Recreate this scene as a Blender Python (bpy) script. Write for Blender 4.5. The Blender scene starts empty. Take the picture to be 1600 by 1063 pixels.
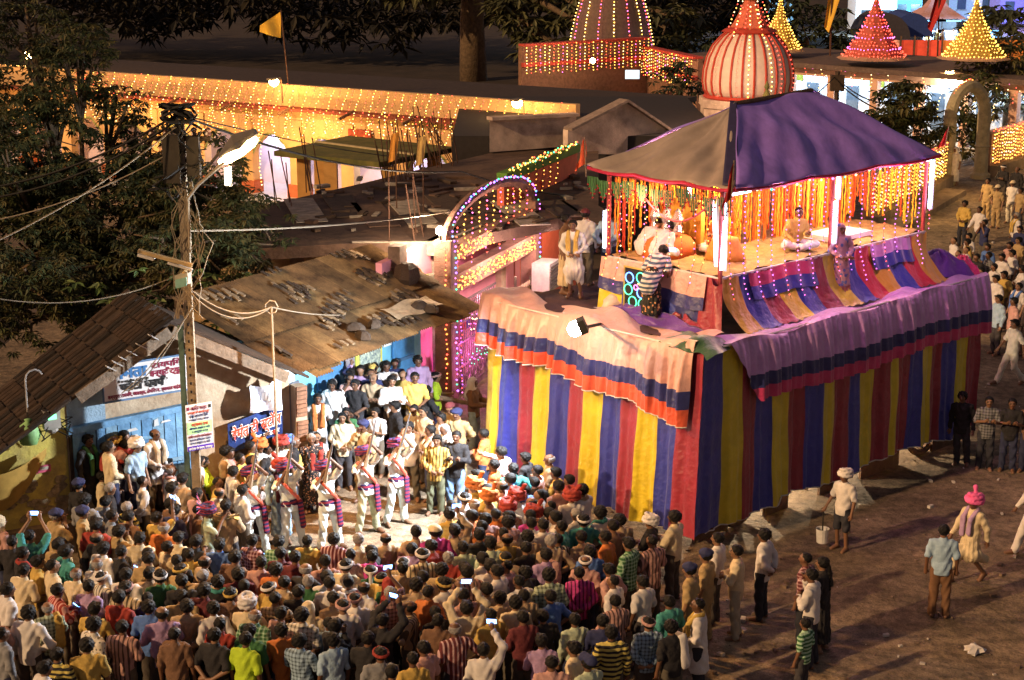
import bpy, math, random
import numpy as np
from mathutils import Vector, Matrix
R = math.radians
rnd = random.Random(11)
S = bpy.context.scene
COL = S.collection

# ------------------------------------------------------------------ camera, light, exposure
F_PX, CAM_H, PITCH = 2650.0, 11.8, math.atan(681.5 / 2650.0)
cam_d = bpy.data.cameras.new('camera'); cam = bpy.data.objects.new('camera', cam_d); COL.objects.link(cam)
cam.location = (0, 0, CAM_H); cam.rotation_euler = (math.pi / 2 - PITCH, 0, 0)
cam_d.sensor_width = 36; cam_d.sensor_fit = 'HORIZONTAL'; cam_d.lens = F_PX / 1600 * 36
cam_d.clip_start = 0.5; cam_d.clip_end = 900
S.camera = cam

world = bpy.data.worlds.new('World'); S.world = world; world.use_nodes = True
wn_ = world.node_tree
bg = wn_.nodes['Background']
sky = wn_.nodes.new('ShaderNodeTexSky'); sky.sky_type = 'NISHITA'; sky.sun_disc = False
sky.sun_elevation = R(24); sky.sun_rotation = R(-75)
mixw = wn_.nodes.new('ShaderNodeMix'); mixw.data_type = 'RGBA'; mixw.blend_type = 'MULTIPLY'; mixw.inputs[0].default_value = 1
mixw.inputs[7].default_value = (1.0, 0.60, 0.46, 1)      # town glow on a night sky
wn_.links.new(sky.outputs[0], mixw.inputs[6]); wn_.links.new(mixw.outputs[2], bg.inputs[0])
bg.inputs[1].default_value = 0.036

sun_d = bpy.data.lights.new('sun', 'SUN'); sun = bpy.data.objects.new('sun', sun_d); COL.objects.link(sun)
sun_d.energy = 1.5; sun_d.angle = R(1.2); sun_d.color = (1.0, 0.64, 0.32)
sun.rotation_euler = Vector((0.74, 0.54, -0.42)).to_track_quat('-Z', 'Y').to_euler()

S.view_settings.view_transform = 'Standard'; S.view_settings.look = 'None'
S.view_settings.exposure = 1.2; S.view_settings.gamma = 1.0; S.view_settings.use_curve_mapping = False
S.cycles.use_denoising = True
S.cycles.max_bounces = 5; S.cycles.diffuse_bounces = 2; S.cycles.glossy_bounces = 2; S.cycles.transmission_bounces = 2
S.cycles.sample_clamp_indirect = 4.0; S.cycles.caustics_reflective = False; S.cycles.caustics_refractive = False

# ------------------------------------------------------------------ survey: photograph pixel -> place on a level
_c, _s = math.cos(PITCH), math.sin(PITCH)
def ray(px, py):
    u = (px - 800) / F_PX; v = (531.5 - py) / F_PX
    return Vector((u, _c + v * _s, -_s + v * _c))
def P(px, py, z=0.0):
    d = ray(px, py); return Vector((0, 0, CAM_H)) + d * ((z - CAM_H) / d.z)
def hit(px, py, p0, n):
    d = ray(px, py); C = Vector((0, 0, CAM_H)); n = Vector(n); return C + d * ((Vector(p0) - C).dot(n) / d.dot(n))
def proj(p):
    p = Vector(p) - Vector((0, 0, CAM_H)); dep = p.y * _c - p.z * _s; up = p.y * _s + p.z * _c
    return 800 + F_PX * p.x / dep, 531.5 - F_PX * up / dep

# ------------------------------------------------------------------ materials
MATS = {}
def mat(name, col, rough=0.8, var=0.25, scale=6.0, bump=0.0, bscale=30.0, metal=0.0, col2=None, spec=0.3, emit=None, estr=0.0, sample=True, pattern=None, pcol=None, pscale=8.0, sheen=0.0):
    if name in MATS: return MATS[name]
    m = bpy.data.materials.new(name); m.use_nodes = True; MATS[name] = m
    nt = m.node_tree; N = nt.nodes; L = nt.links
    b = N['Principled BSDF']; b.inputs['Roughness'].default_value = rough; b.inputs['Metallic'].default_value = metal
    b.inputs['Specular IOR Level'].default_value = spec
    if sheen: b.inputs['Sheen Weight'].default_value = sheen
    tc = N.new('ShaderNodeTexCoord')
    base = None
    if pattern:
        mp = N.new('ShaderNodeSeparateXYZ'); L.new(tc.outputs['Object'], mp.inputs[0])
        def stripe(axis, sc, th):
            mu = N.new('ShaderNodeMath'); mu.operation = 'MULTIPLY'; mu.inputs[1].default_value = sc; L.new(mp.outputs[axis], mu.inputs[0])
            fr = N.new('ShaderNodeMath'); fr.operation = 'FRACT'; L.new(mu.outputs[0], fr.inputs[0])
            gt = N.new('ShaderNodeMath'); gt.operation = 'GREATER_THAN'; gt.inputs[1].default_value = th; L.new(fr.outputs[0], gt.inputs[0]); return gt.outputs[0]
        if pattern == 's': f = stripe(0, pscale, 0.62)
        elif pattern == 'h': f = stripe(2, pscale, 0.5)
        elif pattern == 'x':
            a = stripe(0, pscale, 0.6); c = stripe(2, pscale, 0.6)
            ad = N.new('ShaderNodeMath'); ad.operation = 'ADD'; L.new(a, ad.inputs[0]); L.new(c, ad.inputs[1])
            hf = N.new('ShaderNodeMath'); hf.operation = 'MULTIPLY'; hf.inputs[1].default_value = 0.5; L.new(ad.outputs[0], hf.inputs[0]); f = hf.outputs[0]
        elif pattern == 'd':
            vo = N.new('ShaderNodeTexVoronoi'); vo.inputs['Scale'].default_value = pscale; L.new(tc.outputs['Object'], vo.inputs['Vector'])
            lt = N.new('ShaderNodeMath'); lt.operation = 'LESS_THAN'; lt.inputs[1].default_value = 0.33; L.new(vo.outputs['Distance'], lt.inputs[0]); f = lt.outputs[0]
        mx = N.new('ShaderNodeMix'); mx.data_type = 'RGBA'; L.new(f, mx.inputs[0])
        mx.inputs[6].default_value = (*col, 1); mx.inputs[7].default_value = (*pcol, 1); base = mx.outputs[2]
    if var > 0:
        no = N.new('ShaderNodeTexNoise'); no.inputs['Scale'].default_value = scale; no.inputs['Detail'].default_value = 6; no.inputs['Roughness'].default_value = 0.65
        L.new(tc.outputs['Object'], no.inputs['Vector'])
        rp = N.new('ShaderNodeValToRGB'); rp.color_ramp.elements[0].position = 0.3; rp.color_ramp.elements[1].position = 0.7
        if base is None:
            c2 = col2 or tuple(c * (1 - var) for c in col); c1 = tuple(min(1, c * (1 + var * 0.5)) for c in col)
            rp.color_ramp.elements[0].color = (*c2, 1); rp.color_ramp.elements[1].color = (*c1, 1); L.new(no.outputs[0], rp.inputs[0])
            L.new(rp.outputs[0], b.inputs['Base Color'])
        else:
            g = 1 - var; rp.color_ramp.elements[0].color = (g, g, g, 1); rp.color_ramp.elements[1].color = (1, 1, 1, 1); L.new(no.outputs[0], rp.inputs[0])
            m2 = N.new('ShaderNodeMix'); m2.data_type = 'RGBA'; m2.blend_type = 'MULTIPLY'; m2.inputs[0].default_value = 1
            L.new(base, m2.inputs[6]); L.new(rp.outputs[0], m2.inputs[7]); L.new(m2.outputs[2], b.inputs['Base Color'])
    else:
        if base is None: b.inputs['Base Color'].default_value = (*col, 1)
        else: L.new(base, b.inputs['Base Color'])
    if bump > 0:
        n2 = N.new('ShaderNodeTexNoise'); n2.inputs['Scale'].default_value = bscale; n2.inputs['Detail'].default_value = 4; L.new(tc.outputs['Object'], n2.inputs['Vector'])
        bp = N.new('ShaderNodeBump'); bp.inputs['Strength'].default_value = bump; bp.inputs['Distance'].default_value = 0.05
        L.new(n2.outputs[0], bp.inputs['Height']); L.new(bp.outputs[0], b.inputs['Normal'])
    if emit:
        b.inputs['Emission Color'].default_value = (*emit, 1); b.inputs['Emission Strength'].default_value = estr
        if not sample: m.cycles.emission_sampling = 'NONE'
    return m

def satin(name, col, var=0.2): return mat(name, col, rough=0.42, var=var, scale=3.0, bump=0.6, bscale=7.0, spec=0.5, sheen=0.3)
def glow(name, col, s, sample=False): return mat(name, tuple(c * 0.5 for c in col), var=0, emit=col, estr=s, sample=sample)
BULB = {'y': glow('bulb_yellow', (1, .52, .08), 2.8), 'r': glow('bulb_red', (1, .09, .05), 2.0), 'o': glow('bulb_orange', (1, .28, .05), 2.2), 'w': glow('bulb_white', (1, .72, .34), 2.6),
        'p': glow('bulb_pink', (1, .16, .55), 2.2), 'v': glow('bulb_violet', (.42, .14, 1), 2.4), 'g': glow('bulb_green', (.08, .9, .40), 1.6), 'b': glow('bulb_blue', (.1, .25, 1), 3)}
WIRE = mat('wire_dark', (.02, .018, .016), var=0); WIREL = mat('wire_pale', (.26, .21, .15), var=.2)

# ------------------------------------------------------------------ mesh builder
class MB:
    def __init__(s): s.v = []; s.f = []; s.m = []
    def add(s, vs, fs, mi=0):
        o = len(s.v); s.v += [tuple(v) for v in vs]; s.f += [tuple(i + o for i in f) for f in fs]; s.m += [mi] * len(fs); return s
    def box(s, c, size, ux=(1, 0, 0), uy=None, uz=(0, 0, 1), mi=0):
        ux = Vector(ux).normalized(); uz = Vector(uz).normalized(); uy = Vector(uy).normalized() if uy else uz.cross(ux).normalized()
        c = Vector(c); hx, hy, hz = [d / 2 for d in size]; vs = []
        for sx, sy, sz in ((-1,-1,-1),(1,-1,-1),(1,1,-1),(-1,1,-1),(-1,-1,1),(1,-1,1),(1,1,1),(-1,1,1)): vs.append(c + ux * hx * sx + uy * hy * sy + uz * hz * sz)
        return s.add(vs, [(0,3,2,1),(4,5,6,7),(0,1,5,4),(1,2,6,5),(2,3,7,6),(3,0,4,7)], mi)
    def bar(s, a, b, w, h, mi=0, up=(0, 0, 1)):
        a = Vector(a); b = Vector(b); d = (b - a); L = d.length; d.normalize(); up = Vector(up)
        if abs(d.dot(up)) > .98: up = Vector((1, 0, 0))
        y = up.cross(d).normalized(); z = d.cross(y).normalized()
        return s.box((a + b) / 2, (L, w, h), d, y, z, mi)
    def tube(s, pts, r, n=6, mi=0, cap=True):
        pts = [Vector(p) for p in pts]; k = len(pts); rs = r if isinstance(r, (list, tuple)) else [r] * k; vs = []; fs = []
        t0 = (pts[1] - pts[0]).normalized(); ref = Vector((0, 0, 1)) if abs(t0.z) < .9 else Vector((1, 0, 0)); x = t0.cross(ref).normalized()
        for i, p in enumerate(pts):
            t = (pts[min(i + 1, k - 1)] - pts[max(i - 1, 0)]);
            if t.length < 1e-9: t = t0
            t.normalize(); x = (x - t * x.dot(t));
            if x.length < 1e-6: x = t.orthogonal()
            x.normalize(); y = t.cross(x)
            for j in range(n): a = 2 * math.pi * j / n; vs.append(p + (x * math.cos(a) + y * math.sin(a)) * rs[i])
        for i in range(k - 1):
            for j in range(n): j2 = (j + 1) % n; fs.append((i*n+j, i*n+j2, (i+1)*n+j2, (i+1)*n+j))
        if cap: fs.append(tuple(range(n - 1, -1, -1))); fs.append(tuple((k - 1) * n + j for j in range(n)))
        return s.add(vs, fs, mi)
    def lathe(s, c, prof, n=16, mi=0, fn=None, rot=0.0):
        c = Vector(c); vs = []; fs = []; k = len(prof)
        for r, z in prof:
            for j in range(n):
                a = 2 * math.pi * j / n + rot; rr = r * (fn(a, z) if fn else 1); vs.append(c + Vector((rr * math.cos(a), rr * math.sin(a), z)))
        for i in range(k - 1):
            for j in range(n): j2 = (j + 1) % n; fs.append((i*n+j, i*n+j2, (i+1)*n+j2, (i+1)*n+j))
        fs.append(tuple(range(n - 1, -1, -1))); fs.append(tuple((k - 1) * n + j for j in range(n)))
        return s.add(vs, fs, mi)
    def grid(s, fn, nu, nv, mi=0, thick=None):
        vs = [fn(i / nu, j / nv) for j in range(nv + 1) for i in range(nu + 1)]; W = nu + 1
        fs = [(j*W+i, j*W+i+1, (j+1)*W+i+1, (j+1)*W+i) for j in range(nv) for i in range(nu)]
        return s.add(vs, fs, mi)
    def prism(s, poly, ext, mi=0):
        poly = [Vector(p) for p in poly]; ext = Vector(ext); n = len(poly); vs = poly + [p + ext for p in poly]
        fs = [tuple(range(n - 1, -1, -1)), tuple(range(n, 2 * n))] + [(i, (i + 1) % n, n + (i + 1) % n, n + i) for i in range(n)]
        return s.add(vs, fs, mi)
    def bulb(s, p, r, mi=0):
        x, y, z = p
        return s.add([(x+r,y,z),(x-r,y,z),(x,y+r,z),(x,y-r,z),(x,y,z+r),(x,y,z-r)], [(0,2,4),(2,1,4),(1,3,4),(3,0,4),(2,0,5),(1,2,5),(3,1,5),(0,3,5)], mi)
    def mesh(s, name, off=(0, 0, 0), smooth=False):
        me = bpy.data.meshes.new(name); ox, oy, oz = off
        me.from_pydata([(x - ox, y - oy, z - oz) for x, y, z in s.v], [], s.f)
        me.polygons.foreach_set('material_index', s.m)
        if smooth: me.polygons.foreach_set('use_smooth', [True] * len(s.f))
        me.update(); return me
    def build(s, name, mats, parent=None, smooth=False, solid=0.0, origin=None):
        off = wloc(parent) if parent else Vector(origin or (0, 0, 0))
        me = s.mesh(name, off, smooth)
        for m in (mats if isinstance(mats, (list, tuple)) else [mats]): me.materials.append(m)
        o = bpy.data.objects.new(name, me); COL.objects.link(o)
        if parent: o.parent = parent; WL[o] = Vector(off)
        else: o.location = off
        if solid:
            md = o.modifiers.new('thickness', 'SOLIDIFY'); md.thickness = solid; md.offset = 0
        return o
WL = {}
def wloc(o): return WL[o] if o in WL else Vector(o.location)
def tag(o, label=None, cat=None, group=None, kind=None):
    if label: o['label'] = label
    if cat: o['category'] = cat
    if group: o['group'] = group
    if kind: o['kind'] = kind
    return o
def thing(name, label, cat, loc, group=None):
    o = bpy.data.objects.new(name, None); COL.objects.link(o); o.location = loc; o.empty_display_size = .2
    WL[o] = Vector(loc); return tag(o, label, cat, group)
def struct(mb, name, m, **k): return tag(mb.build(name, m, **k), kind='structure')
def clone(o, parent=None, loc=None, matl=None):
    c = o.copy(); COL.objects.link(c)
    if parent: c.parent = parent
    if loc is not None: c.location = loc
    return c
def point_lamp(loc, col, power, r=.08):
    l = bpy.data.lights.new('lamp_light', 'POINT'); l.energy = power; l.color = col; l.shadow_soft_size = r
    o = bpy.data.objects.new('lamp_light', l); COL.objects.link(o); o.location = loc; return o
def catenary(a, b, sag, n=12):
    a = Vector(a); b = Vector(b); return [a.lerp(b, i / n) - Vector((0, 0, sag * 4 * (i / n) * (1 - i / n))) for i in range(n + 1)]
def along(pts, step):
    pts = [Vector(p) for p in pts]; out = []; acc = rnd.random() * step
    for a, b in zip(pts, pts[1:]):
        L = (b - a).length
        while acc <= L and L > 0: out.append(a.lerp(b, acc / L)); acc += step
        acc -= L
    return out
def light_string(pts, step, cols, br, label, group, jit=.02, wire=True, parent=None, wr=.004, name='light_string'):
    mb = MB()
    if wire: mb.tube(pts, wr, 3, 0, cap=False)
    keys = sorted(set(cols)); ms = [WIRE] + [BULB[k] for k in keys]
    for i, p in enumerate(along(pts, step)):
        mb.bulb((p.x + rnd.uniform(-jit, jit), p.y + rnd.uniform(-jit, jit), p.z + rnd.uniform(-jit, jit)), br * rnd.uniform(.8, 1.15), 1 + keys.index(cols[i % len(cols)]))
    o = mb.build(name, ms, parent, origin=None if parent else pts[0])
    if not parent: tag(o, label, 'string lights', group)
    return o
def text(body, size, m, parent, origin, ux, uy, name='lettering', bold=0.0, width=None, align='LEFT'):
    """Flat print lying on a board: origin = lower left corner of the line."""
    cu = bpy.data.curves.new(name, 'FONT'); cu.body = body; cu.size = size; cu.offset = bold; cu.extrude = .002; cu.align_x = align
    o = bpy.data.objects.new(name, cu); COL.objects.link(o)
    bpy.context.view_layer.update(); dg = bpy.context.evaluated_depsgraph_get()
    me = bpy.data.meshes.new_from_object(o.evaluated_get(dg)); bpy.data.objects.remove(o); bpy.data.curves.remove(cu)
    me.materials.clear(); me.materials.append(m)
    if width and len(me.vertices):
        xs = [v.co.x for v in me.vertices]; k = width / max(1e-6, max(xs) - min(xs)); x0 = min(xs)
        for v in me.vertices: v.co.x = (v.co.x - x0) * k
    ux = Vector(ux).normalized(); uy = Vector(uy).normalized(); uz = ux.cross(uy)
    M = Matrix((ux, uy, uz)).transposed(); off = wloc(parent)
    for v in me.vertices: v.co = M @ v.co + Vector(origin) - off
    o = bpy.data.objects.new(name, me); COL.objects.link(o); o.parent = parent; WL[o] = off; return o
# ------------------------------------------------------------------ ground
def noise2(x, y): return math.sin(x * 1.7 + 2.1 * math.sin(y * .9)) * math.cos(y * 1.3 + 1.1 * math.sin(x * .7))
m_earth = mat('earth_dark', (.045, .030, .022), rough=.95, var=.5, scale=.5, bump=.5, bscale=3)
mb = MB(); mb.grid(lambda u, v: Vector((-260 + 520 * u, -60 + 620 * v, -.02)), 4, 4); struct(mb, 'ground', m_earth)
# the beaten dirt of the street
m_dirt = mat('street_dirt', (.235, .170, .118), rough=.92, var=.5, scale=1.3, bump=.7, bscale=11, col2=(.12, .084, .058))
nt = m_dirt.node_tree; N = nt.nodes; pb_ = N['Principled BSDF']; src = pb_.inputs['Base Color'].links[0].from_socket
tcg = N.new('ShaderNodeTexCoord'); mulc = None
for sc_, lo, e0, e1 in ((.22, .55, .38, .62), (5.0, .6, .35, .6), (38.0, .55, .3, .55)):          # broad damp areas, scuffs, grit
    nz = N.new('ShaderNodeTexNoise'); nz.inputs['Scale'].default_value = sc_; nz.inputs['Detail'].default_value = 5; nt.links.new(tcg.outputs['Object'], nz.inputs['Vector'])
    rm = N.new('ShaderNodeValToRGB'); rm.color_ramp.elements[0].position = e0; rm.color_ramp.elements[1].position = e1; rm.color_ramp.elements[0].color = (lo, lo, lo, 1); rm.color_ramp.elements[1].color = (1.15, 1.15, 1.12, 1); nt.links.new(nz.outputs[0], rm.inputs[0])
    mx_ = N.new('ShaderNodeMix'); mx_.data_type = 'RGBA'; mx_.blend_type = 'MULTIPLY'; mx_.inputs[0].default_value = 1; nt.links.new(src, mx_.inputs[6]); nt.links.new(rm.outputs[0], mx_.inputs[7]); src = mx_.outputs[2]
nt.links.new(src, pb_.inputs['Base Color'])
mb = MB()
def street(u, v):
    x = -14 + 52 * u; y = 14 + 76 * v
    return Vector((x, y, .004 + .03 * max(0, noise2(x * .6, y * .5)) + .022 * max(0, noise2(x * 2.1 + 3, y * 1.9)) + .018 * max(0, noise2(x * 5.3, y * 4.7)) + .05 * max(0, math.sin(x * 1.1 - y * .75 + .3 * math.sin(y * .5)) - .86)))
mb.grid(street, 240, 320); struct(mb, 'road', m_dirt, smooth=True)
m_far = mat('compound_paving', (.10, .07, .055), rough=.9, var=.4, scale=.6, bump=.3, bscale=5)
mb = MB(); mb.box((-14, 66, .01), (46, 34, .06)); struct(mb, 'courtyard', m_far)
# litter and stones strewn over the street
m_lit = mat('litter_pale', (.5, .45, .4), var=.3); m_stone = mat('pebble', (.16, .11, .08), var=.3)
mb = MB()
for i in range(1500):
    x = rnd.uniform(2, 20); y = rnd.uniform(24, 62); r = rnd.choice([.010, .012, .015, .02, .03, .045]) * rnd.uniform(.7, 1.4)
    a = rnd.uniform(0, 3.14); mb.box((x, y, .03 + r * .3), (r * 2.2, r * 1.3, r), (math.cos(a), math.sin(a), rnd.uniform(-.2, .2)), mi=0 if rnd.random() < .3 else 1)
tag(mb.build('litter', [m_lit, m_stone]), 'scraps of litter and pebbles strewn over the dirt street', 'litter', kind='stuff')
bagp = P(1521, 1022); mb = MB()
mb.lathe((0, 0, 0), [(.02, 0), (.13, .02), (.16, .06), (.10, .12), (.03, .15), (.01, .16)], 11, fn=lambda a, z: 1 + .35 * math.sin(3 * a + z * 30) + .15 * math.sin(7 * a))
tag(mb.build('plastic_bag', mat('bag_white', (.6, .56, .54), rough=.4), origin=(0, 0, 0)), 'crumpled white plastic bag lying alone on the empty dirt', 'bag').location = (bagp.x, bagp.y, .02)

# ------------------------------------------------------------------ old house with gable and signs
W0 = Vector((-9, 29.6, 0)); WD = Vector((.866, .5, 0)); WN = Vector((.5, -.866, 0)); UP = Vector((0, 0, 1))
def wall(s, z, out=0.0): return W0 + WD * s + WN * out + UP * z
def wallpx(x, y, out=0.0): return hit(x, y, W0 + WN * out, WN)
m_cream = mat('old_limewash', (.42, .33, .23), rough=.9, var=.45, scale=2.2, bump=.4, bscale=10, col2=(.30, .19, .11))
m_pblue = mat('limewash_blue', (.30, .42, .52), rough=.9, var=.35, scale=3, bump=.3)
m_yel = mat('wall_yellow', (.64, .52, .10), rough=.9, var=.5, scale=1.6, bump=.4, bscale=9, col2=(.34, .25, .10))
m_plinth = mat('plinth_concrete', (.19, .14, .10), rough=.95, var=.4, scale=2.5, bump=.5)
m_wood = mat('weathered_wood', (.20, .145, .10), rough=.85, var=.5, scale=7, bump=.4, bscale=20)
m_woodd = mat('dark_wood', (.07, .045, .03), rough=.85, var=.4, scale=7, bump=.3)
m_bluep = [mat('blue_paint_%d' % i, c, rough=.6, var=.35, scale=5, bump=.25, bscale=18) for i, c in enumerate([(.15, .32, .52), (.18, .36, .55), (.13, .28, .47), (.22, .38, .52)])]
house = thing('gabled_house', 'old gabled house with blue plank doors and a sagging dark tile roof', 'house', wall(2.5, 0))
# body of the wall : gable polygon
def sz(x, y):
    h_ = wallpx(x, y, .55); return (h_ - W0).dot(WD), h_.z
SA, ZA = sz(266, 508); SL, ZL = sz(125, 612); SRr, ZRr = sz(448, 580)
kL = (ZA - ZL) / (SA - SL); kR = (ZA - ZRr) / (SRr - SA)
mb = MB()
mb.prism([wall(.85, 0), wall(5.3, 0), wall(5.3, ZA - kR * (5.3 - SA) - .14), wall(SA, ZA - .1), wall(.85, ZA - kL * (SA - .85) - .12)], -WN * .25); mb.build('gable_wall', m_cream, house)
mb = MB(); mb.prism([wall(-3, 0, .02), wall(.84, 0, .02), wall(.84, ZA - kL * (SA - .84) - .14, .02), wall(-1, ZA - kL * (SA + 1) - .1, .02), wall(-3, 1.2, .02)], -WN * .25); mb.build('yellow_wall', m_yel, house)
mb = MB(); mb.box(wall(-1.1, .31, .14), (3.85, .22, .62), WD, -WN); mb.box(wall(2.15, .3, .55), (2.6, 1.1, .6), WD, -WN); mb.build('plinth', m_plinth, house)
# white panel above the yellow wall and blue lining
mb = MB(); mb.prism([wall(.88, 2.28, .008), wall(1.6, 2.28, .008), wall(1.6, ZA - kL * (SA - 1.6) - .16, .008), wall(.88, ZA - kL * (SA - .88) - .16, .008)], WN * .01); mb.build('blue_lining', m_pblue, house)
# doors
door = MB(); door.box(wall(2.1, 1.44, .05), (2.44, .08, .05 + 1.62), WD, -WN); dob = door.build('folding_door', m_woodd, house)
x = .92; k = 0
while x < 3.24:
    w = rnd.uniform(.17, .27)
    if x + w > 3.26: w = 3.26 - x
    zt = 2.30 + .12 * (x - .9) / 2.3
    b = MB(); b.box(wall(x + w / 2, .62 + (zt - .62) / 2, .115 + rnd.uniform(-.008, .008)), (w - .018, .035, zt - .62), WD, -WN); b.build('plank', m_bluep[k % 4], dob)
    x += w; k += 1
for (s0, s1, z) in ((1.75, 2.1, 1.92), (2.15, 2.62, 2.02), (1.85, 2.15, 1.28), (2.7, 3.2, 1.5), (.95, 1.4, 1.25)):
    b = MB(); b.box(wall((s0 + s1) / 2, z, .155), (s1 - s0, .035, .06), WD, -WN); b.build('batten', m_bluep[3], dob)
b = MB()
for (s, z, w, h) in ((1.95, 2.17, .22, .07), (2.0, 2.05, .18, .06), (2.48, 2.2, .1, .16), (2.62, 2.25, .2, .05)):
    b.prism([wall(s, z, .136), wall(s + w, z + .02, .136), wall(s + w * .8, z + h, .136), wall(s + .1 * w, z + h * .8, .136)], WN * .004)
b.build('torn_paper', mat('paper_pale', (.62, .62, .6), var=.2), house)
b = MB(); b.bar(wall(.85, 2.36, .10), wall(3.36, 2.5, .10), .14, .12); b.build('lintel', m_bluep[0], house)
# roof slopes : tiles
m_tile = [mat('roof_tile_%d' % i, c, rough=.95, var=.5, scale=8, bump=.5) for i, c in enumerate([(.035, .022, .016), (.05, .03, .02), (.022, .016, .013)])]
m_sheet = mat('rusty_sheet', (.05, .032, .02), rough=.9, var=.6, scale=2.0, bump=.3, col2=(.02, .013, .01))
def rp_(s, d, lift=0.0):                      # left slope: s across, d back from the gable
    t = (SA - s) / (SA + 3.4); z = ZA + .05 - kL * (SA - s) - .10 * math.sin(math.pi * t)
    return wall(s, z + lift, .55 - d)
mb = MB(); mb.grid(lambda u, v: rp_(SA - u * 6.3, v * 2.75), 24, 8); mb.build('left_roof_slope', m_sheet, house, solid=.05)
def rr_(s, d, lift=0.0):
    return wall(s, ZA + .05 - kR * (s - SA) + lift, .55 - d)
mb = MB(); mb.grid(lambda u, v: rr_(SA + u * (5.5 - SA), v * 2.75), 10, 8); mb.build('right_roof_slope', m_sheet, house, solid=.05)
tm = []
for i in range(3):
    b = MB(); pr = []
    for j in range(5): a = math.pi * j / 4; pr.append((math.cos(a) * .075, math.sin(a) * .045))
    vs = [(x_, -.13, z_) for x_, z_ in pr] + [(x_ * .86, .13, z_ * .86) for x_, z_ in pr]
    b.add(vs, [(j, j + 1, j + 6, j + 5) for j in range(4)]); me = b.mesh('tile'); me.materials.append(m_tile[i]); tm.append(me)
tc_ = 0
for row in range(12):
    for cidx in range(16):
        if rnd.random() < .22 or tc_ > 285: continue
        s = SA - .12 - row * .40; d = .06 + cidx * .17 + rnd.uniform(-.02, .02)
        p = rp_(s, d, .035); q = rp_(s - .2, d, .035)
        o = bpy.data.objects.new('tile', tm[rnd.randrange(3)]); COL.objects.link(o); o.parent = house
        ax = (q - p).normalized(); M = Matrix((WN * -1, ax, (WN * -1).cross(ax))).transposed()
        o.rotation_euler = (M @ Matrix.Rotation(rnd.uniform(-.12, .12), 3, 'Z')).to_euler(); o.location = p - wloc(house); o.scale = (1.15, 1.7, 1.3); tc_ += 1
# barge boards and fascia
b = MB(); b.bar(wall(SA - .02, ZA - .12, .58), wall(SL - .05, ZL - .12, .58), .05, .22); b.build('barge_board', m_wood, house)
b = MB(); b.bar(wall(SA + .02, ZA - .12, .58), wall(SRr, ZRr - .12, .58), .05, .22); b.build('barge_board', m_wood, house)
for t in (.25, .42, .55, .66, .75, .84):
    s = SA - t * 1.4; b = MB(); b.box(wall(s, ZA - kL * (SA - s) + .03, .60), (.2, .12, .02), (WD - UP * .6), -WN); b.build('broken_tile', mat('pale_tile', (.45, .42, .40), var=.3), house)
b = MB()
for t in (0.1, .35, .6, .85): 
    s = SA - t * 1.6; b.bar(wall(s, ZA - .12 - kL * (SA - s), .55), wall(s, ZA - .12 - kL * (SA - s), -.1), .07, .09)
    s = SA + t * 2.2; b.bar(wall(s, ZA - .12 - kR * (s - SA), .55), wall(s, ZA - .12 - kR * (s - SA), -.1), .07, .09)
b.build('rafters', m_woodd, house)
# signboard of the typing institute
m_sgn = mat('sign_white', (.68, .64, .62), rough=.6, var=.1); m_navy = mat('ink_navy', (.03, .06, .17), var=.1); m_maro = mat('ink_maroon', (.22, .02, .05), var=.1); m_blk = mat('ink_black', (.02, .018, .018), var=0)
so = wallpx(163, 628, .30); sr = wallpx(304, 605, .30); su = (sr - so).normalized(); sv = (wallpx(163, 578, .30) - so); sh = .66; sv = UP.copy()
SW = (sr - so).length
sgn = thing('shop_signboard', 'white signboard in Hindi lettering above the blue plank doors', 'sign', so)
b = MB(); b.box(so + su * SW / 2 + sv * sh / 2, (SW, .05, sh), su, WN * -1); b.build('board', m_sgn, sgn)
b = MB()
for z in (-.015, sh + .015): b.bar(so + sv * z + WN * .02, so + su * SW + sv * z + WN * .02, .05, .035)
for x_ in (-.015, SW + .015): b.bar(so + su * x_ + WN * .02 - sv * .03, so + su * x_ + WN * .02 + sv * (sh + .03), .05, .035)
b.build('frame', mat('frame_blue', (.12, .2, .33)), sgn)
f0 = so + WN * .032
def sg(body, x_, z_, size, m, w, bold=.0): text(body, size, m, sgn, f0 + su * x_ + sv * z_, su, sv, bold=bold, width=w)
sg('ममता', .18, .40, .27, mat('ink_blue', (.05, .16, .36), var=.1), .66, .014)
sg('टायपिंग', .92, .50, .15, m_maro, .60, .006)
sg('इन्स्टीट्यूट', .88, .36, .14, m_maro, .66, .006)
sg('सीरासार चौक, जगदलपुर', .26, .315, .06, m_blk, .60, .002)
sg('फोटो कापी', .30, .16, .19, m_blk, .92, .013)
sg('कम्प्यूटर टायपिंग, जाबवर्क, लेमिनेशन, स्पायरल बाईंडिंग', .06, .04, .095, m_maro, 1.46, .003)
# tea stall banner
bo = wallpx(356, 708, .12); br_ = wallpx(440, 676, .12); bu = (br_ - bo); BWD = bu.length; bu.normalize()
ban = thing('tea_stall_banner', 'dark blue banner with red Hindi lettering behind the row of turbaned men', 'banner', bo)
BH = .60; bvv = UP
b = MB(); b.grid(lambda u, v: bo + bu * BWD * u + bvv * BH * v + WN * (.02 * math.sin(7 * u) + .05), 8, 3); b.build('cloth', mat('banner_blue', (.02, .05, .20), rough=.5, var=.5, scale=3, col2=(.01, .015, .05)), ban, solid=.012)
m_red = mat('ink_red', (.62, .07, .03), var=.1); m_wht = mat('ink_white', (.8, .8, .78), var=0)
text('हेमंत टी स्टॉल', .30, m_wht, ban, bo + bu * .06 + bvv * .245 + WN * .088, bu, bvv, bold=.022, width=BWD * .93)
text('हेमंत टी स्टॉल', .30, m_red, ban, bo + bu * .07 + bvv * .25 + WN * .095, bu, bvv, bold=.007, width=BWD * .91)
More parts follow.
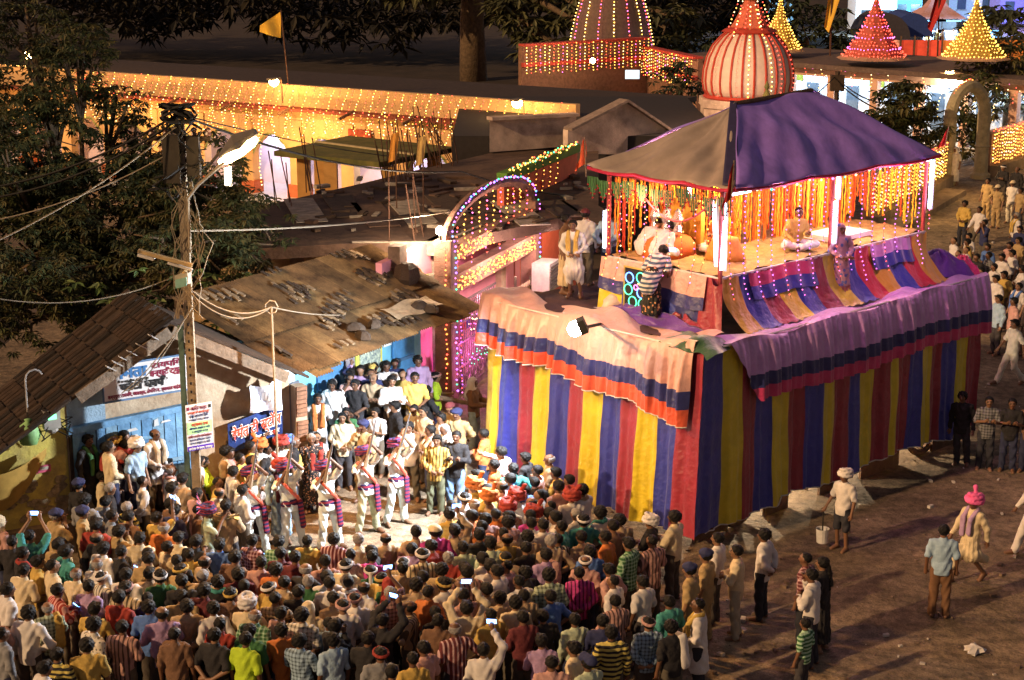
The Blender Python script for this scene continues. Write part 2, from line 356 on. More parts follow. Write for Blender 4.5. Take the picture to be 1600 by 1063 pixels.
text('चौक, जगदलपुर', .12, m_wht, ban, bo + bu * BWD * .45 + bvv * .08 + WN * .095, bu, bvv, bold=.003, width=BWD * .48)
# white cloth flag hung on the wall with a pale hand print
cf = thing('white_cloth', 'limp white cloth with a pale emblem hung over the tea banner', 'cloth', wallpx(415, 640, .3))
b = MB(); c00 = wallpx(390, 645, .35); c10 = wallpx(441, 640, .35); c11 = wallpx(441, 585, .35); c01 = wallpx(391, 604, .35)
b.grid(lambda u, v: c00.lerp(c10, u).lerp(c01.lerp(c11, u), v) + WN * .05 * math.sin(9 * u + 4 * v) - UP * .10 * math.sin(math.pi * u) * v, 12, 10); b.build('cloth', mat('flag_white', (.62, .64, .74), rough=.7, var=.12, scale=4), cf, solid=.006)
b = MB()
for k in range(4): b.grid(lambda u, v, k=k: c00.lerp(c10, .36 + .09 * k + .06 * u).lerp(c01.lerp(c11, .36 + .09 * k + .06 * u), .42 + .36 * v - .03 * abs(k - 1)) + WN * (.05 * math.sin(9 * (.36 + .09 * k + .06 * u) + 4 * (.42 + .36 * v)) + .012) - UP * .10 * math.sin(math.pi * (.36 + .09 * k)) * (.42 + .36 * v), 2, 4)
b.build('emblem', mat('emblem_pale', (.78, .78, .82), var=.1), cf)
# small posters on the yellow wall
def poster(x0, y0, x1, y1, label, cols, outline=.03):
    o0 = wallpx(x0, y1, .06); o1 = wallpx(x1, y1, .06); w = (o1 - o0).length; h = wallpx(x0, y0, .06).z - o0.z
    t = thing('wall_poster', label, 'poster', o0)
    b = MB(); b.box(o0 + WD * w / 2 + UP * h / 2 - WN * .02, (w, .012, h), WD, -WN); b.build('sheet', cols[0], t)
    b = MB(); b.box(o0 + WD * w * .5 + UP * h * .58 - WN * .012, (w * .62, .004, h * .42), WD, -WN); b.build('picture', cols[1], t)
    return t, o0, w, h
m_pk = mat('poster_pink', (.66, .12, .2), var=.2); m_gry = mat('poster_grey', (.35, .34, .33), var=.4, scale=20); m_blp = mat('poster_black', (.018, .016, .02), var=.3); m_cr = mat('poster_cream', (.55, .5, .4), var=.3)
poster(7, 742, 32, 774, 'black framed notice pasted low on the yellow wall', (m_blp, m_gry))
poster(41, 731, 59, 744, 'pink and white handbill pasted on the yellow wall, nearer the dark notice', (m_pk, m_cr))
poster(60, 729, 80, 740, 'pink and white handbill pasted on the yellow wall, nearer the blue door', (m_pk, m_cr))
b = MB()
for i in range(26):
    s = rnd.uniform(-.9, .75); z = rnd.uniform(.75, 1.5); n = rnd.randint(5, 8)
    b.prism([wall(s + rnd.uniform(.6, 1) * .16 * math.cos(6.283 * j / n), z + rnd.uniform(.6, 1) * .11 * math.sin(6.283 * j / n), .024) for j in range(n)], WN * (.004 + .0004 * i))
b.build('torn_posters', [mat('torn_paper_tan', (.34, .26, .16), var=.6, scale=12, col2=(.12, .09, .05))], house)
# yellow awning cloth under the left eave
aw = thing('yellow_awning', 'sagging ochre cloth awning tied under the left eave', 'awning', wall(-.6, 1.9, .4))
b = MB(); b.grid(lambda u, v: wall(-1.6 + 2.0 * u, 2.15 - .25 * math.sin(math.pi * u) - .75 * v * math.sin(math.pi * (u * .9 + .05)), .25 + .35 * math.sin(math.pi * u) * (1 - .4 * v)), 16, 8); b.build('cloth', mat('awning_ochre', (.40, .24, .05), rough=.85, var=.35, scale=3), aw, smooth=True)
# green sack and meter hanging on the corner
gp = wallpx(45, 672, .3); t = thing('green_sack', 'pale green tied sack hanging on the yellow wall corner', 'sack', gp)
b = MB(); b.lathe(gp, [(.02, -.30), (.16, -.25), (.21, -.08), (.15, .08), (.05, .16), (.07, .2), (.02, .22)], 12, fn=lambda a, z: 1 + .1 * math.sin(4 * a + z * 9)); b.build('bag', mat('sack_green', (.22, .42, .16), rough=.6), t, smooth=True)
b = MB(); b.tube([gp + UP * .18, gp + UP * .5 - WN * .1], .012, 5); b.build('cord', WIRE, t)
mp_ = wallpx(80, 655, .35); t = thing('electric_meter', 'grey electric meter box with a green lit display under the eave', 'meter', mp_)
b = MB(); b.box(mp_, (.30, .16, .34), WD, -WN); b.lathe(mp_ - UP * .22, [(.06, -.04), (.11, 0), (.12, .05)], 10); b.build('casing', mat('meter_grey', (.38, .36, .32), rough=.5), t)
b = MB(); b.box(mp_ + WN * .085 + UP * .06, (.15, .012, .09), WD, -WN); b.build('display', glow('display_green', (.15, 1, .35), 1.6), t)
b = MB()
for k in range(6): b.tube([mp_ + Vector((rnd.uniform(-.2, .2), rnd.uniform(-.1, .1), rnd.uniform(-.1, .2) - j * .12 * rnd.uniform(.5, 1))) + WD * .25 * math.sin(j + k) for j in range(5)], .012, 5)
b.build('cables', WIRE, t)
b = MB(); b.tube([wall(.1, 3.3 + .2, .3) + UP * (-.6 + .6 * min(1, j / 4)) + (WD * .16 * (1 - math.cos(max(0, j - 4) * .55)) + UP * .17 * math.sin(max(0, j - 4) * .55)) for j in range(10)], .018, 6)
tag(b.build('bent_pipe', mat('pipe_grey', (.3, .27, .25)), origin=wall(.1, 3.0)), 'bent grey pipe standing up from the left roof slope', 'pipe')

# ------------------------------------------------------------------ shop with the tin roof
E0 = Vector((-4.17, 32.25, 2.9)); ED = Vector((.544, .839, 0)); EB = Vector((-.839, .544, 0)); EL = 5.75
def tin(u, d, lift=0.0): return E0 + ED * u + EB * d + UP * (.34 * d + lift)
m_tin = [mat('tin_sheet_%d' % i, c, rough=.65, var=.55, scale=2.5, bump=.25, metal=.1, col2=c2) for i, (c, c2) in enumerate([((.17, .10, .045), (.05, .028, .015)), ((.13, .078, .036), (.04, .024, .013)), ((.20, .125, .055), (.07, .04, .018))])]
shop = thing('tin_roofed_shop', 'blue walled shop under a rusty tin roof loaded with tiles', 'shop', E0 - UP * 2.9 + ED * 2.8)
def tinsheet(u0, u1, d0, d1, lift, m):
    b = MB(); n = max(8, int((u1 - u0) / .038))
    b.grid(lambda u, v: tin(u0 + (u1 - u0) * u, d0 + (d1 - d0) * v, lift + .02 * (1 if int(round(u * n)) % 2 else -1)), n, 2); return b.build('tin_sheet', m, shop)
u = -.25; k = 0
while u < EL + .2:
    w = rnd.uniform(.62, .8); j = rnd.uniform(-.07, .07)
    tinsheet(u, u + w, -.12 + j, 1.25, .012 + .006 * (k % 2), m_tin[k % 3]); tinsheet(u, u + w, 1.15, 3.15, .05 + .006 * (k % 2), m_tin[(k + 1) % 3]); u += w - .06; k += 1
for (u0, d0) in ((.15, -.3), (.55, -.18)): tinsheet(u0, u0 + .55, d0, .5, -.03 - u0 * .02, m_tin[2])
tms = []
for c in ((.05, .033, .022), (.11, .07, .04), (.24, .165, .095)):
    b = MB(); b.box((0, 0, 0), (.20, .085, .03)); me = b.mesh('tile'); me.materials.append(mat('slab_tile_%d' % int(c[0] * 100), c, rough=.95, var=.4, scale=9, bump=.4)); tms.append(me)
cnt = 0
for row in range(26):
    for cc in range(26):
        d = .18 + row * .115; u = .1 + cc * .215 + (row % 2) * .05
        clump = noise2(u * 1.5 + 2, d * 2.4)
        if cnt >= 296 or u > EL - .1 or clump < .30 + .2 * rnd.random() : continue
        o = bpy.data.objects.new('tile', tms[rnd.choices([0, 1, 2], [5, 3, 4])[0]]); COL.objects.link(o); o.parent = shop
        sl = (EB + UP * .34).normalized(); M = Matrix((sl, ED * -1, sl.cross(ED * -1))).transposed()
        o.rotation_euler = (M @ Matrix.Rotation(rnd.uniform(-.25, .25), 3, 'Z')).to_euler(); o.location = tin(u, d, .085 + rnd.uniform(0, .03)) - wloc(shop); cnt += 1
m_rock = mat('roof_stone', (.06, .042, .03), rough=.95, var=.4, bump=.6, bscale=12)
for (px, py) in ((585, 512), (555, 517), (655, 482), (672, 488), (568, 530)):
    q = hit(px, py, E0 + UP * .1, (EB * -.34 + UP).normalized()); b = MB()
    b.lathe(q, [(.08, -.02), (.18, .02), (.17, .10), (.09, .17), (.02, .18)], 7, fn=lambda a, z: 1 + .25 * math.sin(2 * a + q.x * 9) + .12 * math.sin(5 * a)); 
    tag(b.build('roof_stone', m_rock, origin=q), 'dark stone weighing down the rusty tin roof', 'stone', 'stones lying on the tin roof')
b = MB(); b.grid(lambda u_, v: tin(3.6 + 1.7 * u_, .28 + .5 * v, .14 + .04 * math.sin(9 * u_ + 3 * v)), 12, 4); tag(b.build('sacking', mat('sacking_tan', (.40, .30, .19), rough=.95, var=.4), origin=tin(4.4, .5)), 'torn tan sacking spread near the tin roof eave', 'sacking')
b = MB(); b.box(E0 + ED * EL / 2 + EB * 3.1 + UP * .98, (EL + .3, .16, .2), ED, EB); b.build('ridge_cap', m_woodd, shop)
b = MB(); b.lathe(tin(EL - .15, 1.5, .1), [(.2, -.1), (.3, .05), (.26, .28), (.12, .38), (.02, .4)], 9, fn=lambda a, z: 1 + .2 * math.sin(3 * a)); b.build('tarpaulin_bundle', mat('tarp_dark', (.05, .03, .022), rough=.9, bump=.5), shop)
# walls under the eave
m_cyan = mat('wall_sky_blue', (.16, .46, .66), rough=.8, var=.2, scale=3); m_dblue = mat('door_blue', (.06, .17, .33), rough=.6, var=.3, scale=6); m_ylw = mat('frame_yellow', (.62, .58, .10), var=.2)
def sw(u, z, d=1.35): return Vector((E0.x, E0.y, 0)) + ED * u + EB * d + UP * z
b = MB(); b.box(sw(2.8, 1.6, 1.45), (6.2, .16, 3.4), ED, EB); b.build('wall', m_cyan, shop)
b = MB(); b.box(sw(3.0, .22, .85), (5.6, 1.2, .44), ED, EB); b.build('porch_step', m_plinth, shop)
def leaf(u0, u1, z0, z1, m, d=1.34, name='door', parent=None):
    b = MB(); b.box(sw((u0 + u1) / 2, (z0 + z1) / 2, d), (u1 - u0, .05, z1 - z0), ED, EB); return b.build(name, m, parent or shop)
dd = leaf(2.1, 3.0, .44, 2.75, m_dblue); leaf(2.1, 3.0, 1.5, 1.56, m_cyan, 1.30, 'rail', dd)
leaf(3.02, 3.35, .44, 2.8, mat('curtain_grey', (.20, .18, .2), var=.3), 1.32, 'shutter')
dd = leaf(4.75, 5.55, .44, 2.85, mat('door_bright_blue', (.07, .26, .55), var=.25), 1.32)
for z in (1.0, 1.75, 2.4): leaf(4.78, 5.52, z, z + .07, m_dblue, 1.285, 'rail', dd)
wf = leaf(3.42, 4.35, 1.55, 2.8, m_ylw, 1.33, 'window_frame')
leaf(3.52, 4.25, 1.66, 2.7, mat('poster_print', (.35, .4, .3), var=.8, scale=14, col2=(.05, .08, .12)), 1.295, 'picture', wf)
leaf(3.42, 4.3, .95, 1.5, mat('counter_glass', (.15, .2, .22), rough=.2, var=.4), 1.3, 'counter')
pf = leaf(4.42, 4.7, 2.2, 2.75, mat('ink_white2', (.7, .72, .72), var=0), 1.33, 'picture_frame'); leaf(4.46, 4.66, 2.27, 2.68, m_navy, 1.296, 'picture', pf)
mm = leaf(.7, 1.35, 2.0, 2.7, mat('map_white', (.6, .66, .66), var=.3, scale=9, col2=(.3, .45, .5)), 1.33, 'wall_map')
# grey metal shutters and brick pillar at the near end
for (u0, u1) in ((-.55, -.12), (-.1, .34)):
    b = MB(); b.box(sw((u0 + u1) / 2, 1.3, .35), (u1 - u0, .05, 2.5), ED, EB); so_ = b.build('shutter', mat('shutter_grey', (.11, .11, .13), rough=.5, var=.3), shop)
    b = MB(); b.box(sw((u0 + u1) / 2, 1.25, .315), (u1 - u0, .03, .06), ED, EB); b.build('rail', mat('shutter_grey', (.1, .1, .12)), so_)
pil = thing('brick_pillar', 'crumbling plastered brick pillar between the two shops', 'pillar', wall(5.45, 0, .1))
b = MB()
b.box(wall(5.45, 1.3, .12), (.24, .24, 2.6), WD, -WN); b.build('plaster_core', m_cream, pil)
bm_ = MB(); bm_.box((0, 0, 0), (.22, .06, .075)); bme = bm_.mesh('brick'); bme.materials.append(mat('old_brick', (.24, .12, .07), rough=.95, var=.5, scale=9, bump=.5))
for i in range(17):
    if i in (3, 9): continue
    o = bpy.data.objects.new('brick', bme); COL.objects.link(o); o.parent = pil; o.location = wall(5.45 + rnd.uniform(-.012, .012), 1.15 + i * .088, .255 + rnd.uniform(-.01, .015)) - wloc(pil); o.rotation_euler = (0, 0, R(30))
# pale flood of light inside the shop front comes from its own tube
def tube_lamp(a, b_, col, s, label, parent=None, r=.022, samp=True):
    mb = MB(); mb.tube([a, b_], r, 8)
    m = glow('tube_%d_%d_%d' % tuple(int(c * 99) for c in col) + '_%d' % s, col, s, samp)
    if parent: return mb.build('tube_light', m, parent)
    t = thing('tube_light', label, 'light', a); mb.build('tube', m, t)
    d = (Vector(b_) - Vector(a)); c = (Vector(a) + Vector(b_)) / 2
    b2 = MB(); b2.box(c + UP * .05, (d.length + .06, .05, .04), d.normalized()) if abs(d.normalized().z) < .9 else b2.box(c + Vector((.05, .03, 0)), (.05, .04, d.length + .06), (1, 0, 0)); b2.build('fitting', mat('fitting_white', (.7, .7, .7)), t)
    return t
tube_lamp(sw(1.2, 2.78, 1.18), sw(2.4, 2.78, 1.18), (.55, .85, 1), 14, 'cool white tube light under the tin eave of the blue shop')
# ------------------------------------------------------------------ festival chariot
CF = P(1100, 550, 3.85); CF = Vector((CF.x, CF.y, 0)); E1 = Vector((.69, -.724, 0)); E2 = Vector((.724, .69, 0)); DZ = 3.85
def ch(a, b, z): return CF - E1 * a + E2 * b + UP * z
rath = thing('festival_chariot', 'huge wooden festival chariot wrapped in yellow, blue and maroon striped cloth', 'chariot', ch(2.8, 4.6, 0))
sY = satin('satin_yellow', (.62, .48, .02)); sB = satin('satin_blue', (.025, .035, .30)); sM = satin('satin_maroon', (.28, .018, .04)); sG = satin('satin_green', (.03, .09, .04))
sL = satin('satin_lilac', (.58, .30, .66)); sN = satin('satin_navy', (.02, .025, .15)); sP = satin('satin_magenta', (.58, .04, .16)); sS = satin('satin_salmon', (.62, .34, .30)); sO = satin('satin_vermilion', (.62, .09, .04)); sR = satin('satin_red', (.50, .01, .03)); sGo = satin('satin_gold', (.58, .33, .02)); sV = satin('satin_violet', (.10, .03, .26))
m_trim = mat('piping_white', (.6, .58, .55))
m_beam = mat('chariot_timber', (.13, .075, .045), rough=.85, var=.45, scale=5, bump=.4)
b = MB(); b.box(ch(2.85, 4.7, 3.74), (5.6, 9.3, .16), E1, E2); b.build('deck', m_beam, rath)
b = MB(); b.grid(lambda u, v: ch(.25 + 5.2 * u, .25 + 9 * v, 3.845 + .03 * abs(noise2(u * 20, v * 30))), 40, 60); b.build('deck_cover', mat('deck_cloth', (.10, .055, .05), rough=.9, var=.7, scale=1.5, bump=.4, col2=(.03, .02, .05)), rath, smooth=True)
for (a0, b0, a1, b1, z) in ((.4, .2, .4, 9.2, .55), (5.2, .2, 5.2, 9.2, .55), (.2, .6, 5.5, .6, .75), (.2, 8.6, 5.5, 8.6, .75), (.2, 4.6, 5.5, 4.6, .75)):
    q = MB(); q.bar(ch(a0, b0, z), ch(a1, b1, z), .26, .26); q.build('beam', m_beam, rath)
for a in (.45, 2.8, 5.2):
    for bb in (.5, 3.2, 6.2, 9.0):
        q = MB(); q.bar(ch(a, bb, .3), ch(a, bb, 3.66), .2, .2); q.build('post', m_beam, rath)
for (a, bb) in ((.3, 1.5), (.3, 7.9), (5.3, 1.5), (5.3, 7.9)):
    q = MB(); c = ch(a, bb, .62); ax = E1
    ring = [(c + (E2 * math.cos(6.283 * k / 20) + UP * math.sin(6.283 * k / 20)) * .56) for k in range(21)]
    q.tube(ring, .075, 6, cap=False); q.tube([c - ax * .22, c + ax * .22], .13, 10)
    wh = q.build('wheel', mat('wheel_wood', (.15, .085, .05), rough=.9, var=.4, bump=.4), rath)
    for k in range(8):
        d = E2 * math.cos(6.283 * k / 8) + UP * math.sin(6.283 * k / 8); q = MB(); q.bar(c + d * .1, c + d * .52, .07, .07, up=ax); q.build('spoke', m_beam, wh)
# hanging skirt
def hangwave(t): return .05 * math.sin(t * 5.1) + .03 * math.sin(t * 13.7 + 1) + .018 * math.sin(t * 31 + 2)
skl = thing_part = MB(); skl.bar(ch(5.72, -.04, DZ - .05), ch(0, -.04, DZ - .05), .05, .05); SKL = skl.build('skirt', m_trim, rath)
skr = MB(); skr.bar(ch(-.03, 0, DZ - .05), ch(-.03, 9.35, DZ - .05), .05, .05); SKR = skr.build('skirt', m_trim, rath)
N1 = 12; seq = [sY, sB, sM]
edges = [5.72 * (1 - k / N1) for k in range(N1 + 1)]
for k in range(N1):
    a0, a1 = edges[k], edges[k + 1]
    def fl(u, v, a0=a0, a1=a1):
        a = a0 + (a1 - a0) * u; z = DZ + (.30 - DZ) * v + .03 * math.sin(a * 4) * v
        cw_ = max(0, 1 - a / .5); return ch(a - cw_ * (.06 + .10 * v + hangwave(3) * (.25 + .9 * v)), -.06 - .22 * v - hangwave(a) * (.25 + 1.0 * v) - .012 * math.sin(v * 17 + a * 7), z)
    q = MB(); q.grid(fl, 10, 22); q.build('cloth_stripe', seq[k % 3], SKL, smooth=True)
order = 'BYMBYMBYMBYMYMBYMBYM'; cm = {'B': sB, 'Y': sY, 'M': sM}; ws = [.5] * 9 + [.46] * 3 + [.28] + [.45] * 7; tot = sum(ws); x = 0
for k, cset in enumerate(order):
    b0, b1 = x, x + ws[k] * 9.35 / tot; x = b1
    def fr(u, v, b0=b0, b1=b1):
        bb = b0 + (b1 - b0) * u; hem = .36 + .18 * abs(math.sin(bb * .75)) ** .7 * (1 if bb > 2.2 else .2); z = DZ + (hem - DZ) * v
        return ch(-.06 - .10 * v - hangwave(bb + 3) * (.25 + .9 * v) - .012 * math.sin(v * 15 + bb * 6) - .05 * math.sin(v * 3) * math.sin(bb * 2.2) * min(1, bb), bb * (1 - .012 * v) - max(0, 1 - bb / .5) * (.06 + .22 * v + hangwave(0) * (.25 + v)), z)
    q = MB(); q.grid(fr, 10, 22); q.build('cloth_stripe', cm[cset], SKR, smooth=True)
q = MB(); q.tube([ch(-.16 - hangwave(bb + 3) * 1.1 - .0, bb * .988, .355 + .18 * abs(math.sin(bb * .75)) ** .7 * (1 if bb > 2.2 else .2)) for bb in [9.35 * i / 120 for i in range(121)]], .014, 4); q.build('hem', m_trim, SKR)
# valances
def vallen(a): t = max(0, 1 - a / 5.72); return 1.0 + .5 * t ** 1.3 + .06 * math.sin(a * 3)
bands = [(0, .35, sS, 'upper'), (.35, .71, sS, 'mid'), (.71, .86, sN, 'band'), (.86, 1.0, sO, 'edge')]
vq = MB(); vq.tube([ch(a, -.15, DZ + .05) for a in (5.8, 3, .1)], .02, 5); VL = vq.build('valance', m_trim, rath)
for (t0, t1, m, nm) in bands:
    def fv(u, v, t0=t0, t1=t1):
        a = 5.85 - 5.75 * u; t = t0 + (t1 - t0) * v; L = vallen(a) + .85
        s = t * L; fold = hangwave(a * 1.6 + 1) + .03 * math.sin(a * 23 + t * 4) * (.4 + t)
        if s < .85: bb = .70 - s; z = DZ + .10 + .10 * math.sin(a * 2.3 + 1) + .05 * math.sin(s * 8 + a * 5) * (1 - s)
        else: bb = -.15 - .22 * (1 - math.exp(-(s - .85) * 2)) - fold * 1.3 * min(1, (s - .7)); z = DZ + .08 + .10 * math.sin(a * 2.3 + 1) * max(0, 1 - (s - .85) * 2) - (s - .85) * .98
        return ch(a, bb, z)
    q = MB(); q.grid(fv, 150, 14 if t1 - t0 > .25 else 8); q.build('valance_band', m, VL, smooth=True)
q = MB(); q.tube([ch(5.85 - 5.75 * i / 150, -.37 - 1.3 * (hangwave((5.85 - 5.75 * i / 150) * 1.6 + 1) + .04 * math.sin((5.85 - 5.75 * i / 150) * 23 + 4)) * .9, DZ + .08 - vallen(5.85 - 5.75 * i / 150) * .985) for i in range(151)], .012, 4); q.build('hem', m_trim, VL)
vq = MB(); vq.tube([ch(-.1, bb, DZ + .04) for bb in (.4, 4, 9.4)], .02, 5); VR = vq.build('valance', m_trim, rath)
for (t0, t1, m) in [(0, .27, sL), (.27, .69, sL), (.69, .85, sN), (.85, 1.0, sP)]:
    def fv(u, v, t0=t0, t1=t1):
        t = t0 + (t1 - t0) * v; bb = .30 + 9.15 * u; L = 1.22 - .05 * math.sin(bb * 1.1); bb += 1.05 * t * (1 - u) ** 5
        s = t * (L + .45); fold = .045 * math.sin(bb * 15 + .8 * math.sin(bb * 3)) * min(1, max(0, s - .3)) + .02 * math.sin(bb * 37) * min(1, s) + .03 * math.sin(bb * 4.2)
        if s < .45: a = .30 - s; z = DZ + .06 + .04 * math.sin(bb * 2.1) + .03 * math.sin(s * 9 + bb * 3)
        else: a = -.15 - .16 * (1 - math.exp(-(s - .45) * 2.5)) - fold; z = DZ + .05 + .04 * math.sin(bb * 2.1) * max(0, 1 - (s - .45) * 2) - (s - .45)
        return ch(a, bb, z)
    q = MB(); q.grid(fv, 260, 14 if t1 - t0 > .3 else 7); q.build('valance_band', m, VR, smooth=True)
q = MB(); q.grid(lambda u, v: ch(-.25 + 1.2 * u - .1 * math.sin(5 * v), -.22 + .8 * v + .06 * math.sin(9 * u), DZ + .10 + .14 * math.sin(math.pi * u) * math.sin(math.pi * v) + .03 * math.sin(14 * u + 5 * v) - .45 * max(0, .22 - u) - .4 * max(0, .2 - v)), 18, 16); q.build('corner_cloth', sG, rath, smooth=True)
# heaps of cloth on the deck
def heap(name, label, c, r1, r2, h, m, seed):
    q = MB(); rr = random.Random(seed); ph = [rr.uniform(0, 6) for _ in range(4)]
    def fn(u, v):
        th = 2 * math.pi * u; r = v; return Vector(c) + E1 * r1 * r * math.cos(th) * (1 + .2 * math.sin(3 * th + ph[0])) + E2 * r2 * r * math.sin(th) * (1 + .15 * math.sin(4 * th + ph[1])) + UP * (h * (1 - r ** 2) * (1 + .25 * math.sin(5 * th + ph[2] + r * 6)) + .03 * math.sin(17 * r + 3 * th))
    q.grid(fn, 28, 9); return tag(q.build(name, m, smooth=True, origin=c), label, 'cloth')
heap('cloth_heap', 'crumpled dark violet cloth heap along the chariot deck behind the floodlight', ch(2.3, .9, DZ + .03), 1.5, .32, .22, sV, 1)
heap('cloth_heap', 'bundle of violet and blue cloth at the far right corner of the chariot', ch(.85, 9.0, DZ + .03), .8, .5, .42, sV, 2)
heap('cloth_heap', 'small magenta cloth bundle beside the violet bundle at the chariot end', ch(.45, 9.35, DZ + .06), .4, .22, .3, sP, 3)
heap('cloth_heap', 'maroon cloth trailing from the pavilion corner onto the deck', ch(1.5, 1.1, DZ + .03), .75, .3, .2, sM, 4)
for (px, py, w, m, lab) in ((963, 476, .42, mat('sack_pale', (.62, .48, .40), var=.3), 'pale lumpy sack on the deck, leftmost of three'), (992, 484, .36, mat('sack_pink', (.45, .12, .16), var=.3), 'red cloth bag on the deck between two paler bags'), (1011, 490, .26, mat('sack_blue', (.22, .25, .42), rough=.3, var=.3), 'small bluish plastic bag beside the polka dot skirt')):
    c = P(px, py + 8, DZ + .02); q = MB(); q.lathe(c, [(w * .5, 0), (w * .75, .06), (w * .7, .2), (w * .4, .32), (.05, .36)], 12, fn=lambda a, z: 1 + .2 * math.sin(3 * a + w * 20) + .1 * math.sin(7 * a + z * 20)); tag(q.build('cloth_sack', m, smooth=True, origin=c), lab, 'sack')
# upper table of the pavilion
TZ = 4.92; A0, A1, B0, B1 = .7, 3.6, 1.25, 8.15
q = MB(); q.box(ch((A0 + A1) / 2, (B0 + B1) / 2, TZ - .06), (A1 - A0, B1 - B0, .1), E1, E2); q.build('platform', m_beam, rath)
q = MB(); q.grid(lambda u, v: ch(A0 + (A1 - A0) * u, B0 + (B1 - B0) * v, TZ + .02 + .05 * abs(noise2(u * 9 + 1, v * 22)) + .02 * noise2(u * 31, v * 60)), 40, 80); q.build('platform_cover', mat('straw_gold', (.42, .28, .10), rough=.9, var=.4, scale=4, bump=.5), rath, smooth=True)
q = MB(); q.bar(ch(A0 - .02, B0, TZ), ch(A0 - .02, B1, TZ), .04, .05); TS = q.build('table_skirt', m_trim, rath)
ts = [sGo, sB, sM, sY, sB, sM, sY, sB, sR, sGo, sB, sR, sGo]; n = len(ts)
for k, m in enumerate(ts):
    def ft(u, v, k=k):
        bb = B0 + (B1 - B0) * (k + u) / n + .35 * v * v * .6; out = .42 * v ** 2.2 * 1.25; fold = .03 * math.sin(bb * 9) * v + .015 * math.sin(bb * 31 + v * 5)
        z = TZ - (TZ - DZ - .03) * v + (.05 * abs(math.sin(bb * 13)) if v > .97 else 0); return ch(A0 - .04 - out - fold, bb, z)
    q = MB(); q.grid(ft, 8, 18); q.build('cloth_stripe', m, TS, smooth=True)
for (b0, b1) in ((2.0, 4.1), (6.0, 7.5)):
    for (v0, v1, m) in ((0, .5, sP if b0 < 3 else sL), (.5, 1, sB)):
        q = MB(); q.grid(lambda u, v: ch(A0 - .085 - .10 * (v0 + (v1 - v0) * v) ** 2 - .02 * math.sin(u * 30), b0 + (b1 - b0) * u + .1 * (v0 + (v1 - v0) * v), TZ + .01 - .52 * (v0 + (v1 - v0) * v) - .03 * math.sin(u * 8)), 40, 5); q.build('overlay_cloth', m, TS, smooth=True)
q = MB(); q.bar(ch(A0, B0 - .02, TZ), ch(A1, B0 - .02, TZ), .04, .05); TL = q.build('table_skirt', m_trim, rath)
for (a0, a1, m) in ((3.7, 3.1, sY), (3.1, 2.4, sB), (2.4, 1.7, sB), (1.7, 1.1, sN), (1.1, .7, sM)):
    q = MB(); q.grid(lambda u, v: ch(a0 + (a1 - a0) * u, B0 - .05 - .12 * v - .03 * math.sin((a0 + (a1 - a0) * u) * 14) * v, TZ - (TZ - DZ) * v), 8, 10); q.build('cloth_stripe', m, TL, smooth=True)
for (v0, v1, m) in ((0, .62, sS), (.62, 1, sN)):
    q = MB(); q.grid(lambda u, v: ch(3.7 - 2.75 * u, B0 - .09 - .1 * (v0 + (v1 - v0) * v) - .02 * math.sin(u * 44), TZ + .01 - (.62 + .06 * math.sin(u * 9)) * (v0 + (v1 - v0) * v)), 40, 5); q.build('overlay_cloth', m, TL, smooth=True)
# corner drapes of maroon cloth
q = MB(); q.grid(lambda u, v: ch(A0 - .15 + .5 * u - .25 * v, B0 - .1 - .3 * v * (1 - u) - .1 * math.sin(6 * u), TZ - .05 - 1.1 * v - .06 * math.sin(9 * u)), 14, 12); q.build('corner_drape', sM, rath, smooth=True)
# posts and canopy
ZE = 6.62
CN = {'F': (.25, 1.05, 6.70), 'R': (.55, 8.35, 6.58), 'L': (4.05, 1.10, 6.70), 'B': (4.2, 8.35, 6.6)}
RG1, RG2 = (2.0, 3.15, 7.97), (2.2, 5.9, 8.02)
m_post = mat('post_red', (.30, .05, .05), var=.3)
for (a, bb) in ((A0, B0), (A0 + .02, 4.75), (A0 + .05, B1), (A1, B0), (A1, 4.75), (A1, B1)):
    q = MB(); q.tube([ch(a, bb, TZ - .3), ch(a, bb, 6.62)], .045, 8); q.build('canopy_post', m_post, rath)
for (p, q_) in (((A0, B0), (A0, B1)), ((A0, B0), (A1, B0)), ((A1, B0), (A1, B1)), ((A0, B1), (A1, B1))):
    q = MB(); q.tube([ch(*p, 6.6), ch(*q_, 6.6)], .035, 6); q.build('canopy_rail', m_post, rath)
cano = MB(); cano.tube([ch(*RG1), ch(*RG2)], .05, 6); CAN = cano.build('canopy', m_beam, rath)
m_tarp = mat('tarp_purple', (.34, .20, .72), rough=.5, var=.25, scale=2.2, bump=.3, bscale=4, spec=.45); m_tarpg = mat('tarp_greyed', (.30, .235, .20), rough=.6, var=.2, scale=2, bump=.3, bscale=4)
def slope(e0, e1, r0, r1, m, ph, nm='tarp'):
    e0, e1, r0, r1 = [ch(*t) for t in (e0, e1, r0, r1)]
    nrm = (e1 - e0).cross(r0 - e0).normalized()
    if nrm.z < 0: nrm = -nrm
    def fn(u, v):
        p = e0.lerp(e1, u).lerp(r0.lerp(r1, u), v); sag = (.05 if m is not m_tarp else -.04) * math.sin(math.pi * v) * (.6 + .4 * math.sin(math.pi * u))
        w = .05 * math.sin(u * 19 + 3 * v + ph) * math.sin(math.pi * min(1, v * 1.0 + .05)) + .03 * math.sin(u * 43 - 6 * v + ph) * (1 - v) + .035 * math.sin(u * 7 + v * 9 + ph)
        scal = -.05 * abs(math.sin(u * math.pi * 3)) * max(0, 1 - v * 6)
        return p - nrm * (sag - w) + UP * scal
    q = MB(); q.grid(fn, 70, 30); return q.build(nm, m, CAN, smooth=True, solid=.012)
slope(CN['F'], CN['R'], RG1, RG2, m_tarp, .3); slope(CN['L'], CN['F'], RG1, RG1, m_tarpg, 1.7); slope(CN['B'], CN['L'], RG2, RG1, m_tarp, 2.5); slope(CN['R'], CN['B'], RG2, RG2, m_tarp, 4)
